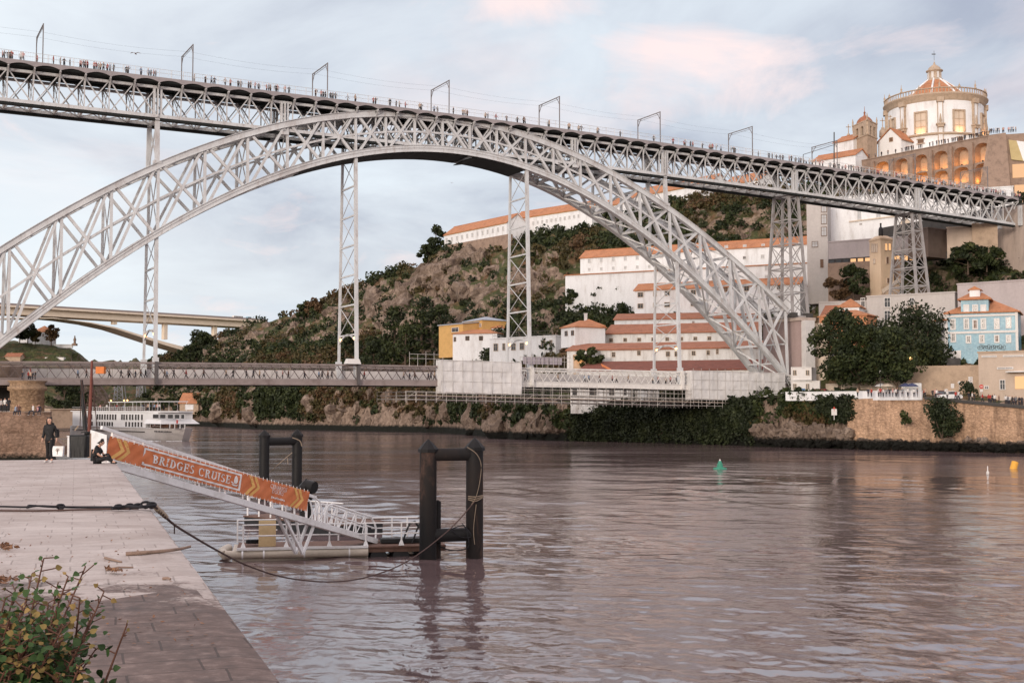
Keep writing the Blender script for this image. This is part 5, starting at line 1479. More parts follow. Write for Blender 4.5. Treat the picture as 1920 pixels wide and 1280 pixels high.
for i, (x, y, h_, r_, mt) in enumerate(((37, 640, 10, 5, M_leaf_dark), (52, 640, 11, 5, M_leaf_dark), (66, 641, 7, 3.6, M_leaf_olive), (96, 645, 11, 5, M_leaf_rust))):
 tree("hill_tree", ["dark tree left of the hilltop chapel, nearest the arch", "dark tree just left of the hilltop chapel", "small olive tree in front of the chapel", "rust-coloured tree right of the hilltop chapel"][i], P(x, y + 3, 676), h_, r_, mt, "trees by the hilltop chapel", nclump=16, leaf=.8, per=40)
f = Facade(85, 669, 640, 120, 675, 640)
m = MB(); m.box(f.pt(f.L / 2, 1, f.z - 1.4), (f.L, 3, 2.4), 0, (f.d, f.n, f.up)); tag(m.build("hillside_shed", M_frame), "long white shed roof below the left hilltop", "shed")
f = Facade(10, 668, 630, 38, 668, 630)
building("hillside_cottage", "low stone cottage on the slope below the hilltop chapel", f, 6, f.z - 5, M_stonel, "house", None, 'gable', 1.5, M_tile_b)
for i, (x, w_, yb) in enumerate(((222, 17, 750), (262, 13, 744))):
 m = MB(); Y = 700
 for s in (-1, 1):
  for k in (0, 6): m.bar(P(x + s * w_ / 2, yb, Y) + Vector((0, k, 0)), P(x + s * w_ * .28, 700, Y) + Vector((0, k * .6, 0)), .5)
 ys = np.linspace(yb, 700, 6)
 for y0, y1 in zip(ys[:-1], ys[1:]):
  k0 = .5 - .22 * (yb - y0) / (yb - 700); k1 = .5 - .22 * (yb - y1) / (yb - 700)
  m.bar(P(x - w_ * k0, y0, Y), P(x + w_ * k1, y1, Y), .3); m.bar(P(x + w_ * k0, y0, Y), P(x - w_ * k1, y1, Y), .3); m.bar(P(x - w_ * k1, y1, Y), P(x + w_ * k1, y1, Y), .3)
 tag(m.build("lattice_pier", M_steel), ["wider lattice iron pier far upstream under the lower deck", "fainter lattice iron pier right of the wider one far upstream"][i], "pier", "iron piers far upstream")
f = Facade(94, 767, 420, 170, 768, 430)
m = MB(); m.box(f.pt(f.L / 2, 2, f.z - 3.2), (f.L, 4, 6.4), 0, (f.d, f.n, f.up)); m.box(f.pt(f.L / 2, 1.8, f.z + .05), (f.L + .4, 4.6, .35), 1, (f.d, f.n, f.up))
tag(m.build("river_wall", [M_stonel, M_trim]), "distant stone river wall behind the cruise ship's stern", "wall")
def wallmat(name, c, tide=True):
 n = N(name); p = n.pos()
 v = n.node("ShaderNodeTexVoronoi"); v.inputs["Scale"].default_value = 1.1; n.link(n.pos((1, 1, 1.7)), v.inputs["Vector"])
 vd = n.node("ShaderNodeTexVoronoi", feature='DISTANCE_TO_EDGE'); vd.inputs["Scale"].default_value = 1.1; n.link(n.pos((1, 1, 1.7)), vd.inputs["Vector"])
 a = n.noise(n.pos((1, 1, .4)), .35, 7, .7); b = n.noise(p, 2.2, 5, .65)
 cc = n.ramp(a, [(.3, tuple(x * .42 for x in c)), (.5, c), (.72, tuple(min(1, x * 1.5) for x in c))])
 cc = n.mix(.4, cc, n.ramp(b, [(.3, tuple(x * .35 for x in c)), (.7, tuple(min(1, x * 1.5) for x in c))]))
 cc = n.mix(n.ramp(vd.outputs["Distance"], [(.0, (.45,) * 3), (.08, (0,) * 3)]), cc, tuple(x * .3 for x in c))
 if tide:
  sp = n.node("ShaderNodeSeparateXYZ"); n.link(n.geo.outputs["Position"], sp.inputs[0])
  tz = n.math('MULTIPLY_ADD', b, 1.4, n.math('ADD', sp.outputs[2], -.7))
  cc = n.mix(n.ramp(n.math('MULTIPLY', tz, .1, clamp=True), [(.14, (1,) * 3), (.20, (0,) * 3)]), cc, (.014, .014, .010))
 n.color(cc); n.rough(.92); n.b.inputs["Specular IOR Level"].default_value = .2
 n.bump(n.mix(.5, b, vd.outputs["Distance"]), .8, .4)
 return n.mat
# stone pier and embankment, left
pc = P(51, 745, 190); pc.z = 0
m = MB(); rp = 31 * 190 / FPX
zt_, z1_ = P(51, 713, 187).z, P(51, 728, 187).z
pr = T("stone_pier", "round stone pier carrying the lower deck at the left bank", "bridge pier", Vector((pc.x, pc.y, 4)))
m.lathe(pc, [(rp, 0), (rp * .98, z1_ - .4), (rp + .35, z1_ - .2), (rp + .35, z1_ + .3), (rp, z1_ + .4), (rp, zt_ - .3), (rp + .4, zt_), (0, zt_)], 28); m.build("masonry", wallmat("pier_ashlar", (.36, .25, .165), False), pr)
eb = P(0, 772, 150).z
e0, e1, e2 = P(-420, 772, 150), P(94, 771, 152), P(96, 769, 330)
for v in (e0, e1, e2): v.z = 0
em = MB()
Zs = lambda p, z: Vector((p.x, p.y, z))
nxx, nzz = 150, 26
vs, fs = [], []
path = [e0.lerp(e1, t) for t in np.linspace(.55, 1, 110)] + [e1.lerp(e2, t) for t in np.linspace(0, 1, 60)[1:]]
for i, p in enumerate(path):
 for k in range(nzz + 1):
  z = -1.5 + (eb + 1.5) * k / nzz
  out = 1.6 * max(0, .42 - k / nzz) * 2
  q = Vector((p.x * .5, p.y * .5, z * .7))
  h_ = mnoise.fractal(q, .9, 2.1, 4) * (.25 + 1.1 * max(0, .5 - k / nzz))
  nrm = Vector((0, -1, 0)) if i < 110 else Vector((1, 0, 0))
  vs.append(p + nrm * (out + h_) + Vector((0, 0, z)))
for i in range(len(path) - 1):
 for k in range(nzz):
  a_ = i * (nzz + 1) + k; fs.append((a_, a_ + nzz + 1, a_ + nzz + 2, a_ + 1))
em.add(vs, fs)
em.face([Zs(path[0], eb), Zs(e1, eb), Zs(e2, eb), Vector((-420, 330, eb)), Vector((-420, 150, eb))], 1)
M_bankwall = wallmat("mossy_rubble_wall", (.27, .18, .13))
M_quaywall = wallmat("ochre_rubble_wall", (.50, .33, .22))
tag(em.build("embankment", [M_bankwall, M_stonel]), "mossy stone embankment wall on the left bank, below the round pier", "wall")
f = Facade(-90, 716, 196, 20, 716, 196)
m = MB(); m.box(f.pt(f.L / 2, 4, f.z + 1), (f.L, 9, 3.6), 0, (f.d, f.n, f.up)); m.box(f.pt(f.L / 2, 6, 8), (f.L, 3, 9), 1, (f.d, f.n, f.up))
for k in range(16): m.bar(f.pt(f.L * .75 + k * .28, -.6, f.z - .9), f.pt(f.L * .75 + k * .28, -.6, f.z + .6), .08, None, 2)
tag(m.build("underpass", [M_stone, M_dark, M_lampmetal]), "dark underpass opening left of the round stone pier", "passage")
# near side of the far quay: wall, terrace furniture
# the near quay
ZQ = 5.25
Q0, Q1 = PZ(530, 1280, ZQ), PZ(215, 864, ZQ)
QD = (Q1 - Q0); QD.z = 0; QD.normalize(); QN = Vector((-QD.y, QD.x, 0))     # QN points left, inland
QE = lambda s, k=0.0, z=ZQ: Vector((Q1.x, Q1.y, 0)) + QD * s + QN * k + Vector((0, 0, z))
def paving():
 n = N("granite_paving")
 ang = math.atan2(QD.y, QD.x)
 mp = n.node("ShaderNodeMapping"); mp.inputs["Rotation"].default_value = (0, 0, -ang + math.pi / 2)
 n.link(n.geo.outputs["Position"], mp.inputs["Vector"])
 wob = n.node("ShaderNodeVectorMath", operation='ADD')
 wn = n.node("ShaderNodeTexNoise"); wn.inputs["Scale"].default_value = 1.3; n.link(n.geo.outputs["Position"], wn.inputs["Vector"])
 ws = n.node("ShaderNodeVectorMath", operation='SCALE'); ws.inputs["Scale"].default_value = .05; n.link(wn.outputs["Color"], ws.inputs[0])
 n.link(mp.outputs[0], wob.inputs[0]); n.link(ws.outputs[0], wob.inputs[1])
 br = n.node("ShaderNodeTexBrick"); br.offset = .43; br.squash = 1.35; br.squash_frequency = 3
 br.inputs["Scale"].default_value = 1.0; br.inputs["Brick Width"].default_value = .72; br.inputs["Row Height"].default_value = .46
 br.inputs["Mortar Size"].default_value = .011; br.inputs["Mortar Smooth"].default_value = .3; br.inputs["Bias"].default_value = -.1
 br.inputs["Color1"].default_value = (.55, .49, .455, 1); br.inputs["Color2"].default_value = (.42, .37, .34, 1); br.inputs["Mortar"].default_value = (.17, .14, .125, 1)
 n.link(wob.outputs[0], br.inputs["Vector"])
 a = n.noise(n.pos(), .22, 7, .65); b = n.noise(n.pos(), 1.1, 7, .7, .4); f = n.noise(n.pos(), 14, 4, .7)
 c = n.mix(.36, br.outputs["Color"], n.ramp(b, [(.3, (.34, .265, .235)), (.5, (.53, .46, .42)), (.72, (.64, .57, .53))]), 'MIX')
 c = n.mix(.16, c, n.ramp(f, [(.3, (.2, .17, .16)), (.7, (.8, .75, .7))]))
 c = n.mix(n.math('MULTIPLY', n.ramp(n.noise(n.pos((1, 1, 1)), .42, 8, .72, .8), [(.40, (1,) * 3), (.58, (0,) * 3)]), .55), c, (.29, .225, .195))
 c = n.mix(n.ramp(f, [(.62, (0,) * 3), (.72, (.5,) * 3)]), c, (.16, .125, .105))
 sp = n.node("ShaderNodeSeparateXYZ"); n.link(n.geo.outputs["Position"], sp.inputs[0])
 e = n.math('ADD', sp.outputs[1], n.math('MULTIPLY', n.math('SUBTRACT', b, .5), 4.0))
 e = n.math('ADD', e, n.math('MULTIPLY', n.math('SUBTRACT', f, .5), 3.2))
 vb = n.node('ShaderNodeTexVoronoi'); vb.inputs['Scale'].default_value = 1.7; n.link(mp.outputs[0], vb.inputs['Vector'])
 sb_ = n.node('ShaderNodeSeparateColor'); n.link(vb.outputs['Color'], sb_.inputs[0]); e = n.math('ADD', e, n.math('MULTIPLY', n.math('SUBTRACT', sb_.outputs[0], .5), 1.8))
 st = n.ramp(n.math('MULTIPLY', e, .04, clamp=True), [(.0, (1,) * 3), (.515, (1,) * 3), (.535, (.6,) * 3), (.56, (.0,) * 3)])
 near_brown = n.ramp(b, [(.28, (.03, .019, .016)), (.5, (.105, .068, .057)), (.74, (.21, .15, .13))])  # mottled darker brown for the near end of the paving
 sp2 = n.noise(n.pos(), 5.5, 6, .75)
 near_brown = n.mix(.45, near_brown, n.ramp(sp2, [(.36, (.025, .016, .014)), (.52, (.12, .078, .066)), (.66, (.33, .25, .22))]))
 near_brown = n.mix(n.math('MULTIPLY', br.outputs["Fac"], .75), near_brown, (.03, .022, .02))
 c = n.mix(n.math('MULTIPLY', st, .9), c, near_brown)
 n.color(c); n.rough(n.ramp(b, [(.3, (.62,) * 3), (.7, (.9,) * 3)])); n.b.inputs["Specular IOR Level"].default_value = .3
 h = n.math('SUBTRACT', n.math('MULTIPLY_ADD', f, .35, n.math('MULTIPLY', b, .5)), n.math('MULTIPLY', br.outputs["Fac"], 1.0))
 n.bump(h, .5, .02)
 return n.mat
M_pave = paving()
qm = MB()
far_l = PZ(-700, 855, ZQ)
far_c = Vector((Q1.x, Q1.y, ZQ)) + QD * 2.2
grid = []
S0 = -(Q1 - Q0).length - 26
for i in range(61):
 s = S0 + (2.2 - S0) * i / 60
 row = []
 for j in range(25):
  k = (j / 24) ** 1.6 * 34
  p = QE(s, k)
  p.z += .012 * mnoise.noise(p * .4) - (.03 if j == 0 else 0)
  row.append(p)
 grid.append(row)
vs = [p for r_ in grid for p in r_]
fs = [(i * 25 + j, (i + 1) * 25 + j, (i + 1) * 25 + j + 1, i * 25 + j + 1) for i in range(60) for j in range(24)]
qm.add(vs, fs, 0, True)
qm.face([QE(S0, 0, ZQ - .03), QE(2.2, 0, ZQ - .03), QE(2.2, 0, -3), QE(S0, 0, -3)], 1)
qm.face([QE(2.2, 0, ZQ - .03), QE(2.2, 34, ZQ), QE(2.2, 34, -3), QE(2.2, 0, -3)], 1)
tag(qm.build("quay_pavement", [M_pave, M_bankwall]), kind="structure")
# ---- ropes and litter lying on the quay
M_rope_d = mat("dark_wet_rope", (.014, .014, .018), .4, 6, .8, .4)
M_rope_b = mat("brown_rope", (.085, .05, .042), .4, 8, .85, .4)
M_rope_y = mat("pale_rope", (.30, .235, .175), .3, 8, .85, .4)
M_drift = mat("driftwood", (.26, .18, .14), .4, 5, .85, .4)
M_leaflit = leafmat("dead_leaves", (.10, .045, .025), (.22, .11, .06), (.34, .20, .11), 2.0)
def onq(x, y, dz=0.0): return PZ(x, y, ZQ + dz)
def rope(pts, r, mb, m=0, twist=0.0, n=6):
 ps = [Vector(p) for p in pts]; out = []
 for i in range(len(ps) - 1):
  for k in range(6):
   t = k / 6
   p0, p1, p2, p3 = ps[max(i - 1, 0)], ps[i], ps[i + 1], ps[min(i + 2, len(ps) - 1)]
   out.append(.5 * ((2 * p1) + (p2 - p0) * t + (2 * p0 - 5 * p1 + 4 * p2 - p3) * t * t + (3 * p1 - p0 - 3 * p2 + p3) * t ** 3))
 out.append(ps[-1])
 mb.tube(out, r, n, m)
m = MB()
rope([onq(-60, 949, .04), onq(0, 949, .05), onq(50, 950, .05), onq(56, 947, .06), onq(100, 950, .05), onq(160, 951, .05), onq(215, 951, .06), onq(250, 949, .07), onq(288, 948, .07)], .021, m)
rope([onq(50, 951, .05), onq(70, 948, .07), onq(105, 949, .07), onq(135, 950, .06), onq(210, 950, .06)], .022, m)
for (x, y, k) in ((113, 950, .06), (222, 950, .05), (243, 949, .06), (258, 948, .05), (273, 946, .08), (284, 947, .07)):
 c = onq(x, y, .08)
 m.tube([c + Vector((k * math.cos(a_) * 1.1, .05 * math.sin(2 * a_), k * .7 * math.sin(a_))) for a_ in np.linspace(0, 6.6, 16)], .026, 5)
rope([onq(210, 952, .09), onq(235, 949, .10), onq(262, 950, .10), onq(290, 947, .10)], .034, m)
tag(m.build("mooring_rope", M_rope_d), "thick knotted dark mooring rope lying straight across the quay", "rope")
m = MB(); rope([onq(-60, 955, .03), onq(20, 957, .03), onq(80, 957, .03), onq(150, 955, .03), onq(260, 953, .04)], .02, m)
tag(m.build("thin_rope", M_rope_b), "thin brown rope running beside the thick dark rope on the quay", "rope")
m = MB()
pe = PZ(295, 953, ZQ - .05)
pr_ = [onq(286, 949, .08), pe, P(318, 976, 27), P(345, 995, 30), P(412, 1034, 36), P(470, 1062, 40), P(540, 1083, 43), P(625, 1090, 46), P(700, 1078, 50), P(770, 1048, 54), P(845, 990, 58), P(893, 936, 60.2)]
rope(pr_, .028, m)
m.tube([P(327, 984, 28), P(327, 1000, 28)], .015, 4)
tag(m.build("slack_line", M_rope_b), "long slack brown line sagging from the quay edge to the right pile", "rope")
m = MB()
for k in range(5): c = P(292 + k * 4, 951 + k * 3.4, 25.2 + k * .3); m.tube([c + Vector((-.05, 0, .06)), c + Vector((.06, 0, -.07))], .05, 6)
tag(m.build("rope_sleeve", M_rope_y), "yellow and black rope sleeve where the line bends over the quay edge", "rope sleeve")
def stick(name, label, pts, r, cat="branch"):
 m = MB(); m.tube([onq(x, y, r * .8 + .01 * (i % 2)) for i, (x, y) in enumerate(pts)], [r * (1.0 - .5 * i / len(pts)) for i in range(len(pts))], 6)
 if len(pts) > 3: m.tube([onq(*pts[1], r), onq(pts[1][0] - 4, pts[1][1] - 4, r)], r * .5, 5)
 tag(m.build(name, M_drift), label, cat)
stick("driftwood_branch", "long pale driftwood branch lying near the quay edge", [(236, 1038), (262, 1036), (290, 1034), (320, 1031), (340, 1028), (357, 1024)], .032)
stick("twig", "short brown twig below the long driftwood branch", [(197, 1045), (212, 1049), (228, 1053)], .018, "twig")
stick("twig", "thin twig beside the small heap of leaves on the paving", [(200, 1068), (222, 1063), (250, 1063)], .016, "twig")
stick("twig", "small dark twig on the paving left of the wet slabs' upper edge", [(306, 1084), (314, 1083), (320, 1085)], .02, "twig")
def litter(name, label, x, y, w_, h_, n, kind=None):
 c = np.array([onq(x + rng.normal() * w_, y + rng.normal() * h_, .02 + .05 * rng.random()) for _ in range(n)])
 me = quads_mesh(name, leaf_quads(c, .035, 1.2), M_leaflit); o = bpy.data.objects.new(name, me); col.objects.link(o)
 for _ in range(max(2, n // 12)):
  pass
 return tag(o, label, "leaf heap")
litter("leaf_heap", "heap of dead leaves and twigs at the left edge of the quay", 12, 1023, 8, 2.5, 90)
litter("leaf_heap", "small loose heap of dead leaves in the middle of the pale paving", 213, 1067, 6, 1.5, 40)
litter("leaf_heap", "dark scatter of dead leaves at the left edge just above the bush", 6, 1085, 10, 3.5, 60)
c = np.array([PZ(rng.uniform(-40, 420), y_, ZQ + .012) for y_ in rng.uniform(985, 1210, 260)])
me = quads_mesh("leaf_litter", leaf_quads(c[(c - np.array(Q1)) @ np.array(QN) > .3], .022, 3), M_leaflit); o = bpy.data.objects.new("leaf_litter", me); col.objects.link(o)
tag(o, "fine leaf litter scattered over the quay paving", "litter", kind="stuff")
# ---- the leafy bush in the near left corner
M_bleaf = leafmat("broad_green_leaves", (.022, .050, .015), (.040, .080, .022), (.068, .105, .030), 1.6)
M_bleaf2 = leafmat("yellowing_leaves", (.11, .09, .03), (.22, .155, .05), (.33, .21, .08), 2.0)
def leaf_shape(mb, p, d, up, L, W, mi):
 d = d.normalized(); s = d.cross(up)
 if s.length < 1e-3: s = d.cross(Vector((1, 0, 0)))
 s.normalize(); n_ = s.cross(d)
 prof = [(0, 0), (.12, .34), (.32, .5), (.55, .42), (.78, .22), (1, 0)]
 vs = [p + d * (L * t) - n_ * (L * .18 * t * t) for t, _ in prof]
 l_ = [p + d * (L * t) + s * (W * w_) + n_ * (.12 * W * w_) - n_ * (L * .18 * t * t) for t, w_ in prof[1:-1]]
 r_ = [p + d * (L * t) - s * (W * w_) + n_ * (.12 * W * w_) - n_ * (L * .18 * t * t) for t, w_ in prof[1:-1]]
 V = vs + l_ + r_
 nL = len(prof)
 fs = [(0, 1, nL)] + [(i, i + 1, nL + i, nL + i - 1) for i in range(1, nL - 2)] + [(nL - 2, nL - 1, nL + nL - 3)]
 fs += [(0, nL + 4, 1)] + [(i, nL + 4 + i - 1, nL + 4 + i, i + 1) for i in range(1, nL - 2)] + [(nL - 2, nL + 4 + nL - 3, nL - 1)]
 mb.add(V, fs, mi, False)
bs = T("leafy_bush", "leafy green bush with reddish stems in the near left corner", "bush", (-2.1, 5.2, ZQ))
st_, lf = MB(), MB()
tips = [(82, 1046, 5.0), (60, 1075, 5.2), (160, 1062, 5.1), (128, 1080, 4.9), (195, 1108, 5.0), (238, 1170, 4.7), (30, 1100, 5.3), (10, 1120, 5.0), (108, 1095, 5.3), (150, 1120, 4.8), (175, 1150, 5.2), (50, 1130, 4.7), (-20, 1110, 5.2),
  (90, 1130, 5.0), (120, 1160, 4.7), (70, 1170, 5.2), (20, 1165, 4.6), (160, 1190, 4.6), (130, 1215, 5.1), (40, 1205, 5.0), (95, 1225, 4.7), (0, 1215, 5.3), (180, 1215, 5.0), (60, 1250, 4.8), (150, 1255, 5.0), (-40, 1170, 5.1), (-60, 1240, 4.9)]
for k in range(150): tips.append((rng.uniform(-90, 50 + 110 * rng.random()), rng.uniform(1150, 1300), rng.uniform(4.4, 5.5)))
allp = []
for i, (x, y, Y) in enumerate(tips):
 tip = P(x, y, Y)
 bx = -2.25 + (x - 60) * .0010 + rng.normal() * .06; base = Vector((bx, 5.0 + rng.normal() * .25, ZQ))
 if (x, y) == (238, 1170): base = Vector((-1.93, 4.9, ZQ))
 midp = base.lerp(tip, .5) + Vector((rng.normal() * .06, rng.normal() * .06, .05))
 pts = [base.lerp(midp, t) * (1 - t) + midp.lerp(tip, t) * t for t in np.linspace(0, 1, 9)]
 allp.append(pts)
 st_.tube(pts, [.012 * (1 - .75 * k / 8) for k in range(9)], 5)
 Ls = (tip - base).length
 nl = 46 if y < 1130 else 74
 if (x, y) == (238, 1170): nl = 14
 for q in range(nl):
  t = 1 - (q / nl) ** 1.05 * (.72 if y < 1130 else .85)
  f_ = t * 8; a_ = int(min(7, f_)); p = pts[a_].lerp(pts[a_ + 1], f_ - a_)
  ang = q * 2.4 + i
  dv = Vector((math.cos(ang), math.sin(ang) * .8, .35 + .3 * rng.normal()))
  sz = (.022 + .022 * rng.random()) * (.75 + .5 * (1 - t) * 1.2)
  young = t > .84 or rng.random() < .06
  p2 = p + dv.normalized() * (.012 + .05 * rng.random() ** 2)
  st_.tube([p, p2], .003, 3)
  leaf_shape(lf, p2, dv, Vector((rng.normal() * .6, -.75 + rng.normal() * .5, .55)), sz, sz * .84, 1 if (young and rng.random() < .35) else 0)
for k in range(15000):
 q = allp[rng.integers(25, len(allp))]; f_ = rng.uniform(2.2, 7.6); p = q[int(f_)].lerp(q[int(f_) + 1], f_ - int(f_)) + Vector(rng.normal(size=3)) * .075
 sz = .020 + .022 * rng.random()
 leaf_shape(lf, p, Vector((rng.normal(), rng.normal() * .7, .25 + .5 * rng.normal())), Vector((rng.normal() * .6, -.6 + rng.normal() * .6, .7)), sz, sz * .84, 1 if rng.random() < .05 else 0)
st_.build("stem", mat("reddish_stem", (.13, .06, .04), .3, 8, .7), bs); lf.build("foliage", [M_bleaf, M_bleaf2], bs)
# landing stage
M_wht = mat("white_painted_steel", (.85, .85, .85), .08, 1.2, .45, .05, c2=(.62, .60, .57))
M_pile = mat("tarred_steel_pile", (.013, .0125, .013), .35, 1.2, .55, .15, streak=True, c2=(.009, .009, .010), spec=.2)
def pilemat():
 n = N("rusty_tarred_pile")
 a = n.noise(n.pos((1, 1, .4)), .8, 7, .7, .5); b = n.noise(n.pos(), 4, 5, .7)
 c = n.ramp(a, [(.36, (.012, .012, .013)), (.54, (.022, .018, .017)), (.66, (.075, .047, .038)), (.78, (.15, .092, .07))])
 c = n.mix(n.ramp(b, [(.55, (0,) * 3), (.75, (.6,) * 3)]), c, (.02, .017, .016))
 n.color(c); n.rough(n.ramp(a, [(.4, (.6,) * 3), (.7, (.9,) * 3)])); n.b.inputs["Specular IOR Level"].default_value = .15; n.bump(b, .25, .05); return n.mat
M_pile_r = pilemat()
M_deck = mat("weathered_deck_planks", (.17, .10, .075), .4, 2.5, .85, .4)
M_float = mat("beige_fender", (.52, .46, .38), .2, 1, .6)
M_black = mat("black_rubber", (.018, .018, .019), .3, 2, .6)
M_ltcream = mat("cream_board", (.66, .50, .28), .12, 1, .75)
Yp, zdk = 60.3, .58
pl, prr = PZ(444, 1028, zdk), PZ(836, 1020, zdk)
pd = (prr - pl); pd.z = 0; PLn = pd.length; pd.normalize(); pn = Vector((-pd.y, pd.x, 0))
PT = lambda t, k, z: Vector((pl.x, pl.y, 0)) + pd * t + pn * k + Vector((0, 0, z))
pax = (pd, pn, Vector((0, 0, 1)))
def pt_of(x): # photo column -> t along the front edge
 d = ray(x, 1000); q = (Vector((pl.x, pl.y, 0)) - Vector((0, 0, 0))).dot(pn) / (d.x * pn.x + d.y * pn.y)
 return (Vector((d.x * q, d.y * q, 0)) - Vector((pl.x, pl.y, 0))).dot(pd)
WP = 3.0
pon = T("landing_pontoon", "low floating landing stage with white railings under the gangway", "pontoon", PT(PLn / 2, WP / 2, 0))
tr_ = pt_of(690)
m = MB()
for k in range(24): m.box(PT(PLn * .5 - .0, WP * (k + .5) / 24, zdk - .06), (PLn, WP / 24 - .012, .07), 0, pax)
m.build("deck", M_deck, pon)
m = MB(); m.box(PT(tr_ / 2 - .1, WP / 2, .15), (tr_ + .2, WP - .1, .66), 0, pax); m.build("hull", M_float, pon)
m = MB()
m.tube([PT(-.55, .1, .28), PT(tr_ * .5, -.06, .28), PT(tr_, -.06, .28)], .2, 12, 0)
m.tube([PT(-.55, .1, .28), PT(-.75, WP * .5, .28), PT(-.5, WP, .28)], .22, 12, 0)
m.box(PT(tr_ / 2, -.1, zdk - .02), (tr_, .1, .12), 1, pax)
for x in (455, 495, 571, 655): t = pt_of(x); m.tube([PT(t - .04, -.06, .28), PT(t + .04, -.06, .28)], .21, 12, 1)
m.build("fender", [M_float, M_wht], pon)
m = MB(); m.box(PT((tr_ + PLn) / 2, WP / 2, .38), (PLn - tr_, WP - .2, .24), 0, pax)
m.build("timber_frame", M_deck, pon)
for x in (711, 753, 800):
 m = MB(); t = pt_of(x); m.tube([PT(t, .15, .0), PT(t, WP - .2, .0)], .42, 14); m.build("float_drum", M_black, pon)
def railpost(mb, t, k, h, flare=True):
 mb.bar(PT(t, k, zdk), PT(t, k, zdk + h), .07, .07)
 if flare: mb.hexa([PT(t - .13, k - .1, zdk), PT(t + .13, k - .1, zdk), PT(t + .13, k + .1, zdk), PT(t - .13, k + .1, zdk)], [PT(t - .04, k - .04, zdk + .26), PT(t + .04, k - .04, zdk + .26), PT(t + .04, k + .04, zdk + .26), PT(t - .04, k + .04, zdk + .26)])
m = MB()
for x in (456, 537, 618, 686, 753): railpost(m, pt_of(x), .06, 1.12)
for z in (1.1, .58): m.tube([PT(pt_of(456), .06, zdk + z), PT(pt_of(620), .06, zdk + z), PT(pt_of(792), .06, zdk + z)], .038, 6)
m.build("railing", M_wht, pon)
m = MB()
for t in (pt_of(456) - .35, pt_of(560), pt_of(640), pt_of(745), pt_of(775)): railpost(m, t, WP - .1, 1.12, False)
for z in (1.1, .58): m.tube([PT(pt_of(456) - .35, WP - .1, zdk + z), PT(pt_of(520), WP - .1, zdk + z)], .035, 6); m.tube([PT(pt_of(705), WP - .1, zdk + z), PT(pt_of(795), WP - .1, zdk + z)], .035, 6)
m.build("railing", M_wht, pon)
t = pt_of(501)
m = MB(); m.box(PT(t, .75, zdk + .62), (.82, .12, 1.24), 0, pax); m.bar(PT(t - .35, .85, zdk), PT(t - .35, .85, zdk + 1.2), .06); m.bar(PT(t + .35, .85, zdk), PT(t + .35, .85, zdk + 1.2), .06)
tag(m.build("cream_board", M_ltcream, None, PT(t, .75, zdk)), "cream yellow board standing on the landing stage behind the railing", "board")
m = MB()
for k in range(3):
 t = pt_of(470) + k * .22; c = PT(t, 1.4, zdk + .1)
 m.tube([c + Vector((.22 * math.cos(a_), .22 * math.sin(a_), .05 * (a_ / 6))) for a_ in np.linspace(0, 19, 40)], .045, 5)
tag(m.build("coiled_hose", M_rope_d), "dark coiled ropes on the landing stage beside the cream board", "rope")
m = MB()
for k in (0, 1):
 t = pt_of(757) + k * .5; m.tube([PT(t, .8, zdk), PT(t + .25, .8, zdk + .7), PT(t + .42, .8, zdk + 1.05), PT(t + .62, .8, zdk + 1.1), PT(t + .85, .8, zdk + .75)], .05, 6)
m.box(PT(pt_of(760), 1.4, zdk + .12), (2.2, .9, .2), 0, pax)
tag(m.build("boarding_ladder", M_black), "black bent ladder hoops at the right end of the landing stage", "ladder")
f0, f1 = PZ(458, 968, .6), PZ(640, 985, .6)
sd_ = (f1 - f0); sd_.z = 0; SL = sd_.length; sd_.normalize(); sn_ = Vector((-sd_.y, sd_.x, 0))
ST = lambda t, k, z: Vector((f0.x, f0.y, 0)) + sd_ * t + sn_ * k + Vector((0, 0, z))
sp_ = T("rear_pontoon", "dark second floating stage behind the gangway with short white posts", "pontoon", ST(SL / 2, 1, 0))
m = MB(); m.box(ST(SL / 2, 1.6, .2), (SL, 3.2, .8), 0, (sd_, sn_, UPV)); m.build("hull", M_black, sp_)
m = MB(); m.box(ST(SL / 2, 1.6, .63), (SL + .1, 3.3, .08), 0, (sd_, sn_, UPV)); m.build("deck", M_deck, sp_)
m = MB()
for k in range(8): m.bar(ST(.2 + k * SL / 8, .1, .65), ST(.2 + k * SL / 8, .1, 1.9), .09)
m.tube([ST(.2, .1, 1.85), ST(SL, .1, 1.85)], .05, 6); m.build("railing", M_wht, sp_)
# ---- gangway with its orange banner
GA, GB = PZ(207, 866, ZQ + .02), PZ(706, 1013, zdk + .1)
gd = GB - GA; gh = Vector((gd.x, gd.y, 0)); GL = gh.length; gh.normalize(); gn = Vector((-gh.y, gh.x, 0))
GT = lambda t, k, h: Vector((GA.x, GA.y, 0)) + gh * t + gn * k + Vector((0, 0, GA.z + (GB.z - GA.z) * t / GL + h))
def ghit(x, y, k=0.0):
 d = ray(x, y); o = Vector((GA.x, GA.y, 0)) + gn * k
 q = o.dot(gn) / (d.x * gn.x + d.y * gn.y); v = d * q + Vector((0, 0, CAMZ))
 t = (v - o).dot(gh); return t, v.z - (GA.z + (GB.z - GA.z) * t / GL)
gw = T("gangway", "white sloping gangway with an orange cruise banner along its side", "gangway", GA)
GW = .55
m = MB(); m.hexa([GT(0, .05, -.12), GT(GL, .05, -.12), GT(GL, GW - .05, -.12), GT(0, GW - .05, -.12)], [GT(0, .05, 0), GT(GL, .05, 0), GT(GL, GW - .05, 0), GT(0, GW - .05, 0)]); m.build("walkway", M_wht, gw)
topz = ghit(400, 869.5)[1]
tb_l, tb_r = ghit(190, 812)[0], ghit(592, 925)[0]
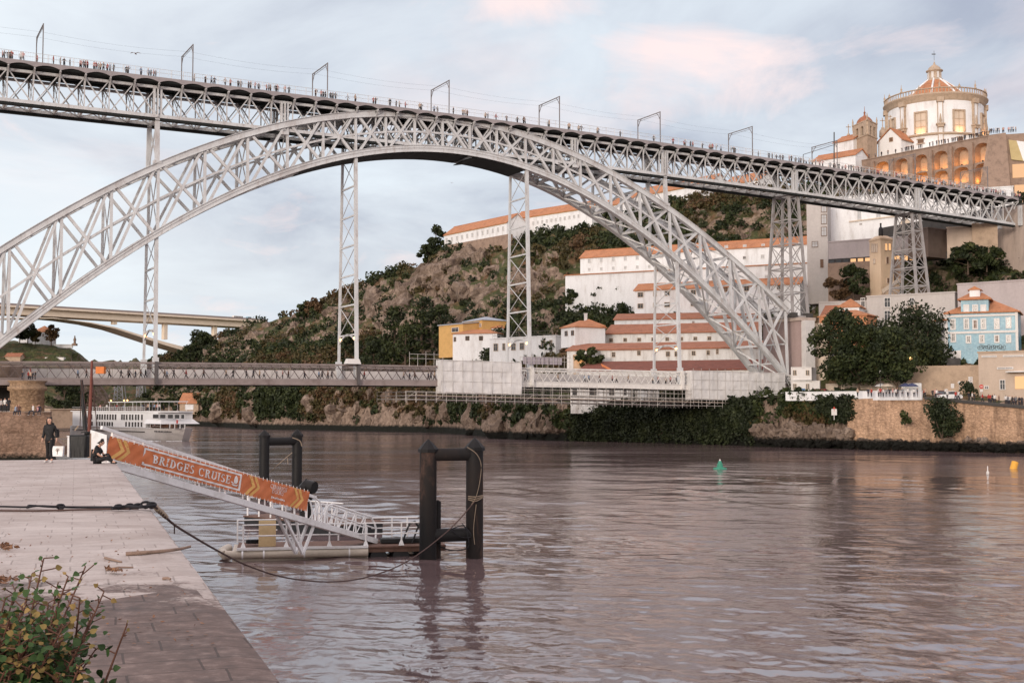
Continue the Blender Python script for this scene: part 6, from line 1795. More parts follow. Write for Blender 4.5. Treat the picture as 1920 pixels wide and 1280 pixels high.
for side, k in (("near", 0.0), ("far", GW)):
 m = MB()
 m.bar(GT(-.1 + 1.2 * (k > 0), k, -.07 if k == 0 else .02), GT(GL, k, -.03 if k == 0 else .02), .16, .26 if k == 0 else .16)
 tl0 = tb_l if k == 0 else tb_l + 1.1
 m.bar(GT(tl0, k, topz), GT(tb_r, k, topz), .10, .12)
 for t in np.linspace(tl0 + (.55 if k == 0 else .1), tb_r, 9): m.bar(GT(t, k, 0), GT(t, k, topz), .06, .06)
 tl = tb_r + .15
 xs_ = np.linspace(tl, GL - .25, 7)
 hp = topz * .93
 m.tube([GT(tb_r - .1, k, topz), GT(tb_r + .35, k, topz - .15), GT(tb_r + .5, k, topz * .55), GT(tb_r + .5, k, 0)], .045, 6)
 m.tube([GT(tl + .55, k, 0), GT(tl + .6, k, hp * .6), GT(tl + .85, k, hp - .1), GT(tl + 1.2, k, hp), GT(GL - .55, k, hp), GT(GL - .2, k, hp - .25), GT(GL - .05, k, hp * .55), GT(GL - .1, k, 0)], .05, 7)
 m.tube([GT(tl + .6, k, hp * .55), GT(GL - .05, k, hp * .55)], .035, 6)
 for i, t in enumerate(xs_[1:-1]):
  m.bar(GT(t, k, 0), GT(t, k, hp), .05, .05)
  m.tube([GT(t - .25, k, 0), GT(t - .1, k, hp * .55), GT(t + .05, k, hp - .12), GT(t + .3, k, hp)], .03, 5)
  m.bar(GT(xs_[i], k, 0), GT(t, k, hp), .035, .035)
 m.build("side_rail", M_wht, gw)
m = MB()
for k in (0.08, GW - .08):
 t = ghit(535, 962)[0]; a_ = GT(t, k, -.1)
 for (dx, tt) in ((0, 1.9), (1, 3.3)):
  m.bar(GT(t + dx * 2.4 * .0 + (0 if dx == 0 else 2.3), k, -.12), Vector((GT(t + 1.45, k, 0).x, GT(t + 1.45, k, 0).y, zdk + .06)), .11, .11)
 m.bar(GT(t + .9, k, -.1), Vector((GT(t + 1.45, k, 0).x, GT(t + 1.45, k, 0).y, zdk + .06)), .08, .08)
m.build("trestle", M_wht, gw)
m = MB(); m.hexa([GT(GL - .2, .1, -.1), GT(GL + 1.1, .1, -.02), GT(GL + 1.1, GW - .1, -.02), GT(GL - .2, GW - .1, -.1)], [GT(GL - .2, .1, .02), GT(GL + 1.1, .1, .04), GT(GL + 1.1, GW - .1, .04), GT(GL - .2, GW - .1, .02)]); m.build("ramp_flap", M_float, gw)
M_or = mat("orange_banner_cloth", (.66, .205, .078), .12, 1.4, .6, .1, c2=(.53, .145, .05))
M_ye = mat("yellow_print", (.80, .47, .15), .05, 2, .6)
M_wp = mat("white_print", (.82, .80, .78), .05, 2, .6)
KB = -.11
C_tl, C_tr, C_br, C_bl = ghit(206, 817, KB), ghit(580, 921, KB), ghit(575, 958, KB), ghit(199, 857, KB)
def BN(a, b, k=0.0):
 t = (C_bl[0] * (1 - a) + C_br[0] * a) * (1 - b) + (C_tl[0] * (1 - a) + C_tr[0] * a) * b
 h = (C_bl[1] * (1 - a) + C_br[1] * a) * (1 - b) + (C_tl[1] * (1 - a) + C_tr[1] * a) * b
 rp = .014 * math.sin(a * 57 + b * 5) + .012 * math.sin(a * 131 - b * 9 + 1) + .02 * mnoise.noise(Vector((a * 22, b * 2, 0)))
 return GT(t, KB + rp - k, h)
m = MB(); NA, NB = 160, 8
vs = [BN(i / NA, j / NB) for i in range(NA + 1) for j in range(NB + 1)] + [BN(i / NA, j / NB, -.012) for i in range(NA + 1) for j in range(NB + 1)]
fs = [(i * (NB + 1) + j, (i + 1) * (NB + 1) + j, (i + 1) * (NB + 1) + j + 1, i * (NB + 1) + j + 1) for i in range(NA) for j in range(NB)]
o_ = (NA + 1) * (NB + 1)
fs += [tuple(o_ + q for q in reversed(f_)) for f_ in fs]
m.add(vs, fs, 0, True)
ban = m.build("banner", M_or, gw)
def flat(polys, mat_, name, k=.012, parent=ban):
 mb = MB()
 for poly in polys:
  n = len(poly)
  if n == 4:
   (x0, y0), (x1, y1), (x2, y2), (x3, y3) = poly
   L_ = max(abs(x1 - x0), abs(x2 - x3), abs(x0 - x3), abs(x1 - x2))
   nn_ = max(1, int(L_ / .008))
   for q in range(nn_):
    s0, s1 = q / nn_, (q + 1) / nn_
    l2 = lambda p, q_, s: (p[0] + (q_[0] - p[0]) * s, p[1] + (q_[1] - p[1]) * s)
    if abs(x1 - x0) + abs(y1 - y0) >= abs(x2 - x1) + abs(y2 - y1):
     ps = [l2(poly[0], poly[1], s0), l2(poly[0], poly[1], s1), l2(poly[3], poly[2], s1), l2(poly[3], poly[2], s0)]
    else: ps = [l2(poly[0], poly[3], s0), l2(poly[1], poly[2], s0), l2(poly[1], poly[2], s1), l2(poly[0], poly[3], s1)]
    mb.face([BN(a_, b_, k) for a_, b_ in ps])
  else: mb.face([BN(a_, b_, k) for a_, b_ in poly])
 return mb.build(name, mat_, parent)
def chev(a0, w_=.016, gap=.022):
 out = []
 for s in (0, gap + w_ * .3):
  for (b0, b1, x0, x1) in ((.98, .5, a0, a0 + .024), (.5, .02, a0 + .024, a0 - .012)):
   out.append([(x0 + s, b0), (x0 + s + w_, b0), (x1 + s + w_, b1), (x1 + s, b1)])
 return out
for a0 in (.026, .650, .905): flat(chev(a0), M_ye, "chevron")
A0, A1, F0, F1 = .145, .612, .10, .92
fw_, fh_ = .0085, .085
flat([[(A0, F0), (A1, F0), (A1, F0 + fh_), (A0, F0 + fh_)], [(A0, F1 - fh_), (A1, F1 - fh_), (A1, F1), (A0, F1)], [(A0, F0 + fh_), (A0 + fw_, F0 + fh_), (A0 + fw_, F1 - fh_), (A0, F1 - fh_)], [(A1 - fw_, F0 + fh_), (A1, F0 + fh_), (A1, F1 - fh_), (A1 - fw_, F1 - fh_)]], M_wp, "printed_frame")
def arcb(cx, cy, rx, ry, a0, a1, tx, ty=None, n=10):
 ty = ty or tx * .55; out = []
 for k in range(n):
  t0, t1 = R(a0 + (a1 - a0) * k / n), R(a0 + (a1 - a0) * (k + 1) / n)
  o0, o1 = (cx + rx * math.cos(t0), cy + ry * math.sin(t0)), (cx + rx * math.cos(t1), cy + ry * math.sin(t1))
  i0, i1 = (cx + (rx - tx) * math.cos(t0), cy + (ry - ty) * math.sin(t0)), (cx + (rx - tx) * math.cos(t1), cy + (ry - ty) * math.sin(t1))
  out.append([o0, o1, i1, i0])
 return out
def rc(x0, y0, x1, y1): return [(x0, y0), (x1, y0), (x1, y1), (x0, y1)]
def stem(x, t=.2): return [rc(x, 0, x + t, 1), rc(x - .09, 0, x + t + .09, .09), rc(x - .09, .91, x + t + .09, 1)]
GLY = {
 'B': (.72, stem(.1) + arcb(.3, .745, .34, .255, -90, 90, .2, .1) + arcb(.3, .265, .40, .265, -90, 90, .2, .1)),
 'R': (.80, stem(.1) + arcb(.3, .73, .36, .27, -90, 90, .2, .1) + [[(.34, .47), (.54, .47), (.84, .0), (.62, .0)], rc(.62, 0, .92, .08)]),
 'I': (.40, stem(.1)),
 'D': (.84, stem(.1) + arcb(.3, .5, .52, .5, -90, 90, .2, .1)),
 'G': (.84, arcb(.46, .5, .46, .5, 40, 330, .2, .1, 16) + [rc(.62, .08, .82, .46), rc(.50, .40, .92, .48)]),
 'E': (.70, stem(.1) + [rc(.3, 0, .68, .1), rc(.3, .9, .66, 1), rc(.3, .45, .56, .55), rc(.6, 0, .7, .28), rc(.58, .72, .68, 1), rc(.5, .36, .57, .64)]),
 'S': (.64, arcb(.34, .73, .30, .27, 30, 255, .17, .1, 10) + arcb(.32, .28, .32, .28, -150, 85, .17, .1, 10)),
 'C': (.80, arcb(.46, .5, .46, .5, 42, 318, .2, .1, 16) + [rc(.72, .66, .82, .98)]),
 'U': (.84, [rc(.1, .3, .3, 1), rc(.01, .91, .39, 1), rc(.64, .3, .76, 1), rc(.53, .91, .86, 1)] + arcb(.43, .32, .33, .32, 180, 360, .19, .1)),
 ' ': (.42, []),
}
word = "BRIDGES CRUISE"
tot = sum(GLY[c][0] + .13 for c in word)
x_, X0_, X1_, hb0, hb1 = 0, .188, .562, .31, .70
sc_ = (X1_ - X0_) / tot
polys = []
for ch in word:
 w_, g_ = GLY[ch]
 for q in g_: polys.append([(X0_ + (x_ + px) * sc_, hb0 + (hb1 - hb0) * py) for px, py in q])
 x_ += w_ + .13
flat(polys, M_wp, "lettering", .016)
flat([[(.578, .40), (.591, .40), (.594, .52), (.592, .68), (.585, .80), (.578, .70), (.576, .54)], [(.566, .34), (.576, .27), (.594, .27), (.601, .40), (.592, .35), (.577, .35)], [(.563, .43), (.575, .36), (.577, .40), (.566, .47)]], M_wp, "ship_emblem", .016)
def small_text(s, a0, a1, b0, b1, name):
 cu = bpy.data.curves.new("t", 'FONT'); cu.body = s; cu.resolution_u = 2
 to = bpy.data.objects.new("t", cu); col.objects.link(to)
 dg = bpy.context.evaluated_depsgraph_get(); me = bpy.data.meshes.new_from_object(to.evaluated_get(dg))
 v = [q.co.copy() for q in me.vertices]; fs_ = [tuple(p_.vertices) for p_ in me.polygons]
 bpy.data.objects.remove(to); bpy.data.curves.remove(cu); bpy.data.meshes.remove(me)
 xs = [q.x for q in v]; ys = [q.y for q in v]
 mb = MB(); mb.add([BN(a0 + (a1 - a0) * (q.x - min(xs)) / (max(xs) - min(xs)), b0 + (b1 - b0) * (q.y - min(ys)) / (max(ys) - min(ys)), .016) for q in v], fs_)
 return mb.build(name, M_wp, ban)
small_text("CENÁRIOS", .772, .868, .66, .92, "lettering")
small_text("DOURO", .785, .853, .43, .60, "lettering")
flat([rc(.786 + .0085 * k, .17 + .02 * (k % 2), .786 + .0085 * k + .0062, .28 - .015 * (k % 3)) for k in range(9)], M_wp, "small_print", .016)
flat([rc(.780, .625, .862, .640)], M_wp, "printed_rule")
m = MB()
for k in range(46):
 a_ = (k + .5) / 46
 for b_ in (.0, 1.0):
  p_ = BN(a_, b_, .0); m.bar(p_ - Vector((0, 0, .06)), p_ + Vector((0, 0, .06)), .03, .02)
m.build("banner_lashing", M_wht, ban)  # short lashings along the banner's top and bottom edges
g0 = GT(-.55, -.05, .0)
gp = T("gate_panel", "white gate panel with blue scribbled writing at the head of the gangway", "panel", g0)
m = MB(); p0, p1 = PZ(171, 858, ZQ), PZ(200, 860, ZQ)
hA, hB = 1.13, .95
m.hexa([p0 + gn * .02, p1 + gn * .02, p1 + gn * .07, p0 + gn * .07], [p0 + gn * .02 + UPV * hA, p1 + gn * .02 + UPV * hB, p1 + gn * .07 + UPV * hB, p0 + gn * .07 + UPV * hA]); m.build("board", M_wht, gp)
m = MB()
for r_ in range(4):
 pts = [p0.lerp(p1, .08 + .055 * k) + UPV * (.95 - r_ * .12 - .01 * k + .045 * math.sin(k * 2.3 + r_ * 1.7)) + gn * .005 for k in range(8)]
 m.tube(pts, .011, 4)
m.build("scribble", mat("blue_ink", (.06, .05, .22), .1, 3, .7), gp)
# ---- things at the head of the gangway
pb_ = PZ(151, 857, ZQ)
pb = T("covered_stand", "waist-high stand wrapped in black plastic on the quay", "stand", pb_)
m = MB(); Hs = .92; rw = .36
vs, fs = [], []
for j in range(11):
 z = Hs * j / 10
 for k in range(40):
  t = 2 * math.pi * k / 40
  sx = max(-1, min(1, math.cos(t) * 1.35)); sy = max(-1, min(1, math.sin(t) * 1.35))
  wr = 1 + .05 * math.sin(k * 1.9 + j * .4) * (1 - z / Hs * .7) + .03 * mnoise.noise(Vector((k * .5, j * .35, 2)))
  vs.append(pb_ + Vector((sx * rw * wr * (.93 + .1 * z / Hs), sy * rw * .9 * wr, z)))
for j in range(10):
 for k in range(40): fs.append((j * 40 + k, j * 40 + (k + 1) % 40, (j + 1) * 40 + (k + 1) % 40, (j + 1) * 40 + k))
fs.append(tuple(400 + k for k in range(40)))
m.add(vs, fs, 0, True); n_ = N("black_plastic_wrap"); n_.color((.012, .013, .014)); n_.rough(.5); n_.b.inputs["Specular IOR Level"].default_value = .3; n_.bump(n_.noise(n_.pos((1, 1, .3)), 4, 4), .4, .08)
m.build("plastic_cover", n_.mat, pb)
m = MB(); c = pb_ + Vector((.26, 0, Hs)); m.lathe(c, [(.0, 0), (.12, 0), (.12, .1), (.09, .14), (.0, .14)], 12); m.bar(c + Vector((-.25, 0, .1)), c + Vector((-.05, 0, .13)), .1, .04); m.build("reel", M_pile, pb)
p_ = PZ(170.5, 858, ZQ)
m = MB(); m.box(p_ + Vector((0, 0, .5)), (.09, .09, 1.0)); m.box(p_ + Vector((0, 0, .02)), (.2, .2, .04)); tag(m.build("quay_post", M_drift, None, p_), "weathered brown post between the black stand and the gate panel", "post")
p_ = PZ(128, 856, ZQ)
m = MB(); m.box(p_ + Vector((0, 0, .42)), (.07, .07, .84)); m.box(p_ + Vector((0, 0, .85)), (.12, .12, .03)); tag(m.build("white_post", M_wht, None, p_), "thin white post left of the black covered stand", "post")
p_ = PZ(107, 855, ZQ)
sb = T("sign_box", "low white box sign with a tree drawing behind the walking woman", "sign", p_)
m = MB(); m.hexa([p_ + Vector((-.20, 0, 0)), p_ + Vector((.22, 0, 0)), p_ + Vector((.22, .2, 0)), p_ + Vector((-.20, .2, 0))], [p_ + Vector((-.24, .05, .42)), p_ + Vector((.24, .05, .42)), p_ + Vector((.24, .2, .42)), p_ + Vector((-.24, .2, .42))]); m.build("board", M_wht, sb)
m = MB(); c = p_ + Vector((0, -.01, .2)); m.bar(c + Vector((0, .01, -.12)), c + Vector((0, .03, .05)), .02, .01)
for k in range(5): a_ = R(20 + 35 * k); m.bar(c + Vector((0, .02, .0)), c + Vector((.09 * math.cos(a_), .035, .11 * math.sin(a_) + .03)), .014, .01)
m.build("tree_drawing", M_stone, sb)
# ---- wooden boats moored behind the quay, only their prows and masts show
mb_ = T("wooden_boat", "wooden sailing boat moored behind the quay with one dark and one red mast", "boat", PZ(150, 905, .2))
bp = PZ(140, 905, .2)
def hullpts(c, L, W, H, z0, dr, n=15):
 rings = []
 for i in range(n):
  t = -1 + 2 * i / (n - 1); w_ = W / 2 * (1 - abs(t) ** 2.6); sheer = H * (.62 + .38 * t * t)
  rings.append([c + dr * (L / 2 * t) + Vector((-dr.y, dr.x, 0)) * (w_ * s) + Vector((0, 0, z0 + sheer * (0 if abs(s) < .4 else (.45 if abs(s) < .9 else 1)))) for s in (-1, -.75, -.3, .3, .75, 1)])
 return rings
bd = Vector((-.85, .52, 0)).normalized(); bc = Vector((-22.5, 57, 0))
m = MB(); rg = hullpts(bc, 12, 3.2, 2.6, .0, bd)
vs = [v for r_ in rg for v in r_]; fs = [(i * 6 + j, i * 6 + j + 1, (i + 1) * 6 + j + 1, (i + 1) * 6 + j) for i in range(14) for j in range(5)]
m.add(vs, fs, 0); m.build("hull", M_wood, mb_)
m = MB(); m.tube([P(160, 806, 54), P(157, 770, 54), P(153, 712, 54)], [.10, .09, .06], 8); m.build("mast", M_black, mb_)
m = MB(); m.tube([P(167, 815, 53), P(170, 745, 53), P(172.5, 676, 53)], [.08, .07, .05], 8); m.build("mast", mat("red_brown_mast", (.16, .045, .03), .3, 3, .6), mb_)
m = MB()
for (a_, b_) in (((153, 712), (166, 806)), ((172, 690), (164, 790)), ((172, 690), (182, 806)), ((153, 712), (150, 800)), ((171, 720), (158, 780)), ((171, 700), (178, 770))): m.tube([P(*a_, 53.5), P(*b_, 53.5)], .018, 4)
m.build("rigging", M_rope_b, mb_)
m = MB(); q0, q1, q2, q3 = P(104, 838, 56), P(119, 842, 54), P(103, 826, 56), P(122, 838, 54)
m.prism([P(100, 852, 56), P(122, 852, 54), P(119, 836, 54), P(104, 822, 56)], Vector((0, .5, 0))); m.build("prow", M_wood, mb_)
m = MB(); a_ = P(139, 806, 55); m.prism([a_, a_ + Vector((.16, 0, .22)), a_ + Vector((.20, 0, .16)), a_ + Vector((.04, 0, -.04))], (0, .03, 0)); m.build("pennant", M_rope_y, mb_)
# mooring piles
def pile(mb, x, ytop, Y, r, mi=0, capm=1, zb=-3, d0=None):
 top = P(x, ytop, Y); capH = r * 1.15
 c = Vector((top.x, top.y, 0)); zt = top.z - capH
 mb.lathe(c, [(r, zb), (r, zt)], 20, mi)
 mb.lathe(c, [(r * 1.18, zt - r * .38), (r * 1.2, zt), (r * .62, zt + capH * .55), (0.02, zt + capH)], 8, capm, False)
 mb.lathe(c, [(0, zt - r * .38), (r * 1.18, zt - r * .38)], 8, capm, False)
 return c
pf = T("pile_frame", "tall rust-streaked pair of black steel piles joined by beams, in front", "mooring piles", P(848, 1048, 60))
m = MB(); c0 = pile(m, 803, 823, 59.8, .41); m.build("pile", [M_pile_r, M_pile], pf)
m = MB(); c1 = pile(m, 890, 820, 60.6, .42); m.build("pile", [M_pile_r, M_pile], pf)
def cross(mb, ca, cb, z, r): mb.tube([Vector((ca.x, ca.y, z)), Vector((cb.x, cb.y, z))], r, 14)
m = MB(); cross(m, c0, c1, P(848, 852, 60).z, .31); m.build("crossbeam", M_pile_r, pf)
m = MB(); cross(m, c0, c1, P(848, 1003, 60).z, .33); m.build("crossbeam", M_pile, pf)
m = MB(); c2 = P(821, 940, 60.4); m.lathe(Vector((c2.x, c2.y, 0)), [(.15, -2), (.15, c2.z), (.0, c2.z + .1)], 12); m.build("guide_post", M_pile_r, pf)
m = MB()
q = lambda x, y, Y=59.9: P(x, y, Y)
rope([q(876, 838, 60.1), q(893, 850, 60), q(902, 870, 60), q(900, 900, 60), q(893, 930, 60), q(884, 945, 60)], .014, m)
for k in range(3): rope([q(878, 936 - k * 3, 60.3), q(892, 939 - k * 4, 60.05), q(905, 932 - k * 2, 60.4)], .024, m)
rope([q(893, 945, 60.1), q(888, 990, 60.1), q(890, 1020, 60.1)], .018, m)
tag(m.build("tied_rope", M_rope_y), "pale rope knotted round the right pile of the front pair", "rope")
m = MB(); rope([q(822, 1022, 60.3), q(840, 1030, 60), q(862, 1031, 60), q(878, 1024, 60), q(876, 1000, 60), q(868, 985, 60), q(845, 992, 60)], .03, m)
rope([q(843, 990, 59.8), q(864, 1006, 60), q(884, 1004, 60), q(866, 980, 60)], .022, m)
tag(m.build("hanging_rope", M_rope_d), "dark rope looped under the lower beam of the front pile pair", "rope")
pf = T("pile_frame", "smaller, farther pair of black steel piles joined by one beam", "mooring piles", P(527, 935, 100))
m = MB(); c0 = pile(m, 496, 805, 99, .40); m.build("pile", [M_pile, M_pile], pf)
m = MB(); c1 = pile(m, 557.5, 804, 101, .41); m.build("pile", [M_pile, M_pile], pf)
m = MB(); cross(m, c0, c1, P(527, 827, 100).z, .34); m.build("crossbeam", M_pile, pf)
m = MB(); rope([q(548, 820, 100), q(562, 826, 100.2), q(566, 836, 100.3)], .04, m); rope([q(503, 888, 100), q(520, 872, 100), q(536, 858, 100), q(548, 848, 100)], .03, m); m.tube([q(539, 858, 100), q(540, 870, 100)], .03, 4)
tag(m.build("tied_rope", M_rope_y), "thin rope tied between the two farther piles", "rope")
m = MB(); c = pile(m, 574, 897, 74, .38); q0 = P(574, 910, 74); m.tube([Vector((q0.x, q0.y, q0.z)), Vector((q0.x + .55, q0.y - .3, q0.z - .1))], .36, 14)
tag(m.build("short_pile", [M_pile, M_pile], None, Vector((c.x, c.y, 0))), "short black pile with a pointed cap and side stub right of the farther pair", "mooring pile")
# ---- buoys and floating timber
M_gbuoy = mat("green_buoy_paint", (.035, .23, .15), .25, 3, .5); M_ybuoy = mat("yellow_buoy_paint", (.75, .38, .05), .2, 3, .5)
c = PZ(1350, 879, 0)
by = T("green_buoy", "green conical channel buoy floating on the river", "buoy", c)
m = MB(); m.lathe(c, [(0, -.3), (.8, -.3), (.85, .0), (.8, .16), (.3, .25), (0, .25)], 20); m.build("float", M_gbuoy, by)
m = MB(); m.lathe(c, [(.42, .2), (.30, .7), (.20, .85), (.17, 1.0), (0, 1.02)], 14); m.build("body", M_gbuoy, by)
m = MB(); m.lathe(c, [(.1, 1.0), (.1, 1.15), (0, 1.22)], 8); m.build("lantern", M_frame, by)
c = PZ(1900, 878, 0)
by = T("yellow_buoy", "yellow barrel buoy floating near the right edge", "buoy", c)
m = MB(); ax_ = Vector((.35, .2, .9)).normalized(); m.tube([c - ax_ * .35, c + ax_ * .85], .42, 16); m.build("body", M_ybuoy, by)
m = MB(); m.tube([c + ax_ * .85, c + ax_ * .95], .2, 10); m.build("cap", M_black, by)
c = PZ(1852, 889, 0); m = MB(); m.lathe(c, [(0, -.1), (.16, 0), (.17, .25), (.06, .4), (.05, .9), (0, .95)], 10); tag(m.build("marker_float", M_frame, None, c), "tiny white marker float left of the yellow buoy", "float")
# cruise ship
M_hull = mat("ship_white_paint", (.72, .72, .72), .1, .4, .45, .05, streak=True)
M_hullg = mat("ship_hull_grey", (.60, .57, .54), .16, .35, .5, .05, streak=True)
SB, SS = PZ(345, 827, 0), P(163, 800, 333)
SS.z = 0
sdv = (SB - SS); SLn = sdv.length; sdv.normalize(); sn = Vector((-sdv.y, sdv.x, 0))
if sn.y < 0: sn = -sn
SW = 9.0
SS = SS - sn * SW * .5
SH = lambda l, k, z: SS + sdv * l + sn * k + Vector((0, 0, z))
sax = (sdv, sn, UPV)
def l_of(x, k=0.0):
 d = ray(x, 800); o = SS + sn * k
 q = o.dot(sn) / (d.x * sn.x + d.y * sn.y)
 return (Vector((d.x * q, d.y * q, 0)) - o).dot(sdv)
ship = T("cruise_ship", "white two-deck river cruise ship with a crowded open sun deck", "ship", SH(SLn / 2, SW / 2, 0))
m = MB(); n = 24
prof = []
for i in range(n + 1):
 l = SLn * i / n
 t = max(0, (l - SLn * .80) / (SLn * .20)); wd = SW / 2 * math.sqrt(max(0.0, 1 - t ** 2.2))
 prof.append((l, wd))
rings = []
for l, wd in prof:
 t = max(0, (l - SLn * .80) / (SLn * .20))
 flare = 1 + .0 * t
 rings.append([SH(l - t * 1.6, SW / 2 - wd * .92, -.6), SH(l - t * 1.0, SW / 2 - wd, .4), SH(l + t * .6, SW / 2 - wd * 1.0 - (.25 * t if wd > .2 else 0), 2.95), SH(l + t * .6, SW / 2 + wd + (.25 * t if wd > .2 else 0), 2.95), SH(l - t * 1.0, SW / 2 + wd, .4), SH(l - t * 1.6, SW / 2 + wd * .92, -.6)])
vs = [v for r_ in rings for v in r_]
fs = [(i * 6 + j, (i + 1) * 6 + j, (i + 1) * 6 + j + 1, i * 6 + j + 1) for i in range(n) for j in range(5)] + [tuple(range(6))]
m.add(vs, fs, 0, False); m.build("hull", M_hullg, ship)
m = MB(); m.box(SH(SLn * .42, -.08, 2.05), (SLn * .78, .2, .16), 0, sax); m.box(SH(SLn * .45, -.05, 2.98), (SLn * .86, .3, .14), 1, sax); m.build("rubbing_strake", [M_pile, M_hull], ship)
def sbox(mb, l0, l1, z0, z1, k0=.25, k1=SW - .25, mi=0): mb.box(SH((l0 + l1) / 2, (k0 + k1) / 2, (z0 + z1) / 2), (l1 - l0, k1 - k0, z1 - z0), mi, sax)
lf_ = l_of(271)
m = MB(); sbox(m, 1, lf_, 3.05, 6.75); sbox(m, lf_, SLn - 7.5, 3.05, 4.0, 1.2, SW - 1.2, 1); sbox(m, lf_, SLn - 5, 4.0, 6.6); m.build("superstructure", [M_hull, M_hull], ship)
m = MB(); sbox(m, 0, lf_ + 1, 6.75, 6.95, 0, SW)
m.prism([SH(lf_, 0, 6.6), SH(SLn - 4.2, .4, 6.6), SH(SLn - 3.2, SW / 2, 6.6), SH(SLn - 4.2, SW - .4, 6.6), SH(lf_, SW, 6.6)], (0, 0, .32)); m.build("upper_roof", M_hull, ship)
m = MB(); la, lb_ = lf_ + .5, SLn - 1.0
m.hexa([SH(la, -.5, 3.95), SH(lb_ - 1, -.2, 3.95), SH(lb_ - 1, SW + .2, 3.95), SH(la, SW + .5, 3.95)], [SH(la, .2, 5.05), SH(lb_ - 3.2, .5, 5.05), SH(lb_ - 3.2, SW - .5, 5.05), SH(la, SW - .2, 5.05)])
m.build("canopy", M_hull, ship)
m = MB()
for xx in (163, 168): pass
def shipwin(l0, l1, z0, z1, g, k=.25, name="window"):
 m = MB(); c_ = SH((l0 + l1) / 2, k - .03, (z0 + z1) / 2)
 for z in (z0 - .04, z1 + .04): m.box(SH((l0 + l1) / 2, k - .05, z), (l1 - l0 + .16, .12, .08), 0, sax)
 for l in (l0 - .04, l1 + .04): m.box(SH(l, k - .05, (z0 + z1) / 2), (.08, .12, z1 - z0), 0, sax)
 o = m.build(name, M_hull, ship); m = MB(); m.box(c_, (l1 - l0, .08, z1 - z0), 0, sax); m.build("pane", g, o)
for xs, z0, z1 in (([172, 183, 187.5, 192, 197, 202, 207, 212, 217], 4.75, 6.1), ([229, 233, 238, 244, 249, 255, 260, 266.5], 4.75, 6.1), ([162, 168, 173, 182, 187, 192, 197, 202, 206, 211], 3.15, 4.2), ([237, 243, 249, 254.5, 260, 266], 3.15, 4.3)):
 for x in xs: shipwin(l_of(x - 1.7, .25), l_of(x + 1.7, .25), z0, z1, M_glass)
for xa, xb in ((287, 298), (300.5, 311), (315, 325), (328, 337), (340, 346)): shipwin(l_of(xa, .25), l_of(xb, .25), 5.25, 6.15, M_glass)
m = MB()
for xa, xb in ((271.5, 279), (281, 299), (300, 316), (319, 325), (327, 333)):
 l0, l1 = l_of(xa, 1.2), l_of(xb, 1.2); m.box(SH((l0 + l1) / 2, 1.15, 3.5), (l1 - l0, .1, .85), 0, sax)
m.build("saloon_window", mat("warm_dim_interior", (.10, .045, .025), .6, 1.5, .5), ship)
m = MB()
for x in (271, 280, 299.5, 317, 326, 336, 345): l = l_of(x, .1); m.bar(SH(l, .3, 3.0), SH(l, .3, 4.0), .14)
for x in np.linspace(166, 271, 30): l = l_of(x, .1); m.bar(SH(l, .1, 6.95), SH(l, .1, 7.9), .05)
for z in (7.9, 7.45): m.bar(SH(1, .1, z), SH(lf_, .1, z), .06)
for z in (3.5, 3.95): m.bar(SH(SLn - 8, .2, z), SH(SLn - 2.2, SW * .3, z), .06)
m.build("railing", M_hull, ship)
m = MB(); l0, l1 = l_of(207, 1.5), l_of(301, 1.5)
sbox(m, l0, l1, 9.05, 9.22, .8, SW - .8)
for l in np.linspace(l0 + .5, l1 - .5, 7):
 for k in (1.0, SW - 1.0): m.bar(SH(l, k, 6.9), SH(l, k, 9.05), .09)
m.build("sun_awning", M_hull, ship)
m = MB(); l_ = l_of(336, .1); m.box(SH(l_, -.4, 4.55), (.7, .12, .8), 0, sax); m.build("red_emblem", mat("red_print", (.45, .05, .04), .2, 3, .6), ship)
m = MB()
for x in range(290, 321, 3): l_ = l_of(x, -.1); m.box(SH(l_, -.02 - .02 * (x % 2), 2.25), (.55, .08, .26 + .06 * (x % 4 > 1)), 0, sax)
m.build("hull_lettering", M_pile, ship)
for x, y in ((207, 752), (232, 751), (238, 751)):
 m = MB(); c_ = SH(l_of(x, 2), 2, 9.35); m.lathe(c_, [(.0, 0), (.16, .05), (.2, .22), (.0, .4)], 8); m.build("deck_lamp", M_lamp, ship)
m = MB()
for k in range(90):
 l = SLn * (.55 + .46 * rng.random()); off = -.25 - abs(rng.normal()) * (.4 + .6 * (l / SLn > .9))
 c_ = SH(l, off if l < SLn * .97 else rng.normal() * 1.2 + 2, .06); r_ = .2 + .35 * rng.random()
 m.add([c_ + sdv * r_ * 1.8 + Vector((0, 0, -.04)), c_ + sn * r_ * .5 + Vector((0, 0, .10)), c_ - sdv * r_ * 1.8 + Vector((0, 0, -.04)), c_ - sn * r_ * .5 + Vector((0, 0, -.05))], [(0, 1, 2, 3)])
tag(m.build("bow_foam", M_hull), "white foam along the ship's hull", "foam", kind="stuff")
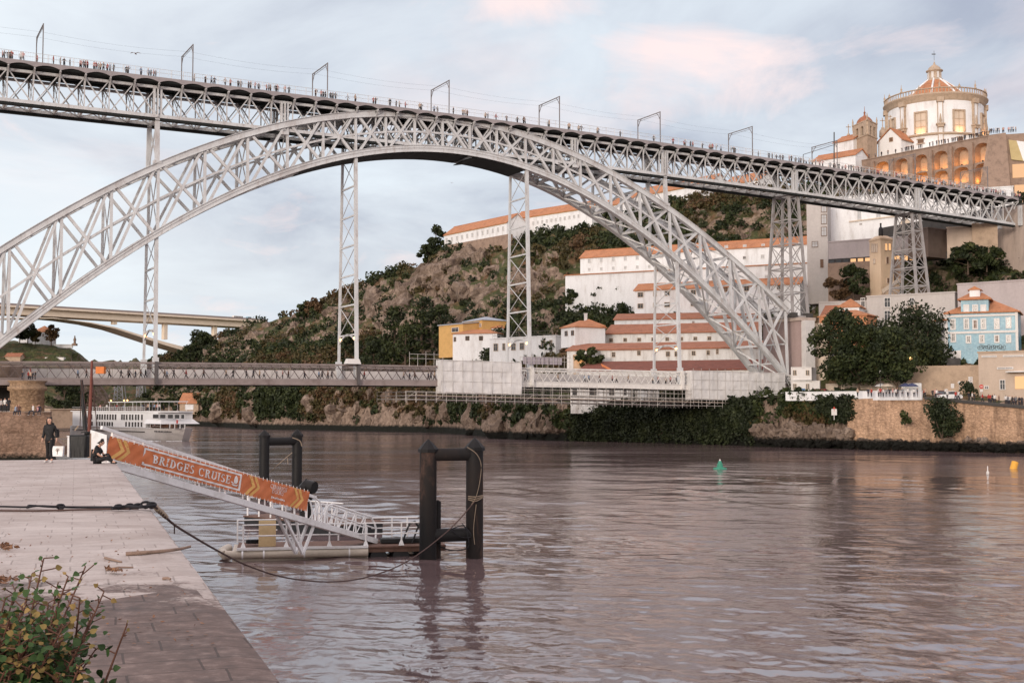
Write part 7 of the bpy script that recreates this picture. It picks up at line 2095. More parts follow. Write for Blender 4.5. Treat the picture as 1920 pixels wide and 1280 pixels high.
# scaffolding and sheeting on the lower deck
M_tube = mat("galvanised_tube", (.52, .49, .46), .25, 2, .5, .05, metal=.2)
M_plank = mat("scaffold_boards", (.55, .44, .36), .3, 2, .85)
def sheet(name, label, ua, ub, ztp, zbt, v):
 root = T(name, label, "sheeting", B((ua + ub) / 2, v, zbt(ua)))
 n = N("white_debris_sheet")
 w1 = n.noise(n.pos((1, 1, .25)), .8, 6, .65, .6); w2 = n.noise(n.pos((1, 1, .5)), 2.5, 4, .6)
 n.color(n.ramp(w1, [(.3, (.56, .55, .54)), (.7, (.74, .73, .72))])); n.rough(.55); n.bump(n.mix(.4, w1, w2), .5, .35)
 mt = n.mat
 m = MB(); nu, nz_ = int((ub - ua) / .35), 18
 def q(i, j, k):
  u = ua + (ub - ua) * i / nu; t = j / nz_
  z = zbt(u) + (ztp(u) - zbt(u)) * t
  bay = math.cos(u * 2 * math.pi / 2.0) * .02 + math.cos(t * 2 * math.pi * 3) * .012
  wv = .20 * mnoise.noise(Vector((u * .45 + t * 2, t * 2, 1.7))) + .10 * mnoise.noise(Vector((u * 1.9, t * 9, 4)))
  return B(u, v + bay + wv + k, z)
 g = [[q(i, j, 0) for j in range(nz_ + 1)] for i in range(nu + 1)]
 vs = [p for r_ in g for p in r_]
 m.add(vs, [(i * (nz_ + 1) + j, (i + 1) * (nz_ + 1) + j, (i + 1) * (nz_ + 1) + j + 1, i * (nz_ + 1) + j + 1) for i in range(nu) for j in range(nz_)], 0, True)
 for ue in (ua, ub):
  m.hexa([B(ue - .02, v, zbt(ue)), B(ue + .02, v, zbt(ue)), B(ue + .02, v + 2.2, zbt(ue)), B(ue - .02, v + 2.2, zbt(ue))], [B(ue - .02, v, ztp(ue)), B(ue + .02, v, ztp(ue)), B(ue + .02, v + 2.2, ztp(ue)), B(ue - .02, v + 2.2, ztp(ue))])
 m.build("cloth", mt, root)
 m = MB()
 for u in np.arange(ua + .3, ub, 2.0): m.tube([B(u, v - .10, zbt(u) - .9), B(u, v - .10, ztp(u) + .45)], .035, 5)
 for t in (.02, .36, .68, .98): m.tube([B(ua, v - .08, zbt(ua) + (ztp(ua) - zbt(ua)) * t), B(ub, v - .08, zbt(ub) + (ztp(ub) - zbt(ub)) * t)], .03, 5)
 m.build("tube_frame", M_tube, root)
 return root
VS = -2.2
def lin(p0, p1):
 (ua, za), (ub, zb_) = onplane(*p0, VS), onplane(*p1, VS)
 return ua, ub, lambda u: za + (zb_ - za) * (u - ua) / (ub - ua)
ua, ub, t1 = lin((827, 674), (978, 679)); _, _, b1_ = lin((827, 737), (978, 740))
sheet("scaffold_sheeting", "bright white sheeting wrapped round the middle of the lower deck", ua, ub, t1, b1_, VS)
uc, ud, t2 = lin((1297, 694), (1472, 699)); _, _, b2_ = lin((1297, 749), (1472, 752))
sheet("scaffold_sheeting", "pinkish white sheeting wrapped round the right end of the lower deck", uc, ud, t2, b2_, VS)
sc = T("scaffolding", "tube scaffolding hung below the lower deck between the two white sheets", "scaffolding", B(125, 4, 8))
_, _, zlo = lin((827, 749), (1472, 764)); _, _, zmid = lin((827, 741), (1472, 757)); _, _, zhi = lin((827, 722), (1472, 742))
tb, pk = MB(), MB()
for v in (VS, 2.0, 2 * BC - 2.0, 2 * BC + 2.2):
 for u in np.arange(78, ud + .1, 2.0):
  inside = ub < u < uc
  tb.tube([B(u, v, zlo(u) - .5), B(u, v, (zhi(u) + 1.0) if inside else zhi(u) - 1.2)], .045, 5)
 for zf in (lambda u: zlo(u), lambda u: zlo(u) + .65, lambda u: zmid(u) + .6):
  tb.tube([B(78, v, zf(78)), B(ud, v, zf(ud))], .045, 5)
 for zf in (lambda u: zhi(u) - .2, lambda u: zhi(u) + .5): tb.tube([B(ub, v, zf(ub)), B(uc, v, zf(uc))], .04, 5)
for u in np.arange(78, ud, 2.0):
 tb.tube([B(u, VS, zlo(u)), B(u, 2 * BC + 2.2, zlo(u))], .04, 5)
 if int(u / 2) % 3 == 0: tb.tube([B(u, VS, zlo(u)), B(u + 2, VS, zlo(u) + 1.3)], .035, 5)
tb.build("tube_frame", M_tube, sc)
for a, b in zip(np.arange(80, ud - 4, 4.0), np.arange(84, ud, 4.0)):
 pk.hexa([B(a, VS - .1, zmid(a) - .07), B(b - .03, VS - .1, zmid(b) - .07), B(b - .03, 2 * BC + 2, zmid(b) - .07), B(a, 2 * BC + 2, zmid(a) - .07)], [B(a, VS - .1, zmid(a)), B(b - .03, VS - .1, zmid(b)), B(b - .03, 2 * BC + 2, zmid(b)), B(a, 2 * BC + 2, zmid(a))])
pk.build("work_platform", M_plank, sc)
tb = MB()
for u in np.concatenate([np.arange(79, ua, 1.6), np.arange(ub, ub + 11, 1.2)]):
 z0 = ZL(u) - .2
 tb.tube([B(u, -1.6, z0), B(u, -1.6, z0 + 2.2 + .5 * rng.random())], .04, 5)
for (a, b) in ((79, ua), (ub, ub + 11)):
 for dz in (1.2, 2.0): tb.tube([B(a, -1.6, ZL(a) + dz), B(b, -1.6, ZL(b) + dz)], .04, 5)
tb.build("guard_rail", M_tube, sc)
m = MB()
for k in range(9):
 u = ub + 1.2 + k * .95; m.box(B(u, -1.3, ZL(u) + 1.3), (.75, .2, 1.3), 0, (BU, BV, UPV))
m.build("mesh_panel", mat("mauve_mesh", (.40, .36, .40), .2, 2, .8), sc)
for i, (x0, x1, y0, y1) in enumerate(((1070, 1180, 726, 775), (1190, 1212, 726, 770), (1235, 1410, 752, 768))):
 f = Facade(x0, y0, 284 - i * 4, x1, y0, 278 - i * 5)
 m = MB(); zb_ = f.zof(x0, y1)
 m.box(f.pt(f.L / 2, 1.5, (f.z + zb_) / 2), (f.L, 3, f.z - zb_), 0, (f.d, f.n, f.up))
 r_ = T("riverside_wall", ["crumbling white wall with dark openings below the middle of the scaffolding", "short white wall stub below the scaffolding", "white wall strip above the dark ivy below the right sheeting"][i], "wall", f.pt(f.L / 2, 1, zb_))
 m.build("masonry", M_white_w, r_)
 if i == 0:
  for x, w_ in ((1078, 9), (1112, 14), (1147, 10), (1172, 6)):
   m = MB(); t_, z_ = f.hit(x, 735); m.box(f.pt(t_, -.02, z_), (w_ * .12, .1, 1.3), 0, (f.d, f.n, f.up)); m.build("opening", M_dark, r_)
iv = []
for k in range(420):
 x = rng.uniform(1068, 1412); top = 770 if x > 1225 else (768 + 8 * math.sin(x * .09) if x < 1180 else 776)
 y = top + (826 - top) * rng.random() ** .8
 Y = np.interp(x, [1060, 1160, 1300, 1412], [287, 276.5, 260.5, 247])
 p = P(x, y, Y); iv.append(leaf_quads(clump_points(p, (1.5, .7, 1.3), 26, .2), .36))
me = quads_mesh("ivy_curtain", np.concatenate(iv), M_ivy); o = bpy.data.objects.new("ivy_curtain", me); col.objects.link(o)
tag(o, "dark ivy hanging over the river wall under the scaffolding", "ivy", kind="stuff")
# far quay, right: wall, trees, terrace
qw = T("quay_wall", "long ochre rubble quay wall streaked with dark stains at the right", "wall", P(1760, 845, 219))
qx = np.linspace(1588, 2150, 240); vs, fs = [], []
for i, x in enumerate(qx):
 Y = np.interp(x, [1588, 1700, 1900, 2150], [231, 223.5, 209, 192]); yt = np.interp(x, [1588, 1620, 1735, 1900, 2000, 2150], [749, 747, 746, 761, 770, 783])
 zt_ = P(x, yt, Y).z; b_ = P(x, 845, Y)
 for k in range(29):
  z = -1.5 + (zt_ + 1.5) * k / 28
  foot = max(0, .3 - k / 28) * 6
  h_ = mnoise.fractal(Vector((b_.x * .45, b_.y * .45, z * .8)), .9, 2.1, 4) * (.18 + .9 * max(0, .34 - k / 28) * 2)
  vs.append(Vector((b_.x - .25 * (foot + h_), b_.y - foot - h_ - (.6 if k == 28 else .6), z)))
for i in range(len(qx) - 1):
 for k in range(28): fs.append((i * 29 + k, (i + 1) * 29 + k, (i + 1) * 29 + k + 1, i * 29 + k + 1))
m = MB(); m.add(vs, fs);
def stainwall():
 mt = M_quaywall.copy(); mt.name = "stained_quay_wall"; nt_ = mt.node_tree
 bs_ = nt_.nodes["Principled BSDF"]; src = bs_.inputs["Base Color"].links[0].from_socket
 g_ = nt_.nodes.new("ShaderNodeNewGeometry"); mp_ = nt_.nodes.new("ShaderNodeMapping"); mp_.inputs["Scale"].default_value = (2.4, 1.2, .22)
 nz_ = nt_.nodes.new("ShaderNodeTexNoise"); nz_.inputs["Scale"].default_value = .55; nz_.inputs["Detail"].default_value = 6
 rp_ = nt_.nodes.new("ShaderNodeValToRGB"); rp_.color_ramp.elements[0].position = .50; rp_.color_ramp.elements[0].color = (0, 0, 0, 1); rp_.color_ramp.elements[1].position = .70; rp_.color_ramp.elements[1].color = (.55, .55, .55, 1)
 mx_ = nt_.nodes.new("ShaderNodeMix"); mx_.data_type = 'RGBA'; mx_.inputs[7].default_value = (.10, .062, .042, 1)
 nt_.links.new(g_.outputs["Position"], mp_.inputs["Vector"]); nt_.links.new(mp_.outputs[0], nz_.inputs["Vector"]); nt_.links.new(nz_.outputs["Fac"], rp_.inputs["Fac"])
 nt_.links.new(rp_.outputs["Color"], mx_.inputs[0]); nt_.links.new(src, mx_.inputs[6]); nt_.links.new(mx_.outputs[2], bs_.inputs["Base Color"]); return mt
m.build("masonry", stainwall(), qw)
m = MB(); pts = []
for x in np.linspace(1735, 2150, 24):
 Y = np.interp(x, [1588, 1700, 1900, 2150], [231, 223.5, 209, 192]); yt = np.interp(x, [1588, 1620, 1735, 1900, 2000, 2150], [749, 747, 746, 761, 770, 783]); pts.append(P(x, yt, Y - .6))
for a, b in zip(pts[:-1], pts[1:]): m.bar(a, b, .9, .5)
m.build("coping", M_lampmetal, qw)
m = MB(); fr_, bk_ = [], []
for x in np.linspace(1420, 2200, 30):
 Y = np.interp(x, [1420, 1588, 1700, 1900, 2200], [247, 231, 223.5, 209, 190]); z = np.interp(x, [1420, 1735, 1900, 2200], [9.7, 9.3, 7.8, 6.0])
 a = P(x, 745, Y - .3); a.z = z; b = P(x, 745, Y + 34); b.z = z + .5; fr_.append(a); bk_.append(b)
for i in range(len(fr_) - 1): m.face([fr_[i], fr_[i + 1], bk_[i + 1], bk_[i]])
tag(m.build("quay_road", mat("quay_paving_far", (.34, .29, .26), .2, .3, .9)), kind="structure")
zq = lambda x: float(np.interp(x, [1420, 1735, 1900, 2200], [9.7, 9.3, 7.8, 6.0])) + .05
f0_, f1_ = P(1474, 745, 240.5), P(1729, 744, 220.6)
f0_.z = f1_.z = 0
d_ = (f1_ - f0_).normalized(); n_ = Vector((-d_.y, d_.x, 0)); L_ = (f1_ - f0_).length
m = MB(); zA = 9.0; m.box((f0_ + f1_) / 2 + Vector((0, 0, 9.75)), (L_, .4, 1.6), 0, (d_, n_, UPV)); m.box((f0_ + f1_) / 2 + Vector((0, 0, 10.6)), (L_ + .1, .55, .12), 0, (d_, n_, UPV))
tag(m.build("parapet", M_white), "long low white parapet along the edge of the tree terrace", "parapet")
def container(label, x0, x1, y0, y1, Y, wx):
 f = Facade(x0, y0, Y, x1, y0, Y - 1.5); zb_ = f.zof(x0, y1)
 r_ = T("site_container", label, "container", f.pt(f.L / 2, 3, zb_), "stacked site containers")
 m = MB(); m.box(f.pt(f.L / 2, 3, (f.z + zb_) / 2), (f.L, 6, f.z - zb_ - .06), 0, (f.d, f.n, f.up)); m.build("body", M_frame, r_)
 m = MB()
 for t in (0, f.L): m.box(f.pt(t, -.02, (f.z + zb_) / 2), (.18, .2, f.z - zb_ - .02), 0, (f.d, f.n, f.up))
 for z in (zb_ + .1, f.z - .1): m.box(f.pt(f.L / 2, -.03, z), (f.L, .16, .16), 0, (f.d, f.n, f.up))
 m.build("corner_frame", M_white_w, r_)
 for x in wx: window(f, x, y0 + 10.5, 1.8, 8.5, r_, M_glass, M_trim, bars=False, fr=.06)
container("upper white site container stacked beside the bridge abutment", 1484, 1521, 688, 713, 243, (1488.5, 1492, 1512.5, 1516))
container("lower white site container behind the blue sign", 1484, 1536, 713.5, 739, 243, (1488.5, 1492, 1512.5, 1516))
f = Facade(1492, 728.5, 240.9, 1509.5, 728.5, 240)
r_ = T("blue_sign", "blue rectangular sign with white print on the white parapet", "sign", f.pt(f.L / 2, 0, 10.6))
m = MB(); m.box(f.pt(f.L / 2, 0, f.z - .48), (f.L, .1, .98), 0, (f.d, f.n, f.up)); m.build("board", mat("blue_sign_paint", (.03, .13, .30), .1, 1, .5), r_)
m = MB(); m.tube([f.pt(.35, -.06, f.z - .45), f.pt(.35, -.08, f.z - .45)], .2, 10)
for k in range(6): m.box(f.pt(.72 + k * .19, -.06, f.z - .46), (.13, .03, .26 + .06 * (k % 2)), 0, (f.d, f.n, f.up))
m.build("print", M_frame, r_)
m = MB(); f = Facade(1521, 728.5, 239.6, 1548, 728.5, 238)
for k in range(5):
 t = f.L * (k + .5) / 5; m.tube([f.pt(t - f.L / 10 + .02, .4, f.z - .5), f.pt(t + f.L / 10 - .02, .4, f.z - .5)], .48, 12)
tag(m.build("red_barrels", mat("dark_red_plastic", (.20, .035, .03), .2, 1, .5)) if False else m.build("red_barrier", mat("dark_red_plastic", (.17, .03, .028), .2, 1, .5)), "dark red ribbed barrier right of the blue sign", "barrier")
f = Facade(1548, 721, 246, 1700, 722, 236)
m = MB(); m.box(f.pt(f.L / 2, .3, f.z - 1.2), (f.L, .5, 2.8), 0, (f.d, f.n, f.up)); tag(m.build("terrace_wall", M_cream), "cream wall behind the riverside trees", "wall")
f = Facade(1690, 719, 233, 1727, 719, 230)
r_ = T("white_hoarding", "plain white hoarding behind the parasols right of the trees", "hoarding", f.pt(f.L / 2, 0, 9.4)); m = MB(); m.box(f.pt(f.L / 2, .1, f.z - .95), (f.L, .12, 2.0), 0, (f.d, f.n, f.up)); m.build("panel", M_white, r_)
f = Facade(1640, 697, 243, 1836, 690, 233)
m = MB(); m.box(f.pt(f.L / 2, 2, f.z - 3), (f.L, 4, 8), 0, (f.d, f.n, f.up)); tag(m.build("retaining_wall", M_stonel), "light brown stone retaining wall behind the market tents", "wall")
f = Facade(1775, 676, 248, 1800, 676, 247)
m = MB(); m.box(f.pt(f.L / 2, 1, f.z - 3), (f.L, 2, 7), 0, (f.d, f.n, f.up)); tag(m.build("dark_gate", M_dark), "tall dark gate below the blue house", "gate")
f = Facade(1800, 690, 236, 1836, 688, 234)
m = MB(); m.box(f.pt(f.L / 2, 1, f.z - 2.5), (f.L, 2, 6), 0, (f.d, f.n, f.up)); tag(m.build("garden_wall", M_concrete_p), "mauve wall between the dark gate and the brick building", "wall")
def parasol(label, x, y, Y, c, r_=1.3):
 p = P(x, y, Y); p.z = zq(x)
 o = T("parasol", label, "parasol", p, "terrace parasols")
 m = MB(); m.tube([p, p + Vector((0, 0, 2.6))], .04, 6); m.build("pole", M_frame, o)
 m = MB(); m.lathe(p + Vector((0, 0, 2.1)), [(r_, 0), (r_ * .55, .38), (.05, .62)], 8, 0, False); m.build("canopy", c, o)
M_pb = mat("dark_blue_canvas", (.05, .06, .13), .2, 2, .8)
parasol("white parasol under the riverside trees", 1652, 730, 232, M_frame); parasol("pale pink parasol beside the white parasol", 1664, 730, 231, M_cream)
parasol("dark blue parasol left of the white hoarding", 1698, 733, 228, M_pb); parasol("dark blue parasol in front of the white hoarding", 1710, 733, 227, M_pb)
def ptree(name, label, x, Y, h_, rx, ml, **k):
 p = P(x, 742, Y); p.z = zq(x); return tree(name, label, p, h_, rx, ml, "plane trees on the far terrace", **k)
ptree("terrace_tree", "tall dark leafy tree nearest the containers, leaning over the parapet", 1574, 238, 16.8, 5.2, [M_leaf_dark, M_leaf_mid], crown0=.24, nclump=62, leaf=.32, per=120, trunk_r=.26)
ptree("terrace_tree", "dark leafy tree second from the containers with a slim trunk", 1611, 236, 14.6, 4.8, [M_leaf_dark, M_leaf_mid], crown0=.24, nclump=56, leaf=.32, per=120, trunk_r=.22)
ptree("terrace_tree", "broad dark tree with a leaning trunk, right of the two closer-set trees", 1684, 232, 12.8, 5.0, [M_leaf_dark, M_leaf_mid], crown0=.30, nclump=60, leaf=.32, per=120, lean=-1.2, trunk_r=.24)
for i, (x, y, Y, h_, r__) in enumerate(((1655, 668, 255, 9, 5), (1708, 640, 262, 9.5, 5), (1735, 655, 258, 10, 4.5), (1756, 690, 250, 7, 3.6), (1720, 690, 252, 8, 4.5))):
 bush("slope_bush", ["dark bush behind the gap between the terrace trees", "dark creeper mound highest on the slope below the lattice tower", "dark bush on the slope left of the white gable", "dark bush low on the slope beside the dark gate", "dark bush behind the broad leaning tree"][i], P(x, y + 14, Y), r__, h_, M_leaf_dark, "dark bushes on the terrace slope", leaf=.36, n=1500)
m = MB()
p = P(1707, 672, 247); m.lathe(p, [(0, -.3), (.35, -.1), (.3, .2), (0, .35)], 10); tag(m.build("street_lantern", M_lamp, None, p), "glowing yellow lantern among the dark trees", "lamp"); point("lantern_light", p + Vector((0, -1.2, .1)), 260, (1, .62, .2), .3)
bush("wall_bush", "round dark bush growing on the face of the ochre quay wall", P(1766, 822, 214.5) , 3.3, 6.6, M_leaf_dark, n=2600, leaf=.3)
bush("wall_bush", "small tuft growing on the quay wall left of the round bush", P(1697, 797, 219.5), 1.2, 2.4, M_leaf_mid, n=300, leaf=.28)
cs = []
for k in range(210):
 x = 1537 + 66 * rng.random(); y = 746 + 40 * rng.random() ** 1.1
 if y > 746 + (x - 1500) * .50 or y > 788 - max(0, x - 1590) * .5: continue
 Y = np.interp(x, [1500, 1600], [238.2, 229.8]); cs.append(leaf_quads(clump_points(P(x, y, Y), (1.2, .6, 1.0), 30, .2), .3))
me = quads_mesh("hanging_creeper", np.concatenate(cs), M_ivy); o = bpy.data.objects.new("hanging_creeper", me); col.objects.link(o); tag(o, "thick dark creeper hanging over the cliff below the parapet", "creeper")
bush("kerb_bush", "small round dark bush beside the road sign panel", P(1815, 744, 219), 1.6, 2.8, M_leaf_dark, n=500, leaf=.25)
p = P(1564, 786, 230)
r_ = T("cliff_sign", "small white notice board on a post on the cliff face", "sign", p)
m = MB(); m.box(p + Vector((0, 0, .4)), (.1, .1, .9)); m.build("post", M_frame, r_)
m = MB(); m.box(p + Vector((0, -.07, 1.35)), (1.0, .06, 1.15)); m.build("board", M_frame, r_)
m = MB(); m.prism([p + Vector((-.28, -.13, 1.98)), p + Vector((.28, -.13, 1.98)), p + Vector((0, -.13, 2.35))], (0, .04, 0)); m.box(p + Vector((0, -.11, 1.7)), (.1, .03, .3)); m.build("red_mark", mat("red_sign_paint", (.5, .06, .04), .1, 2, .6), r_)
M_red = mat("traffic_red", (.55, .05, .035), .1, 2, .5)
def gp_(x, y, Y): p = P(x, y, Y); p.z = zq(x); return p
p = gp_(1840, 745, 219); r_ = T("road_sign", "round red no-entry sign in front of the brick building", "sign", p)
m = MB(); m.tube([p, p + Vector((0, 0, 3.0))], .05, 6); m.build("post", M_tube, r_)
m = MB(); m.tube([p + Vector((0, -.08, 2.9)), p + Vector((0, -.14, 2.9))], .36, 14, 0); m.box(p + Vector((0, -.16, 2.9)), (.46, .04, .11), 1); m.box(p + Vector((0, -.08, 2.2)), (.5, .05, .45), 1); m.build("face", [M_red, M_frame], r_)
p = gp_(1820, 742, 220); r_ = T("direction_sign", "white stacked direction sign beside the round dark bush", "sign", p)
m = MB(); m.tube([p, p + Vector((0, 0, 4.4))], .06, 6); m.build("post", M_tube, r_)
for k in range(4):
 m = MB(); m.box(p + Vector((0, -.08, 4.3 - k * .42)), (.75, .05, .36), 0); m.box(p + Vector((.05, -.11, 4.3 - k * .42)), (.45, .02, .06), 1); m.build("panel", [M_frame, M_dark], r_)
for i, (x, hh) in enumerate(((1786, 2.9), (1799, 3.3), (1774, 2.0))):
 p = gp_(x, 743, 222 + i); r_ = T("road_sign", ["white road sign above the parked white car", "diamond warning sign right of the parked white car", "small white sign left of the parked car"][i], "sign", p)
 m = MB(); m.tube([p, p + Vector((0, 0, hh))], .05, 6); m.build("post", M_tube, r_)
 m = MB()
 if i == 1: m.prism([p + Vector((0, -.1, hh - .35)), p + Vector((.35, -.1, hh)), p + Vector((0, -.1, hh + .35)), p + Vector((-.35, -.1, hh))], (0, .05, 0))
 else: m.box(p + Vector((0, -.08, hh - .3)), (.6, .05, .8 if i == 0 else .5))
 m.build("face", M_frame, r_)
def car(name, label, x, y, Y, L=4.2, W=1.75, H=1.5, paint=None, rz=0.0, group=None):
 p = gp_(x, y, Y); r_ = T(name, label, "car", p, group)
 c_, s_ = math.cos(rz), math.sin(rz)
 tf_ = lambda a, b, z: p + Vector((a * c_ - b * s_, a * s_ + b * c_, z))
 sec = [(-L / 2, .35, .62), (-L * .47, .28, .88), (-L * .30, .25, .98), (-L * .14, .25, 1.0), (L * .12, .25, 1.0), (L * .34, .25, .98), (L * .46, .28, .92), (L / 2, .38, .70)]
 m = MB(); vs = [];
 for a, z0, z1 in sec:
  w_ = W / 2 * (.92 if abs(a) > L * .45 else 1)
  vs += [tf_(a, -w_, z0), tf_(a, -w_, (z0 + z1) / 2), tf_(a, -w_ * .93, z1), tf_(a, w_ * .93, z1), tf_(a, w_, (z0 + z1) / 2), tf_(a, w_, z0)]
 n = len(sec); fs = [(i * 6 + j, (i + 1) * 6 + j, (i + 1) * 6 + (j + 1) % 6, i * 6 + (j + 1) % 6) for i in range(n - 1) for j in range(6)] + [tuple(range(5, -1, -1)), tuple((n - 1) * 6 + j for j in range(6))]
 m.add(vs, fs, 0, False); m.build("body", paint, r_)
 m = MB(); q = [(-L * .30, .98), (-L * .12, H - .04), (L * .22, H), (L * .40, .97)]
 m.prism([tf_(a, -W * .44, z) for a, z in q], tf_(0, W * .88, 0) - tf_(0, 0, 0)); m.build("cabin", M_glass, r_)
 m = MB(); m.hexa([tf_(-L * .13, -W * .41, H - .05), tf_(L * .23, -W * .41, H - .02), tf_(L * .23, W * .41, H - .02), tf_(-L * .13, W * .41, H - .05)], [tf_(-L * .11, -W * .38, H + .04), tf_(L * .21, -W * .38, H + .06), tf_(L * .21, W * .38, H + .06), tf_(-L * .11, W * .38, H + .04)]); m.build("roof", paint, r_)
 for a in (-L * .31, L * .31):
  for b in (-1, 1):
   m = MB(); m.tube([tf_(a, b * W * .40, .31), tf_(a, b * W * .51, .31)], .31, 14, 0); m.tube([tf_(a, b * W * .51, .31), tf_(a, b * W * .525, .31)], .18, 10, 1); m.build("wheel", [M_black, M_tube], r_)
 for b in (-.6, .6): m = MB(); m.box(tf_(-L * .495, b, .68), (.08, .3, .16)); m.build("headlight", M_frame, r_)
 return r_
car("parked_car", "white car parked beside the road signs on the far quay", 1780, 744, 219.5, paint=mat("white_car_paint", (.70, .70, .70), .05, 1, .25))
car("parked_car", "dark red car with a lit lamp just left of the parked white car", 1762, 744, 221.5, 3.6, paint=mat("dark_red_car_paint", (.12, .025, .02), .05, 1, .25), rz=1.3)
car("parked_car", "black car parked on the hotel's upper terrace", 1592, 300, 300, paint=M_pile) if False else None
for i, (x, y, Y, s_) in enumerate(((633, 636, 214, 0), (663, 633, 217, 0))): pass
p = gp_(1651, 741, 231); r_ = T("street_lamp", "thin dark street lamp in front of the white parasols", "street lamp", p)
m = MB(); m.tube([p, p + Vector((0, 0, 4.6))], .06, 6); m.build("pole", M_lampmetal, r_)
m = MB(); m.lathe(p + Vector((0, 0, 4.6)), [(.08, 0), (.2, .1), (.18, .4), (0, .5)], 8); m.build("lantern", M_frame, r_)
p = P(1088, 672, 300); m = MB(); m.lathe(p, [(0, -.2), (.28, 0), (.2, .35), (0, .45)], 8); tag(m.build("wall_lamp", M_lamp, None, p), "glowing wall lamp above the scaffolding left of the lowest lodge", "lamp"); point("wall_lamp_light", p + Vector((0, -.8, 0)), 160, (1, .55, .2), .3)
f = Facade(1075, 668, 301, 1098, 668, 300); m = MB(); m.box(f.pt(f.L / 2, 1, f.z - 3), (f.L, 2, 7), 0, (f.d, f.n, f.up)); tag(m.build("stone_pillar", M_stonel), "rough stone pillar with a lamp left of the lowest lodge", "pillar") if False else tag(m.build("stone_wall", M_stonel), "short rough stone wall below the glowing wall lamp", "wall")
M_cant = mat("orange_tarpaulin", (.70, .20, .04), .15, 2, .6)
p0, p1 = P(1128, 686, 289), P(1147, 696, 288)
m = MB(); m.hexa([p0, p1, p1 + Vector((0, 1.6, .5)), p0 + Vector((0, 1.6, .5))], [p0 + Vector((0, 0, .15)), p1 + Vector((0, 0, .15)), p1 + Vector((0, 1.6, .65)), p0 + Vector((0, 1.6, .65))]); tag(m.build("orange_awning", M_cant), "bright orange tarpaulin on the dark red shed roof", "tarpaulin")
for q in (34.8, 69.6, 104.4, 139.0):
 zc = ZL(q) + 4.6
 for vv in (vnear(zc) + 1.0, vfar(zc) - 1.0):
  c_ = B(q, vv, zc + .15)
  m = MB(); m.lathe(c_, [(0, -.35), (.24, -.2), (.26, .05), (.1, .2), (0, .22)], 8); m.build("portal_lamp", M_lamp, bridge)
p = P(190, 688, 197)
m = MB(); m.box(p + Vector((0, 0, 0)), (1.3, 1.0, 1.1)); tag(m.build("orange_box", M_cant, None, p), "bright orange box hung on the lower deck's near railing", "box", )
u_, z_ = onplane(188, 694, -.9)
bpy.data.objects["orange_box"].location = B(u_, -1.35, z_)
u_, z_ = onplane(663, 680, -.9)
p = B(u_ - .6, -1.3, ZL(u_) + .05)
m = MB(); m.hexa([p + BU * a + BV * b for a, b in ((-1.1, -.7), (1.6, -.7), (1.6, .7), (-1.1, .7))], [p + BU * a + BV * b + UPV * .9 for a, b in ((-.8, -.5), (1.3, -.5), (1.3, .5), (-.8, .5))]); tag(m.build("white_canopy_box", M_frame, None, p), "white box canopy on the lower deck rail at the second hanger", "box")
# overhead line on the upper deck
GUS = []
for x, y in ((80, 113), (352, 148), (617, 183), (843, 212), (1048, 240), (1246, 268), (1411, 292)): GUS.append(onplane(x, y, .5)[0])
dg_ = (GUS[-1] - GUS[0]) / 6
GUS = [GUS[0] + dg_ * k for k in range(10) if GUS[0] + dg_ * k < 242]
ORD = ["first", "second", "third", "fourth", "fifth", "sixth", "seventh", "eighth", "ninth", "tenth"]
gnt0 = None
for i, u in enumerate(GUS):
 base = B(u, .5, zdeck(u) - .2)
 lab = "%s thin iron wire gantry from the left on the upper deck" % ORD[i]
 if gnt0 is None:
  g = T("wire_gantry", lab, "gantry", base, "wire gantries along the upper deck")
  H = 6.4
  for v in (.5, 2 * BC - .5):
   m = MB(); m.bar(B(u, v, zdeck(u) - .2), B(u, v, zdeck(u) + H), .15, .15, up=BU)
   pts = [B(u, v + (1 if v < 4 else -1) * 1.6 * t, zdeck(u) + H - 1.7 + 1.6 * math.sin(t * math.pi / 2)) for t in np.linspace(0, 1, 6)]
   for a, b in zip(pts[:-1], pts[1:]): m.bar(a, b, .09, .09)
   m.build("pole", M_lampmetal if False else mat("gantry_iron", (.20, .18, .18), .2, 1, .6), g)
  m = MB(); m.bar(B(u, .4, zdeck(u) + H - .1), B(u, 2 * BC - .4, zdeck(u) + H - .1), .13, .15); m.bar(B(u, .5, zdeck(u) + H - .5), B(u, 2 * BC - .5, zdeck(u) + H - .5), .06, .06); m.build("crossbeam", bpy.data.materials["gantry_iron"], g)
  gnt0 = g
 else: dup(gnt0, base, 0, lab)
for j, (v, hh) in enumerate(((2.9, 5.7), (6.2, 5.7))):
 m = MB(); us_ = [-60] + GUS + [GUS[-1] + dg_]
 for a, b in zip(us_[:-1], us_[1:]):
  m.tube([B(a + (b - a) * t, v, zdeck(a + (b - a) * t) + hh - .0 - .5 * math.sin(math.pi * t)) for t in np.linspace(0, 1, 7)], .009, 4)
 tag(m.build("overhead_wire", M_lampmetal), ["overhead tram wire on the river side of the upper deck", "overhead tram wire on the far side of the upper deck"][j], "wire")
m = MB(); p0 = P(1563, 254, 371)
mast = T("utility_pole", "tall dark pole left of the church at the end of the upper deck", "pole", P(1564, 320, 330))
m.tube([P(1564, 325, 330), P(1564, 248, 330)], .16, 6); m.build("mast", M_lampmetal, mast)
m = MB(); m.bar(P(1563, 272, 330), P(1506, 290, 310), .12); m.bar(P(1506, 290, 310), P(1506, 312, 310), .14); m.build("bracket_arm", M_lampmetal, mast)
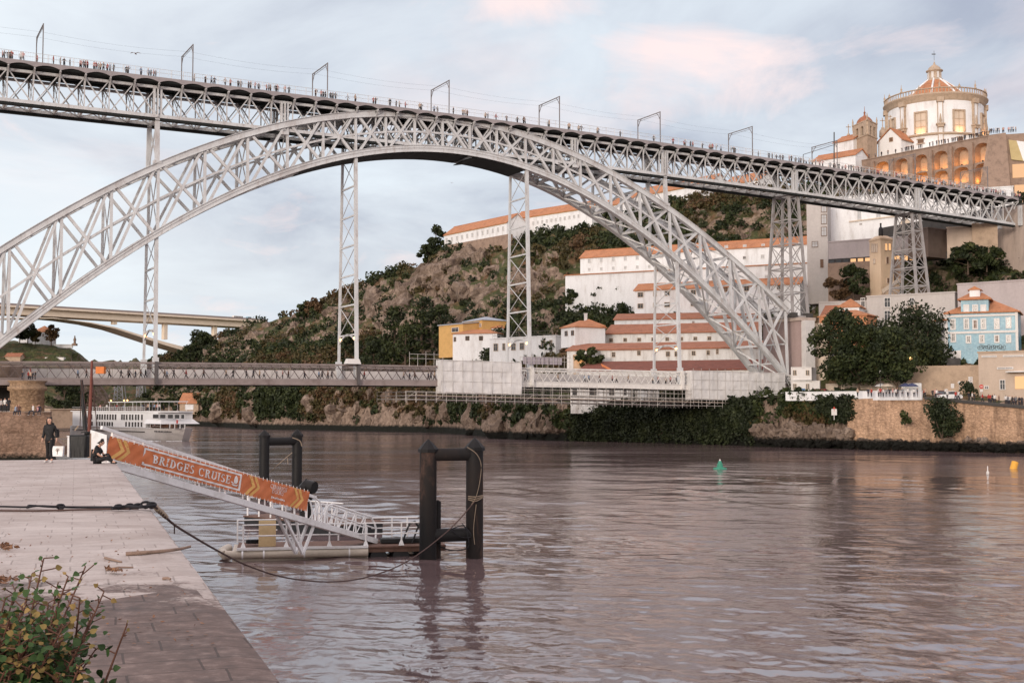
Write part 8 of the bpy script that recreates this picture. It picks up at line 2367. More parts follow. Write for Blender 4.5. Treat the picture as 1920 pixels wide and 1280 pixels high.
# trees that stand alone on the hill
for i, (x, y, Y, h_, r__, mt, sh) in enumerate(((817, 476, 503, 12, 4.6, M_leaf_dark, 'round'), (803, 492, 505, 8, 4.5, M_leaf_dark, 'round'), (590, 594, 575, 9, 5, M_leaf_rust, 'round'), (573, 596, 580, 8, 5, M_leaf_dark, 'round'),
  (648, 664, 455, 9, 6, M_leaf_dark, 'round'), (740, 650, 430, 14, 7, M_leaf_dark, 'round'), (790, 640, 425, 16, 7.5, M_leaf_dark, 'round'), (826, 650, 408, 14, 6, M_leaf_dark, 'round'), (760, 680, 410, 13, 7, M_leaf_mid, 'round'), (700, 690, 420, 11, 7, M_leaf_dark, 'round'),
  (880, 668, 392, 7, 5, M_leaf_dark, 'round'), (1010, 668, 372, 8, 5, M_leaf_dark, 'round'), (1035, 690, 340, 9, 4.5, M_leaf_dark, 'round'), (1020, 505, 440, 10, 8, M_leaf_olive, 'round'), (1070, 480, 445, 9, 6, M_leaf_dark, 'round'), (990, 465, 468, 6, 4, M_leaf_rust, 'round'),
  (1128, 572, 371, 7, 5.5, M_leaf_dark, 'round'), (1160, 570, 368, 6, 4, M_leaf_dark, 'round'), (1073, 572, 372, 6, 3, M_leaf_mid, 'cone'), (1600, 552, 310, 8, 4.5, M_leaf_dark, 'round'), (1575, 555, 313, 6, 4, M_leaf_rust, 'round'),
  (905, 652, 399, 5, 3, M_leaf_rust, 'round'), (1105, 685, 300, 5, 3.5, M_leaf_mid, 'round'), (370, 668, 640, 14, 8, M_leaf_dark, 'round'), (385, 662, 640, 11, 6, M_leaf_dark, 'round'), (350, 676, 660, 8, 6, M_leaf_dark, 'round'),
  (320, 745, 640, 14, 9, M_leaf_dark, 'round'), (300, 752, 700, 13, 9, M_leaf_dark, 'round'), (345, 735, 650, 12, 8, M_leaf_dark, 'round'), (120, 768, 470, 11, 7, M_leaf_dark, 'round'), (140, 768, 480, 10, 7, M_leaf_mid, 'round'), (1850, 500, 297, 6, 4, M_leaf_dark, 'round'), (1815, 505, 297, 7, 4.5, M_leaf_dark, 'round'), (1860, 545, 285, 4, 2.4, M_leaf_mid, 'round'))):
 LBL = ["tall dark tree at the left end of the long convent wing", "dark tree just below the convent's end tree", "rust-coloured tree breaking the left skyline", "dark tree left of the rust-coloured skyline tree", "dark tree right of the second hanger's lamps", "big dark tree on the slope left of the ochre house, lower left of the clump", "big dark tree directly left of the ochre house", "dark tree in front of the ochre house's left wing", "mid green tree below the big dark clump", "dark tree above the lower deck right of the second hanger",
           "dark round tree below the square-windowed white house", "dark tree right of the flat-roofed white row house", "dark tree between the row house and the brown stone house", "large olive-coloured tree below the convent's gabled bay", "dark tree under the right end of the lower convent wing", "small rust tree beside the third hanger below the convent", "dark bushy tree in front of the tall blank white wall", "smaller dark tree at the right foot of the blank white wall", "small pointed green tree against the blank white wall", "dark tree left of the square tower below the lit windows", "rust-tinged tree against the rubble wall left of the tower",
           "small rust tree in front of the square-windowed white house", "ivy-green tree growing against the lowest lodge", "dark tree at the right foot of the concrete bridge arch", "lower dark tree beside the concrete bridge's right foot", "dark tree left of the concrete bridge's right foot", "dark tree under the lower deck right of the lattice piers", "dark tree between the lattice piers and the boathouse", "dark tree under the lower deck above the boathouse roof", "dark tree right of the round stone pier", "mid green tree right of the round stone pier", "dark tree on the rocky slope below the deck abutment", "dark tree right of the lattice tower's foot", "small green tree above the mauve wall"]
 p = P(x, y, Y); p.z -= .8
 tree("hill_tree", LBL[i], p, h_, r__, [mt, M_leaf_mid] if mt is M_leaf_dark else mt, "trees on the far hillside", shape=sh, nclump=20, leaf=.30 + Y * .0007, per=60, crown0=.12)
for i, (x, y, Y, s_) in enumerate(((254, 101, 150, 1.0), (847, 343, 200, .45))):
 c_ = P(x, y, Y); b_ = T("gull", ["gull gliding above the upper deck near the left gantries", "tiny far bird in the open sky under the arch"][i], "bird", c_)
 m = MB(); m.tube([c_ + Vector((0, -.25, .02)) * s_, c_, c_ + Vector((.05, .28, -.02)) * s_], [.03 * s_, .09 * s_, .03 * s_], 8)
 for sg in (-1, 1):
  pts = [c_, c_ + Vector((sg * .3, -.05, .14)) * s_, c_ + Vector((sg * .62, .02, .05)) * s_]
  for a, b in zip(pts[:-1], pts[1:]):
   m.hexa([a + Vector((0, -.1, 0)) * s_, b + Vector((0, -.07, 0)) * s_, b + Vector((0, .07, 0)) * s_, a + Vector((0, .1, 0)) * s_], [a + Vector((0, -.1, .02)) * s_, b + Vector((0, -.07, .02)) * s_, b + Vector((0, .07, .02)) * s_, a + Vector((0, .1, .02)) * s_])
 m.build("body", M_stone, b_)
# people
def skin_mesh(name, verts, edges, root=0, subdiv=1):
 me = bpy.data.meshes.new(name); me.from_pydata([v[0] for v in verts], edges, [])
 o = bpy.data.objects.new(name, me); col.objects.link(o)
 o.modifiers.new("s", "SKIN")
 sv = me.skin_vertices[0].data
 for i, v in enumerate(verts):
  r_ = v[1]; sv[i].radius = (r_, r_) if not isinstance(r_, tuple) else r_
  sv[i].use_root = (i == root)
 ss = o.modifiers.new("d", "SUBSURF"); ss.levels = subdiv; ss.render_levels = subdiv
 dg = bpy.context.evaluated_depsgraph_get()
 out_ = bpy.data.meshes.new_from_object(o.evaluated_get(dg))
 bpy.data.objects.remove(o); bpy.data.meshes.remove(me)
 out_.name = name
 out_.polygons.foreach_set("use_smooth", [True] * len(out_.polygons))
 return out_
def objcol():
 n = N("cloth_by_wearer"); oi = n.node("ShaderNodeObjectInfo"); n.link(oi.outputs["Color"], n.b.inputs["Base Color"]); n.rough(.85); return n.mat
M_cloth = objcol()
M_skin = mat("skin", (.52, .29, .20), .08, 8, .55, world=False)
M_hair = mat("dark_hair", (.020, .014, .011), .3, 12, .6, world=False)
M_trous = mat("dark_trousers", (.030, .030, .038), .2, 6, .8, world=False)
M_shoe = mat("pale_shoes", (.55, .52, .49), .1, 6, .6, world=False)
def figure(pose):
 hip, kn, an_ = .90, .49, .07
 J = {}
 lean = 0
 V = [((0, 0, hip), .125), ((0, 0, 1.10), .125), ((0, -.005, 1.32), (.17, .115)), ((0, 0, 1.44), .075), ((0, -.01, 1.50), .055), ((0, -.02, 1.575), .095), ((0, -.015, 1.66), .085)]
 E_ = [(0, 1), (1, 2), (2, 3), (3, 4), (4, 5), (5, 6)]
 sp = {'stand': ((.0, .0), (.0, .0)), 'walk': ((-.26, .06), (.24, .16)), 'rail': ((-.03, .0), (.04, .02))}.get(pose, ((0, 0), (0, 0)))
 for s, (yf, yk) in ((-1, sp[0]), (1, sp[1])):
  b = len(V)
  if pose == 'sit':
   V.extend([((s * .10, -.02, hip - .04), .105), ((s * .12, -.42, hip - .06), .075), ((s * .12, -.46, hip - .48), .05), ((s * .12, -.58, hip - .52), .04)])
  else:
   V.extend([((s * .095, 0, hip - .06), .10), ((s * .10, yf * .45 - .02, kn), .068), ((s * .10, yf, an_ + (.05 if yf > .1 else 0)), .042), ((s * .11, yf - .14, .035 + (.02 if yf > .1 else 0)), .036)])
  E_.extend([(0, b), (b, b + 1), (b + 1, b + 2), (b + 2, b + 3)])
  b = len(V)
  if pose == 'rail': arm = [(s * .20, 0, 1.39), (s * .27, -.10, 1.16), (s * .20, -.36, 1.10), (s * .16, -.45, 1.10)]
  elif pose == 'walk': arm = [(s * .20, 0, 1.39), (s * .25, -s * .12, 1.13), (s * .24, -s * .30 - .06, .92), (s * .23, -s * .34 - .09, .83)]
  elif pose == 'photo': arm = [(s * .20, 0, 1.39), (s * .27, -.14, 1.18), (s * .12, -.30, 1.42), (s * .06, -.34, 1.50)]
  else: arm = [(s * .20, 0, 1.39), (s * .26, .02, 1.12), (s * .25, -.06, .87), (s * .24, -.08, .77)]
  V.extend([(arm[0], .062), (arm[1], .046), (arm[2], .034), (arm[3], .035)])
  E_.extend([(2, b), (b, b + 1), (b + 1, b + 2), (b + 2, b + 3)])
 me = skin_mesh("person_" + pose, V, E_, 0, 1)
 for m_ in (M_skin, M_cloth, M_trous, M_hair, M_shoe): me.materials.append(m_)
 mi = []
 for p_ in me.polygons:
  c = p_.center
  if c.z > 1.47: k = 3 if (c.z > 1.66 or c.y > .015) else 0
  elif c.z > .93 or (pose == 'sit' and c.y > -.06 and c.z > .86): k = 0 if (abs(c.x) > .2 and c.z < .9) or (pose in ('rail', 'photo') and c.y < -.33) else 1
  elif c.z < .10 and pose != 'sit': k = 4
  elif abs(c.x) > .19 and pose in ('stand', 'walk') and c.z > .6: k = 0
  else: k = 2
  if pose == 'sit' and c.z < .42: k = 4
  mi.append(k)
 me.polygons.foreach_set("material_index", mi); me.update()
 return me
PROTO = {k: figure(k) for k in ('stand', 'walk', 'rail', 'photo', 'sit')}
SHIRTS = [("dark", (.022, .022, .028)), ("dark", (.03, .028, .045)), ("white", (.62, .60, .58)), ("pale blue", (.26, .34, .46)), ("red", (.38, .05, .04)), ("beige", (.45, .33, .24)), ("grey", (.18, .18, .19)), ("dark", (.018, .018, .02)), ("pink", (.55, .30, .28)), ("brown", (.14, .07, .05))]
def person(p, rz, pose, ci, label, group, h=1.0):
 o = bpy.data.objects.new("person", PROTO[pose]); col.objects.link(o)
 o.location = p; o.rotation_euler = (0, 0, rz); s = h * rng.uniform(.95, 1.05); o.scale = (s, s, s)
 c = SHIRTS[ci][1]; o.color = (*c, 1)
 return tag(o, label % SHIRTS[ci][0], "person", group)
def span(u):
 k = sum(1 for g in GUS if g < u)
 if k == 0: return "left of the first wire gantry"
 if k >= len(GUS): return "beyond the last wire gantry"
 return "between %s and %s wire gantries" % (ORD[k - 1], ORD[k])
dxs = [5, 8, 16, 20, 22, 39, 43, 70, 100, 113, 120, 131, 150, 153, 157, 160, 164, 176, 180, 184, 188, 194, 201, 206, 213, 237, 240, 264, 278, 283, 288, 292, 364, 385, 396, 402, 422, 432, 446, 451, 466, 470, 478, 485, 500, 504, 507, 517, 520, 534, 542, 592, 602, 606, 610, 620, 624, 629, 652, 666, 700, 704, 731, 743, 749, 760, 787, 790, 814, 820, 850, 868, 872, 876, 910, 915, 930, 950, 970, 982, 984, 1028, 1030, 1066, 1068, 1085, 1090, 1120, 1122, 1163, 1226, 1262, 1283, 1285, 1295, 1299, 1317, 1330, 1333, 1336, 1343, 1352, 1371, 1376, 1378, 1422, 1442, 1448, 1456, 1463, 1468, 1480, 1484, 1492]
dci = {7: 4, 8: 4, 16: 4, 22: 4}
PD = (BU * 0 - BV); face_cam = math.atan2(-PD.x, PD.y) + math.pi if False else BTH
x = 1498.0
while x < 1640: dxs.append(x); x += rng.uniform(3.4, 6.4)
crowd = []
def mass(p, rz, pose, h=1.0):
 """one more figure of the crowd too dense to count"""
 me = PROTO[pose]; n = len(me.vertices); co = np.empty(n * 3); me.vertices.foreach_get("co", co); co = co.reshape(-1, 3) * h
 c_, s_ = math.cos(rz), math.sin(rz)
 crowd.append((np.stack([co[:, 0] * c_ - co[:, 1] * s_ + p[0], co[:, 0] * s_ + co[:, 1] * c_ + p[1], co[:, 2] + p[2]], 1), me, int(rng.choice([0, 1, 2, 2, 3, 4, 5, 6, 7, 8]))))
while x < 1918:
 v = .75 + rng.uniform(0, .5) if rng.random() < .6 else rng.uniform(1.5, 8)
 u = onplane(x, 110 + x * .138, v)[0]
 mass(B(u, v, zdeck(u) - .28), BTH + rng.uniform(-2, 2), ('stand', 'rail', 'walk', 'photo')[rng.integers(0, 4)], 1.05); x += rng.uniform(1.7, 4.2)
for i, x in enumerate(dxs):
 v = .75 + rng.uniform(0, .5) if rng.random() < .72 or x < 1500 else rng.uniform(1.5, 8)
 u = onplane(x, 110 + x * .138, v)[0]
 pose = ('stand', 'rail', 'stand', 'walk', 'photo')[rng.integers(0, 5)]
 rz = BTH + (rng.normal() * .5 if pose == 'rail' else rng.uniform(-2.4, 2.4))
 ci = dci.get(i, int(rng.integers(0, len(SHIRTS))) if rng.random() < .8 else int(rng.choice([0, 1, 6, 7])))
 person(B(u, v, zdeck(u) - .28), rz, pose, ci, "person in %s top on the upper deck " + span(u), "people on the upper deck", 1.05)
lx = [55, 57, 146, 162, 205, 227, 240, 243, 254, 264, 273, 309, 313, 326, 349, 366, 382, 424, 437, 462, 475, 487, 495, 519, 530, 541, 571, 598, 604, 615, 622, 683, 757, 768, 778, 803, 808, 815, 985, 1000, 1046, 1096, 1104, 1124, 1148, 1156, 1178, 1224, 1234, 1248, 1257, 1268]
def lspan(x):
 e = [291, 667, 995, 1276]; k = sum(1 for q in e if q < x)
 return ["left of the first hanger", "between the first and second hangers", "between the second and third hangers", "between the third and fourth hangers", "right of the fourth hanger"][k]
for x in lx:
 v = rng.uniform(.4, 1.3) if rng.random() < .8 else rng.uniform(2, 7)
 u = onplane(x, 700, v)[0]
 d = 1 if rng.random() < .5 else -1
 person(B(u, v, ZL(u) - 2.75), BTH + d * math.pi / 2 + rng.normal() * .15, 'walk' if rng.random() < .75 else 'stand', int(rng.integers(0, len(SHIRTS))), "person in %s top on the lower deck " + lspan(x), "people on the lower deck", 1.05)
tx = [1628, 1640, 1652, 1664, 1678, 1690, 1697, 1700, 1703, 1708, 1709, 1712, 1722, 1725, 1728, 1742, 1748, 1756, 1760, 1765, 1770, 1772, 1777, 1785, 1788, 1791, 1795, 1800, 1803, 1807, 1810, 1818, 1821, 1825, 1830, 1833, 1838, 1841, 1846, 1850]
for x in tx:
 t_, _ = fw.hit(x, 280, .4); p = fw.pt(t_, .5 + .3 * rng.random(), zT + .25)
 person(p, math.atan2(fw.d.y, fw.d.x) + rng.normal() * .6, ('stand', 'rail', 'photo')[rng.integers(0, 3)], int(rng.choice([0, 1, 7, 6, 9])), "tiny person in a %s top on the terrace wall above the niches", "people on the terrace above the niches", 1.05)
for x in [1855, 1858, 1862, 1866, 1869, 1872, 1878, 1880, 1889, 1892, 1895, 1898, 1902]:
 p = (PZ(x, 256, zT + .3)); p = f2.pt((p - f2.A).dot(f2.d), .2, zT + .3)
 mass(p, rng.normal() * .8, ('stand', 'photo')[rng.integers(0, 2)], 1.05)
cvs, cfs, cmi, off = [], [], [], 0
for co, me, ci in crowd:
 cvs.append(co)
 for q in me.polygons:
  cfs.append([i + off for i in q.vertices]); cmi.append(4 + ci if q.material_index == 1 else (0, 0, 1, 2, 3)[q.material_index])
 off += len(co)
me = bpy.data.meshes.new("distant_crowd"); me.from_pydata(np.concatenate(cvs).tolist(), [], cfs)
for q in (M_skin, M_trous, M_hair, M_shoe): me.materials.append(q)
for i, (nm, c) in enumerate(SHIRTS): me.materials.append(mat("crowd_top_%d" % i, c, .1, 5, .85))
me.polygons.foreach_set("material_index", cmi); me.update()
o = bpy.data.objects.new("distant_crowd", me); col.objects.link(o); tag(o, "dense crowd at the right end of the upper deck and on the bastion", "crowd", kind="stuff")
def bank(x, y, Y, pose, ci, lab, grp="people on the far quay", rz=None):
 p = P(x, y, Y); p.z = zq(x) if x > 1420 else p.z
 return person(p, rng.uniform(-3, 3) if rz is None else rz, pose, ci, lab, grp, 1.0)
for i, (x, ci) in enumerate(((1608, 5), (1628, 1), (1634, 4), (1647, 2), (1651, 4), (1656, 2), (1662, 6), (1668, 0), (1674, 8), (1680, 2), (1683, 0), (1692, 6), (1702, 2), (1714, 2), (1720, 0))):
 bank(x, 740, 226 - (x - 1608) * .06, 'stand', ci, "small person in a %s top among the tables behind the white parapet", "people behind the white parapet")
for i, (x, ci) in enumerate(((1733, 4), (1735, 5), (1749, 0), (1756, 2), (1754, 8), (1776, 2), (1792, 4), (1797, 2), (1817, 0), (1823, 2), (1827, 0), (1842, 4), (1854, 4), (1857, 4), (1861, 0), (1865, 2), (1873, 9), (1886, 2), (1890, 6), (1893, 2), (1898, 0), (1902, 1), (1905, 6), (1911, 0), (1916, 0))):
 bank(x, 748, float(np.interp(x, [1730, 1920], [221.5, 209.5])), 'walk' if rng.random() < .6 else 'stand', ci, ("person in %s top on the far quay road " + ("beside the parked cars" if x < 1805 else ("near the round kerb bush" if x < 1850 else "in front of the brick building"))))
for i, (x, ci) in enumerate(((31, 3), (35, 9), (62, 2), (70, 8), (73, 1))):
 p = P(x, 771, 150.4); p.z = eb - .78
 person(p, rng.normal() * .4, 'sit', ci, ["person in a %s top sitting alone at the left on the embankment edge", "person in a %s top sitting second from the left on the embankment edge", "person in a %s top sitting in the middle group on the embankment edge", "person in a %s top sitting third from the right end of the edge", "person in a %s top sitting nearest the embankment's right end"][i], "people sitting on the embankment")
for i, (x, ci) in enumerate(((2, 2), (9, 2), (16, 0))):
 p = P(x, 770, 158); p.z = eb
 person(p, rng.normal(), 'stand', ci, ["person in a %s top standing at the left edge by the underpass", "person in a %s top standing by the underpass mouth", "person in a %s top standing between the underpass and the round pier"][i], "people standing by the underpass")
for i, x in enumerate((42, 53, 57, 61, 66)):
 p = P(x, 712, 187); p.z = zt_ if False else P(51, 713, 187).z
 person(p, rng.normal() * .6, 'stand', [0, 4, 5, 0, 7][i], "person in a %s top on top of the round stone pier", "people on the stone pier", .62 if False else .8)
for k in range(24):
 x = rng.uniform(262, 300) if k < 15 else rng.uniform(168, 312)
 kk = rng.uniform(.6, 7); l = l_of(x, kk)
 person(SH(l, kk, 6.95), rng.uniform(-3, 3), ('stand', 'rail')[rng.integers(0, 2)], int(rng.integers(0, len(SHIRTS))), "tiny passenger in a %s top on the ship's sun deck", "passengers on the sun deck", .98)
for k in range(10):
 x = rng.uniform(272, 356); kk = rng.uniform(.35, .9); l = min(l_of(x, kk), SLn - 3)
 person(SH(l, kk + max(0, l - SLn * .86) * .35, 2.95), rng.uniform(-1, 1), 'stand', int(rng.integers(0, len(SHIRTS))), "tiny passenger in a %s top under the ship's lower canopy", "passengers under the lower canopy", .60)
# ---- the two people on the near quay, modelled in more detail
M_skin2 = mat("warm_skin", (.56, .33, .24), .06, 30, .5, world=False)
M_blk = mat("black_jacket", (.008, .0085, .0095), .2, 12, .7, world=False)
M_blk2 = mat("black_leggings", (.008, .008, .009), .2, 14, .75, world=False)
M_sneak = mat("white_trainers", (.66, .64, .62), .1, 14, .6, world=False)
M_eye = mat("dark_eye", (.02, .015, .012), .1, 5, .3, world=False)
M_lip = mat("lip", (.40, .16, .13), .05, 9, .5, world=False)
def hand(V, E_, wrist, palm_dir, side_dir, curl, s=1.0):
 """palm plus five chains rooted in it; wrist is a vertex index"""
 pd_, sd_2 = Vector(palm_dir).normalized(), Vector(side_dir).normalized()
 cv_ = pd_.cross(sd_2).normalized()
 w_ = Vector(V[wrist][0])
 pc_ = len(V); V.append((tuple(w_ + pd_ * .045 * s), (.030 * s, .018 * s))); E_.append((wrist, pc_))
 for k, (off, ln) in enumerate(((-.030, .060), (-.011, .072), (.009, .068), (.027, .054))):
  b = len(V); root_ = w_ + pd_ * .085 * s + sd_2 * off * s
  V.append((tuple(root_), .0105 * s)); E_.append((pc_, b))
  p_, d_2 = root_, pd_.copy()
  for q in range(2):
   d_2 = (d_2 + cv_ * curl * (.5 + .2 * q + .06 * k)).normalized(); p_ = p_ + d_2 * ln * .5 * s
   V.append((tuple(p_), (.0095 - .0012 * q) * s)); E_.append((len(V) - 2, len(V) - 1))
 b = len(V); t0 = w_ + pd_ * .028 * s - sd_2 * .034 * s; V.append((tuple(t0), .013 * s)); E_.append((pc_, b))
 t1 = t0 + (pd_ * .7 - sd_2 * .7 + cv_ * .25).normalized() * .034 * s; V.append((tuple(t1), .011 * s)); E_.append((b, b + 1))
 t2 = t1 + (pd_ * .95 - sd_2 * .2 + cv_ * .3).normalized() * .028 * s; V.append((tuple(t2), .009 * s)); E_.append((b + 1, b + 2))
def link(name, me, mats, parent):
 for m_ in mats: me.materials.append(m_)
 o = bpy.data.objects.new(name, me); col.objects.link(o); o.parent = parent; return o
def head_bits(V, E_, neck, c, f, up, s=1.0):
 """head grown from the neck: skull, brow, cheeks, nose, chin, ears"""
 c, f, up = Vector(c), Vector(f).normalized(), Vector(up).normalized(); r_ = f.cross(up).normalized()
 a = len(V)
 V.append((tuple(c - up * .035 * s), (.070 * s, .072 * s))); E_.append((neck, a))
 V.append((tuple(c + up * .045 * s - f * .004), (.084 * s, .080 * s))); E_.append((a, a + 1))
 V.append((tuple(c + up * .092 * s - f * .008), (.058 * s, .058 * s))); E_.append((a + 1, a + 2))
 V.append((tuple(c - up * .075 * s + f * .045 * s), (.032 * s, .030 * s))); E_.append((a, a + 3))
 V.append((tuple(c - up * .012 * s + f * .088 * s), .013 * s)); E_.append((a, a + 4))
 for sg in (-1, 1):
  b = len(V); V.append((tuple(c + r_ * sg * .079 * s + up * .0), (.016 * s, .024 * s))); E_.append((a, b))
def face_parts(parent, c, f, up, s=1.0):
 c, f, up = Vector(c), Vector(f).normalized(), Vector(up).normalized(); r_ = f.cross(up).normalized()
 for sg in (-1, 1):
  m = MB(); p_ = c + f * .072 * s + r_ * sg * .031 * s + up * .018 * s
  m.lathe(p_, [(0, -.008), (.011, -.004), (.012, .003), (0, .008)], 8); m.build("eye", M_eye, parent)
 m = MB(); p_ = c + f * .076 * s - up * .052 * s
 m.bar(p_ - r_ * .022, p_ + r_ * .022, .012, .010); m.build("mouth", M_lip, parent)
wp = PZ(92, 867, ZQ)
wo = T("person", "woman in a black hooded jacket, black leggings and white trainers walking on the quay", "person", wp)
S = 1.0
V = [((0, 0, .88), .105), ((0, 0, 1.06), .095), ((.005, -.005, 1.27), (.135, .09)), ((0, 0, 1.385), .06), ((-.005, -.015, 1.435), .045)]
E_ = [(0, 1), (1, 2), (2, 3), (3, 4)]
legs = {-1: [(-.085, .02, .82), (-.075, .05, .46), (-.115, .10, .09), (-.14, -.03, .045)], 1: [(.085, -.01, .82), (.085, -.12, .47), (.165, -.17, .09), (.185, -.31, .05)]}
arms = {-1: [(-.165, 0, 1.335), (-.215, .03, 1.08), (-.245, -.05, .87)], 1: [(.165, 0, 1.335), (.235, .07, 1.09), (.255, .02, .88)]}
for s in (-1, 1):
 b = len(V); V += [(legs[s][0], .092), (legs[s][1], .058), (legs[s][2], .036), (legs[s][3], .034)]; E_ += [(0, b), (b, b + 1), (b + 1, b + 2), (b + 2, b + 3)]
 b = len(V); V += [(arms[s][0], .05), (arms[s][1], .038), (arms[s][2], .026)]; E_ += [(2, b), (b, b + 1), (b + 1, b + 2)]
 hand(V, E_, b + 2, (s * .03, -.18, -1), (0, -1, 0) if s < 0 else (0, -1, 0), .35 * (1 if s > 0 else -1), .95)
hc = Vector((-.012, -.02, 1.555)); hf, hu = Vector((-.14, -1, -.02)), Vector((-.03, 0, 1))
head_bits(V, E_, 4, hc, hf, hu)
link("body", skin_mesh("body", V, E_, 0, 2), [M_skin2], wo).location = (0, 0, 0)
face_parts(wo, wp + hc, hf, hu)
Vh = [(hc + Vector((0, .012, .075)), (.092, .088)), (hc + Vector((.0, .045, .01)), (.098, .075)), (hc + Vector((.0, .06, -.10)), (.092, .05)), (hc + Vector((-.0, .05, -.20)), (.085, .035)), (hc + Vector((-.085, -.015, .02)), .026), (hc + Vector((-.092, -.02, -.08)), .026), (hc + Vector((-.088, -.02, -.18)), .022), (hc + Vector((.082, .0, .03)), .026), (hc + Vector((.086, -.005, -.08)), .026), (hc + Vector((.085, -.01, -.16)), .020), (hc + Vector((0, -.045, .098)), (.062, .03))]
link("hair", skin_mesh("hair", [(tuple(a), b) for a, b in Vh], [(0, 1), (1, 2), (2, 3), (1, 4), (4, 5), (5, 6), (1, 7), (7, 8), (8, 9), (0, 10)], 1, 2), [M_hair], wo)
Vc = [((0, .0, .74), (.175, .125)), ((0, 0, .92), (.165, .125)), ((0, 0, 1.10), (.150, .118)), ((.005, -.005, 1.28), (.165, .112)), ((0, .0, 1.375), (.115, .085)), ((0, .045, 1.43), (.10, .06))]
Ec = [(0, 1), (1, 2), (2, 3), (3, 4), (4, 5)]
for s in (-1, 1):
 b = len(Vc); a_ = arms[s]; e_ = Vector(a_[1]).lerp(Vector(a_[2]), .93)
 Vc += [(a_[0], .074), (tuple(Vector(a_[0]).lerp(Vector(a_[1]), .55)), .064), (a_[1], .060), (tuple(e_), .048)]; Ec += [(3, b), (b, b + 1), (b + 1, b + 2), (b + 2, b + 3)]
link("jacket", skin_mesh("jacket", Vc, Ec, 2, 2), [M_blk], wo)
link("hood", skin_mesh("hood", [((-.10, .02, 1.41), .045), ((-.06, .075, 1.425), .055), ((.03, .09, 1.43), .06), ((.11, .05, 1.425), .055), ((.125, -.02, 1.40), .04)], [(0, 1), (1, 2), (2, 3), (3, 4)], 2, 2), [M_blk], wo)
Vl = [((0, 0, .90), .115)]; El = []
for s in (-1, 1):
 b = len(Vl); l_ = legs[s]; Vl += [(l_[0], .102), (l_[1], .066), (tuple(Vector(l_[1]).lerp(Vector(l_[2]), .92)), .044)]; El += [(0, b), (b, b + 1), (b + 1, b + 2)]
link("leggings", skin_mesh("leggings", Vl, El, 0, 2), [M_blk2], wo)
for s in (-1, 1):
 a_, t_ = Vector(legs[s][2]), Vector(legs[s][3])
 link("trainer", skin_mesh("trainer", [(tuple(a_ + Vector((0, .045, -.04))), (.042, .038)), (tuple(a_ + Vector((0, -.01, -.035))), (.045, .045)), (tuple(t_ + Vector((0, .02, 0))), (.044, .032)), (tuple(t_ + Vector((0, -.05, -.008))), (.036, .026))], [(0, 1), (1, 2), (2, 3)], 1, 2), [M_sneak], wo)
m = MB(); c = wp + Vector((.235, .13, 1.06)); m.box(c, (.13, .13, .26)); m.box(c + Vector((0, 0, .15)), (.10, .1, .05)); m.build("shoulder_bag", M_blk2, wo, bevel=.03)
mp_ = PZ(183, 869, ZQ)
mo = T("person", "person in black sitting on the quay against the gangway, head bowed over their hands", "person", mp_)
V = [((-.08, 0, .13), .135), ((-.12, 0, .32), .125), ((-.06, 0, .52), (.125, .15)), ((.04, -.01, .63), .07), ((.085, -.015, .665), .05)]
E_ = [(0, 1), (1, 2), (2, 3), (3, 4)]
lg = {-1: [(.02, -.11, .13), (.38, -.16, .22), (.62, -.12, .07), (.70, -.16, .06)], 1: [(.02, .10, .13), (.32, .14, .34), (.46, .12, .07), (.57, .12, .05)]}
am = {-1: [(-.02, -.17, .56), (.09, -.22, .34), (.25, -.13, .24)], 1: [(-.02, .16, .56), (.12, .20, .36), (.26, .06, .27)]}
for s in (-1, 1):
 b = len(V); V += [(lg[s][0], .10), (lg[s][1], .068), (lg[s][2], .042), (lg[s][3], .036)]; E_ += [(0, b), (b, b + 1), (b + 1, b + 2), (b + 2, b + 3)]
 b = len(V); V += [(am[s][0], .056), (am[s][1], .044), (am[s][2], .030)]; E_ += [(2, b), (b, b + 1), (b + 1, b + 2)]
 hand(V, E_, b + 2, (1, .25 * -s, -.15), (0, 0, 1), .55 * s, 1.0)
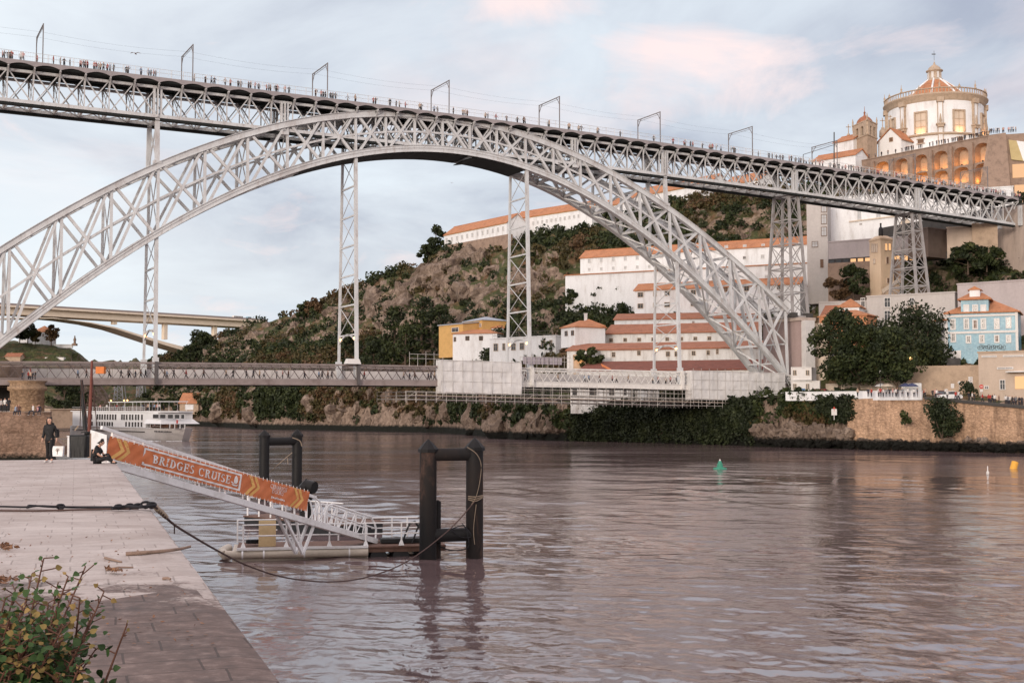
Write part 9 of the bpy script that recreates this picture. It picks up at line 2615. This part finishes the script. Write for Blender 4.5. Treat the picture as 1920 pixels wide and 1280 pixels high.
hc = Vector((.145, -.03, .745)); hf, hu = Vector((.80, -.35, -.62)), Vector((.58, -.05, .78))
head_bits(V, E_, 4, hc, hf, hu, 1.02)
link("body", skin_mesh("body", V, E_, 0, 2), [M_skin2], mo)
face_parts(mo, mp_ + hc, hf, hu)
link("hair", skin_mesh("hair", [(tuple(hc + Vector((.03, .0, .075))), (.088, .09)), (tuple(hc + Vector((-.04, .01, .05))), (.092, .085)), (tuple(hc + Vector((-.075, .01, -.02))), (.062, .07)), (tuple(hc + Vector((.085, -.01, .06))), (.045, .06))], [(0, 1), (1, 2), (0, 3)], 1, 2), [M_hair], mo)
Vc = [((-.09, 0, .10), (.165, .19)), ((-.13, 0, .32), (.155, .175)), ((-.06, 0, .52), (.145, .185)), ((.03, -.005, .62), (.09, .10))]; Ec = [(0, 1), (1, 2), (2, 3)]
for s in (-1, 1):
 b = len(Vc); Vc += [(am[s][0], .082), (tuple(Vector(am[s][0]).lerp(Vector(am[s][1]), .9)), .070)]; Ec += [(2, b), (b, b + 1)]
link("shirt", skin_mesh("shirt", Vc, Ec, 1, 2), [M_blk], mo)
Vl = [((-.08, 0, .13), .16)]; El = []
for s in (-1, 1):
 b = len(Vl); l_ = lg[s]; Vl += [(l_[0], .115), (l_[1], .082), (tuple(Vector(l_[1]).lerp(Vector(l_[2]), .95)), .060)]; El += [(0, b), (b, b + 1), (b + 1, b + 2)]
link("trousers", skin_mesh("trousers", Vl, El, 0, 2), [M_blk2], mo)
for s in (-1, 1):
 a_, t_ = Vector(lg[s][2]), Vector(lg[s][3])
 link("shoe", skin_mesh("shoe", [(tuple(a_ + Vector((-.03, 0, -.03))), (.042, .04)), (tuple(a_ + Vector((.03, 0, -.025))), (.045, .042)), (tuple(t_ + Vector((.06, 0, -.01))), (.04, .03))], [(0, 1), (1, 2)], 1, 2), [M_black], mo)
m = MB(); m.box(mp_ + Vector((.37, -.04, .25)), (.075, .012, .15)); tag(m.build("phone", M_black, None, mp_ + Vector((.37, -.04, .25))), "small dark phone held by the seated person", "phone")
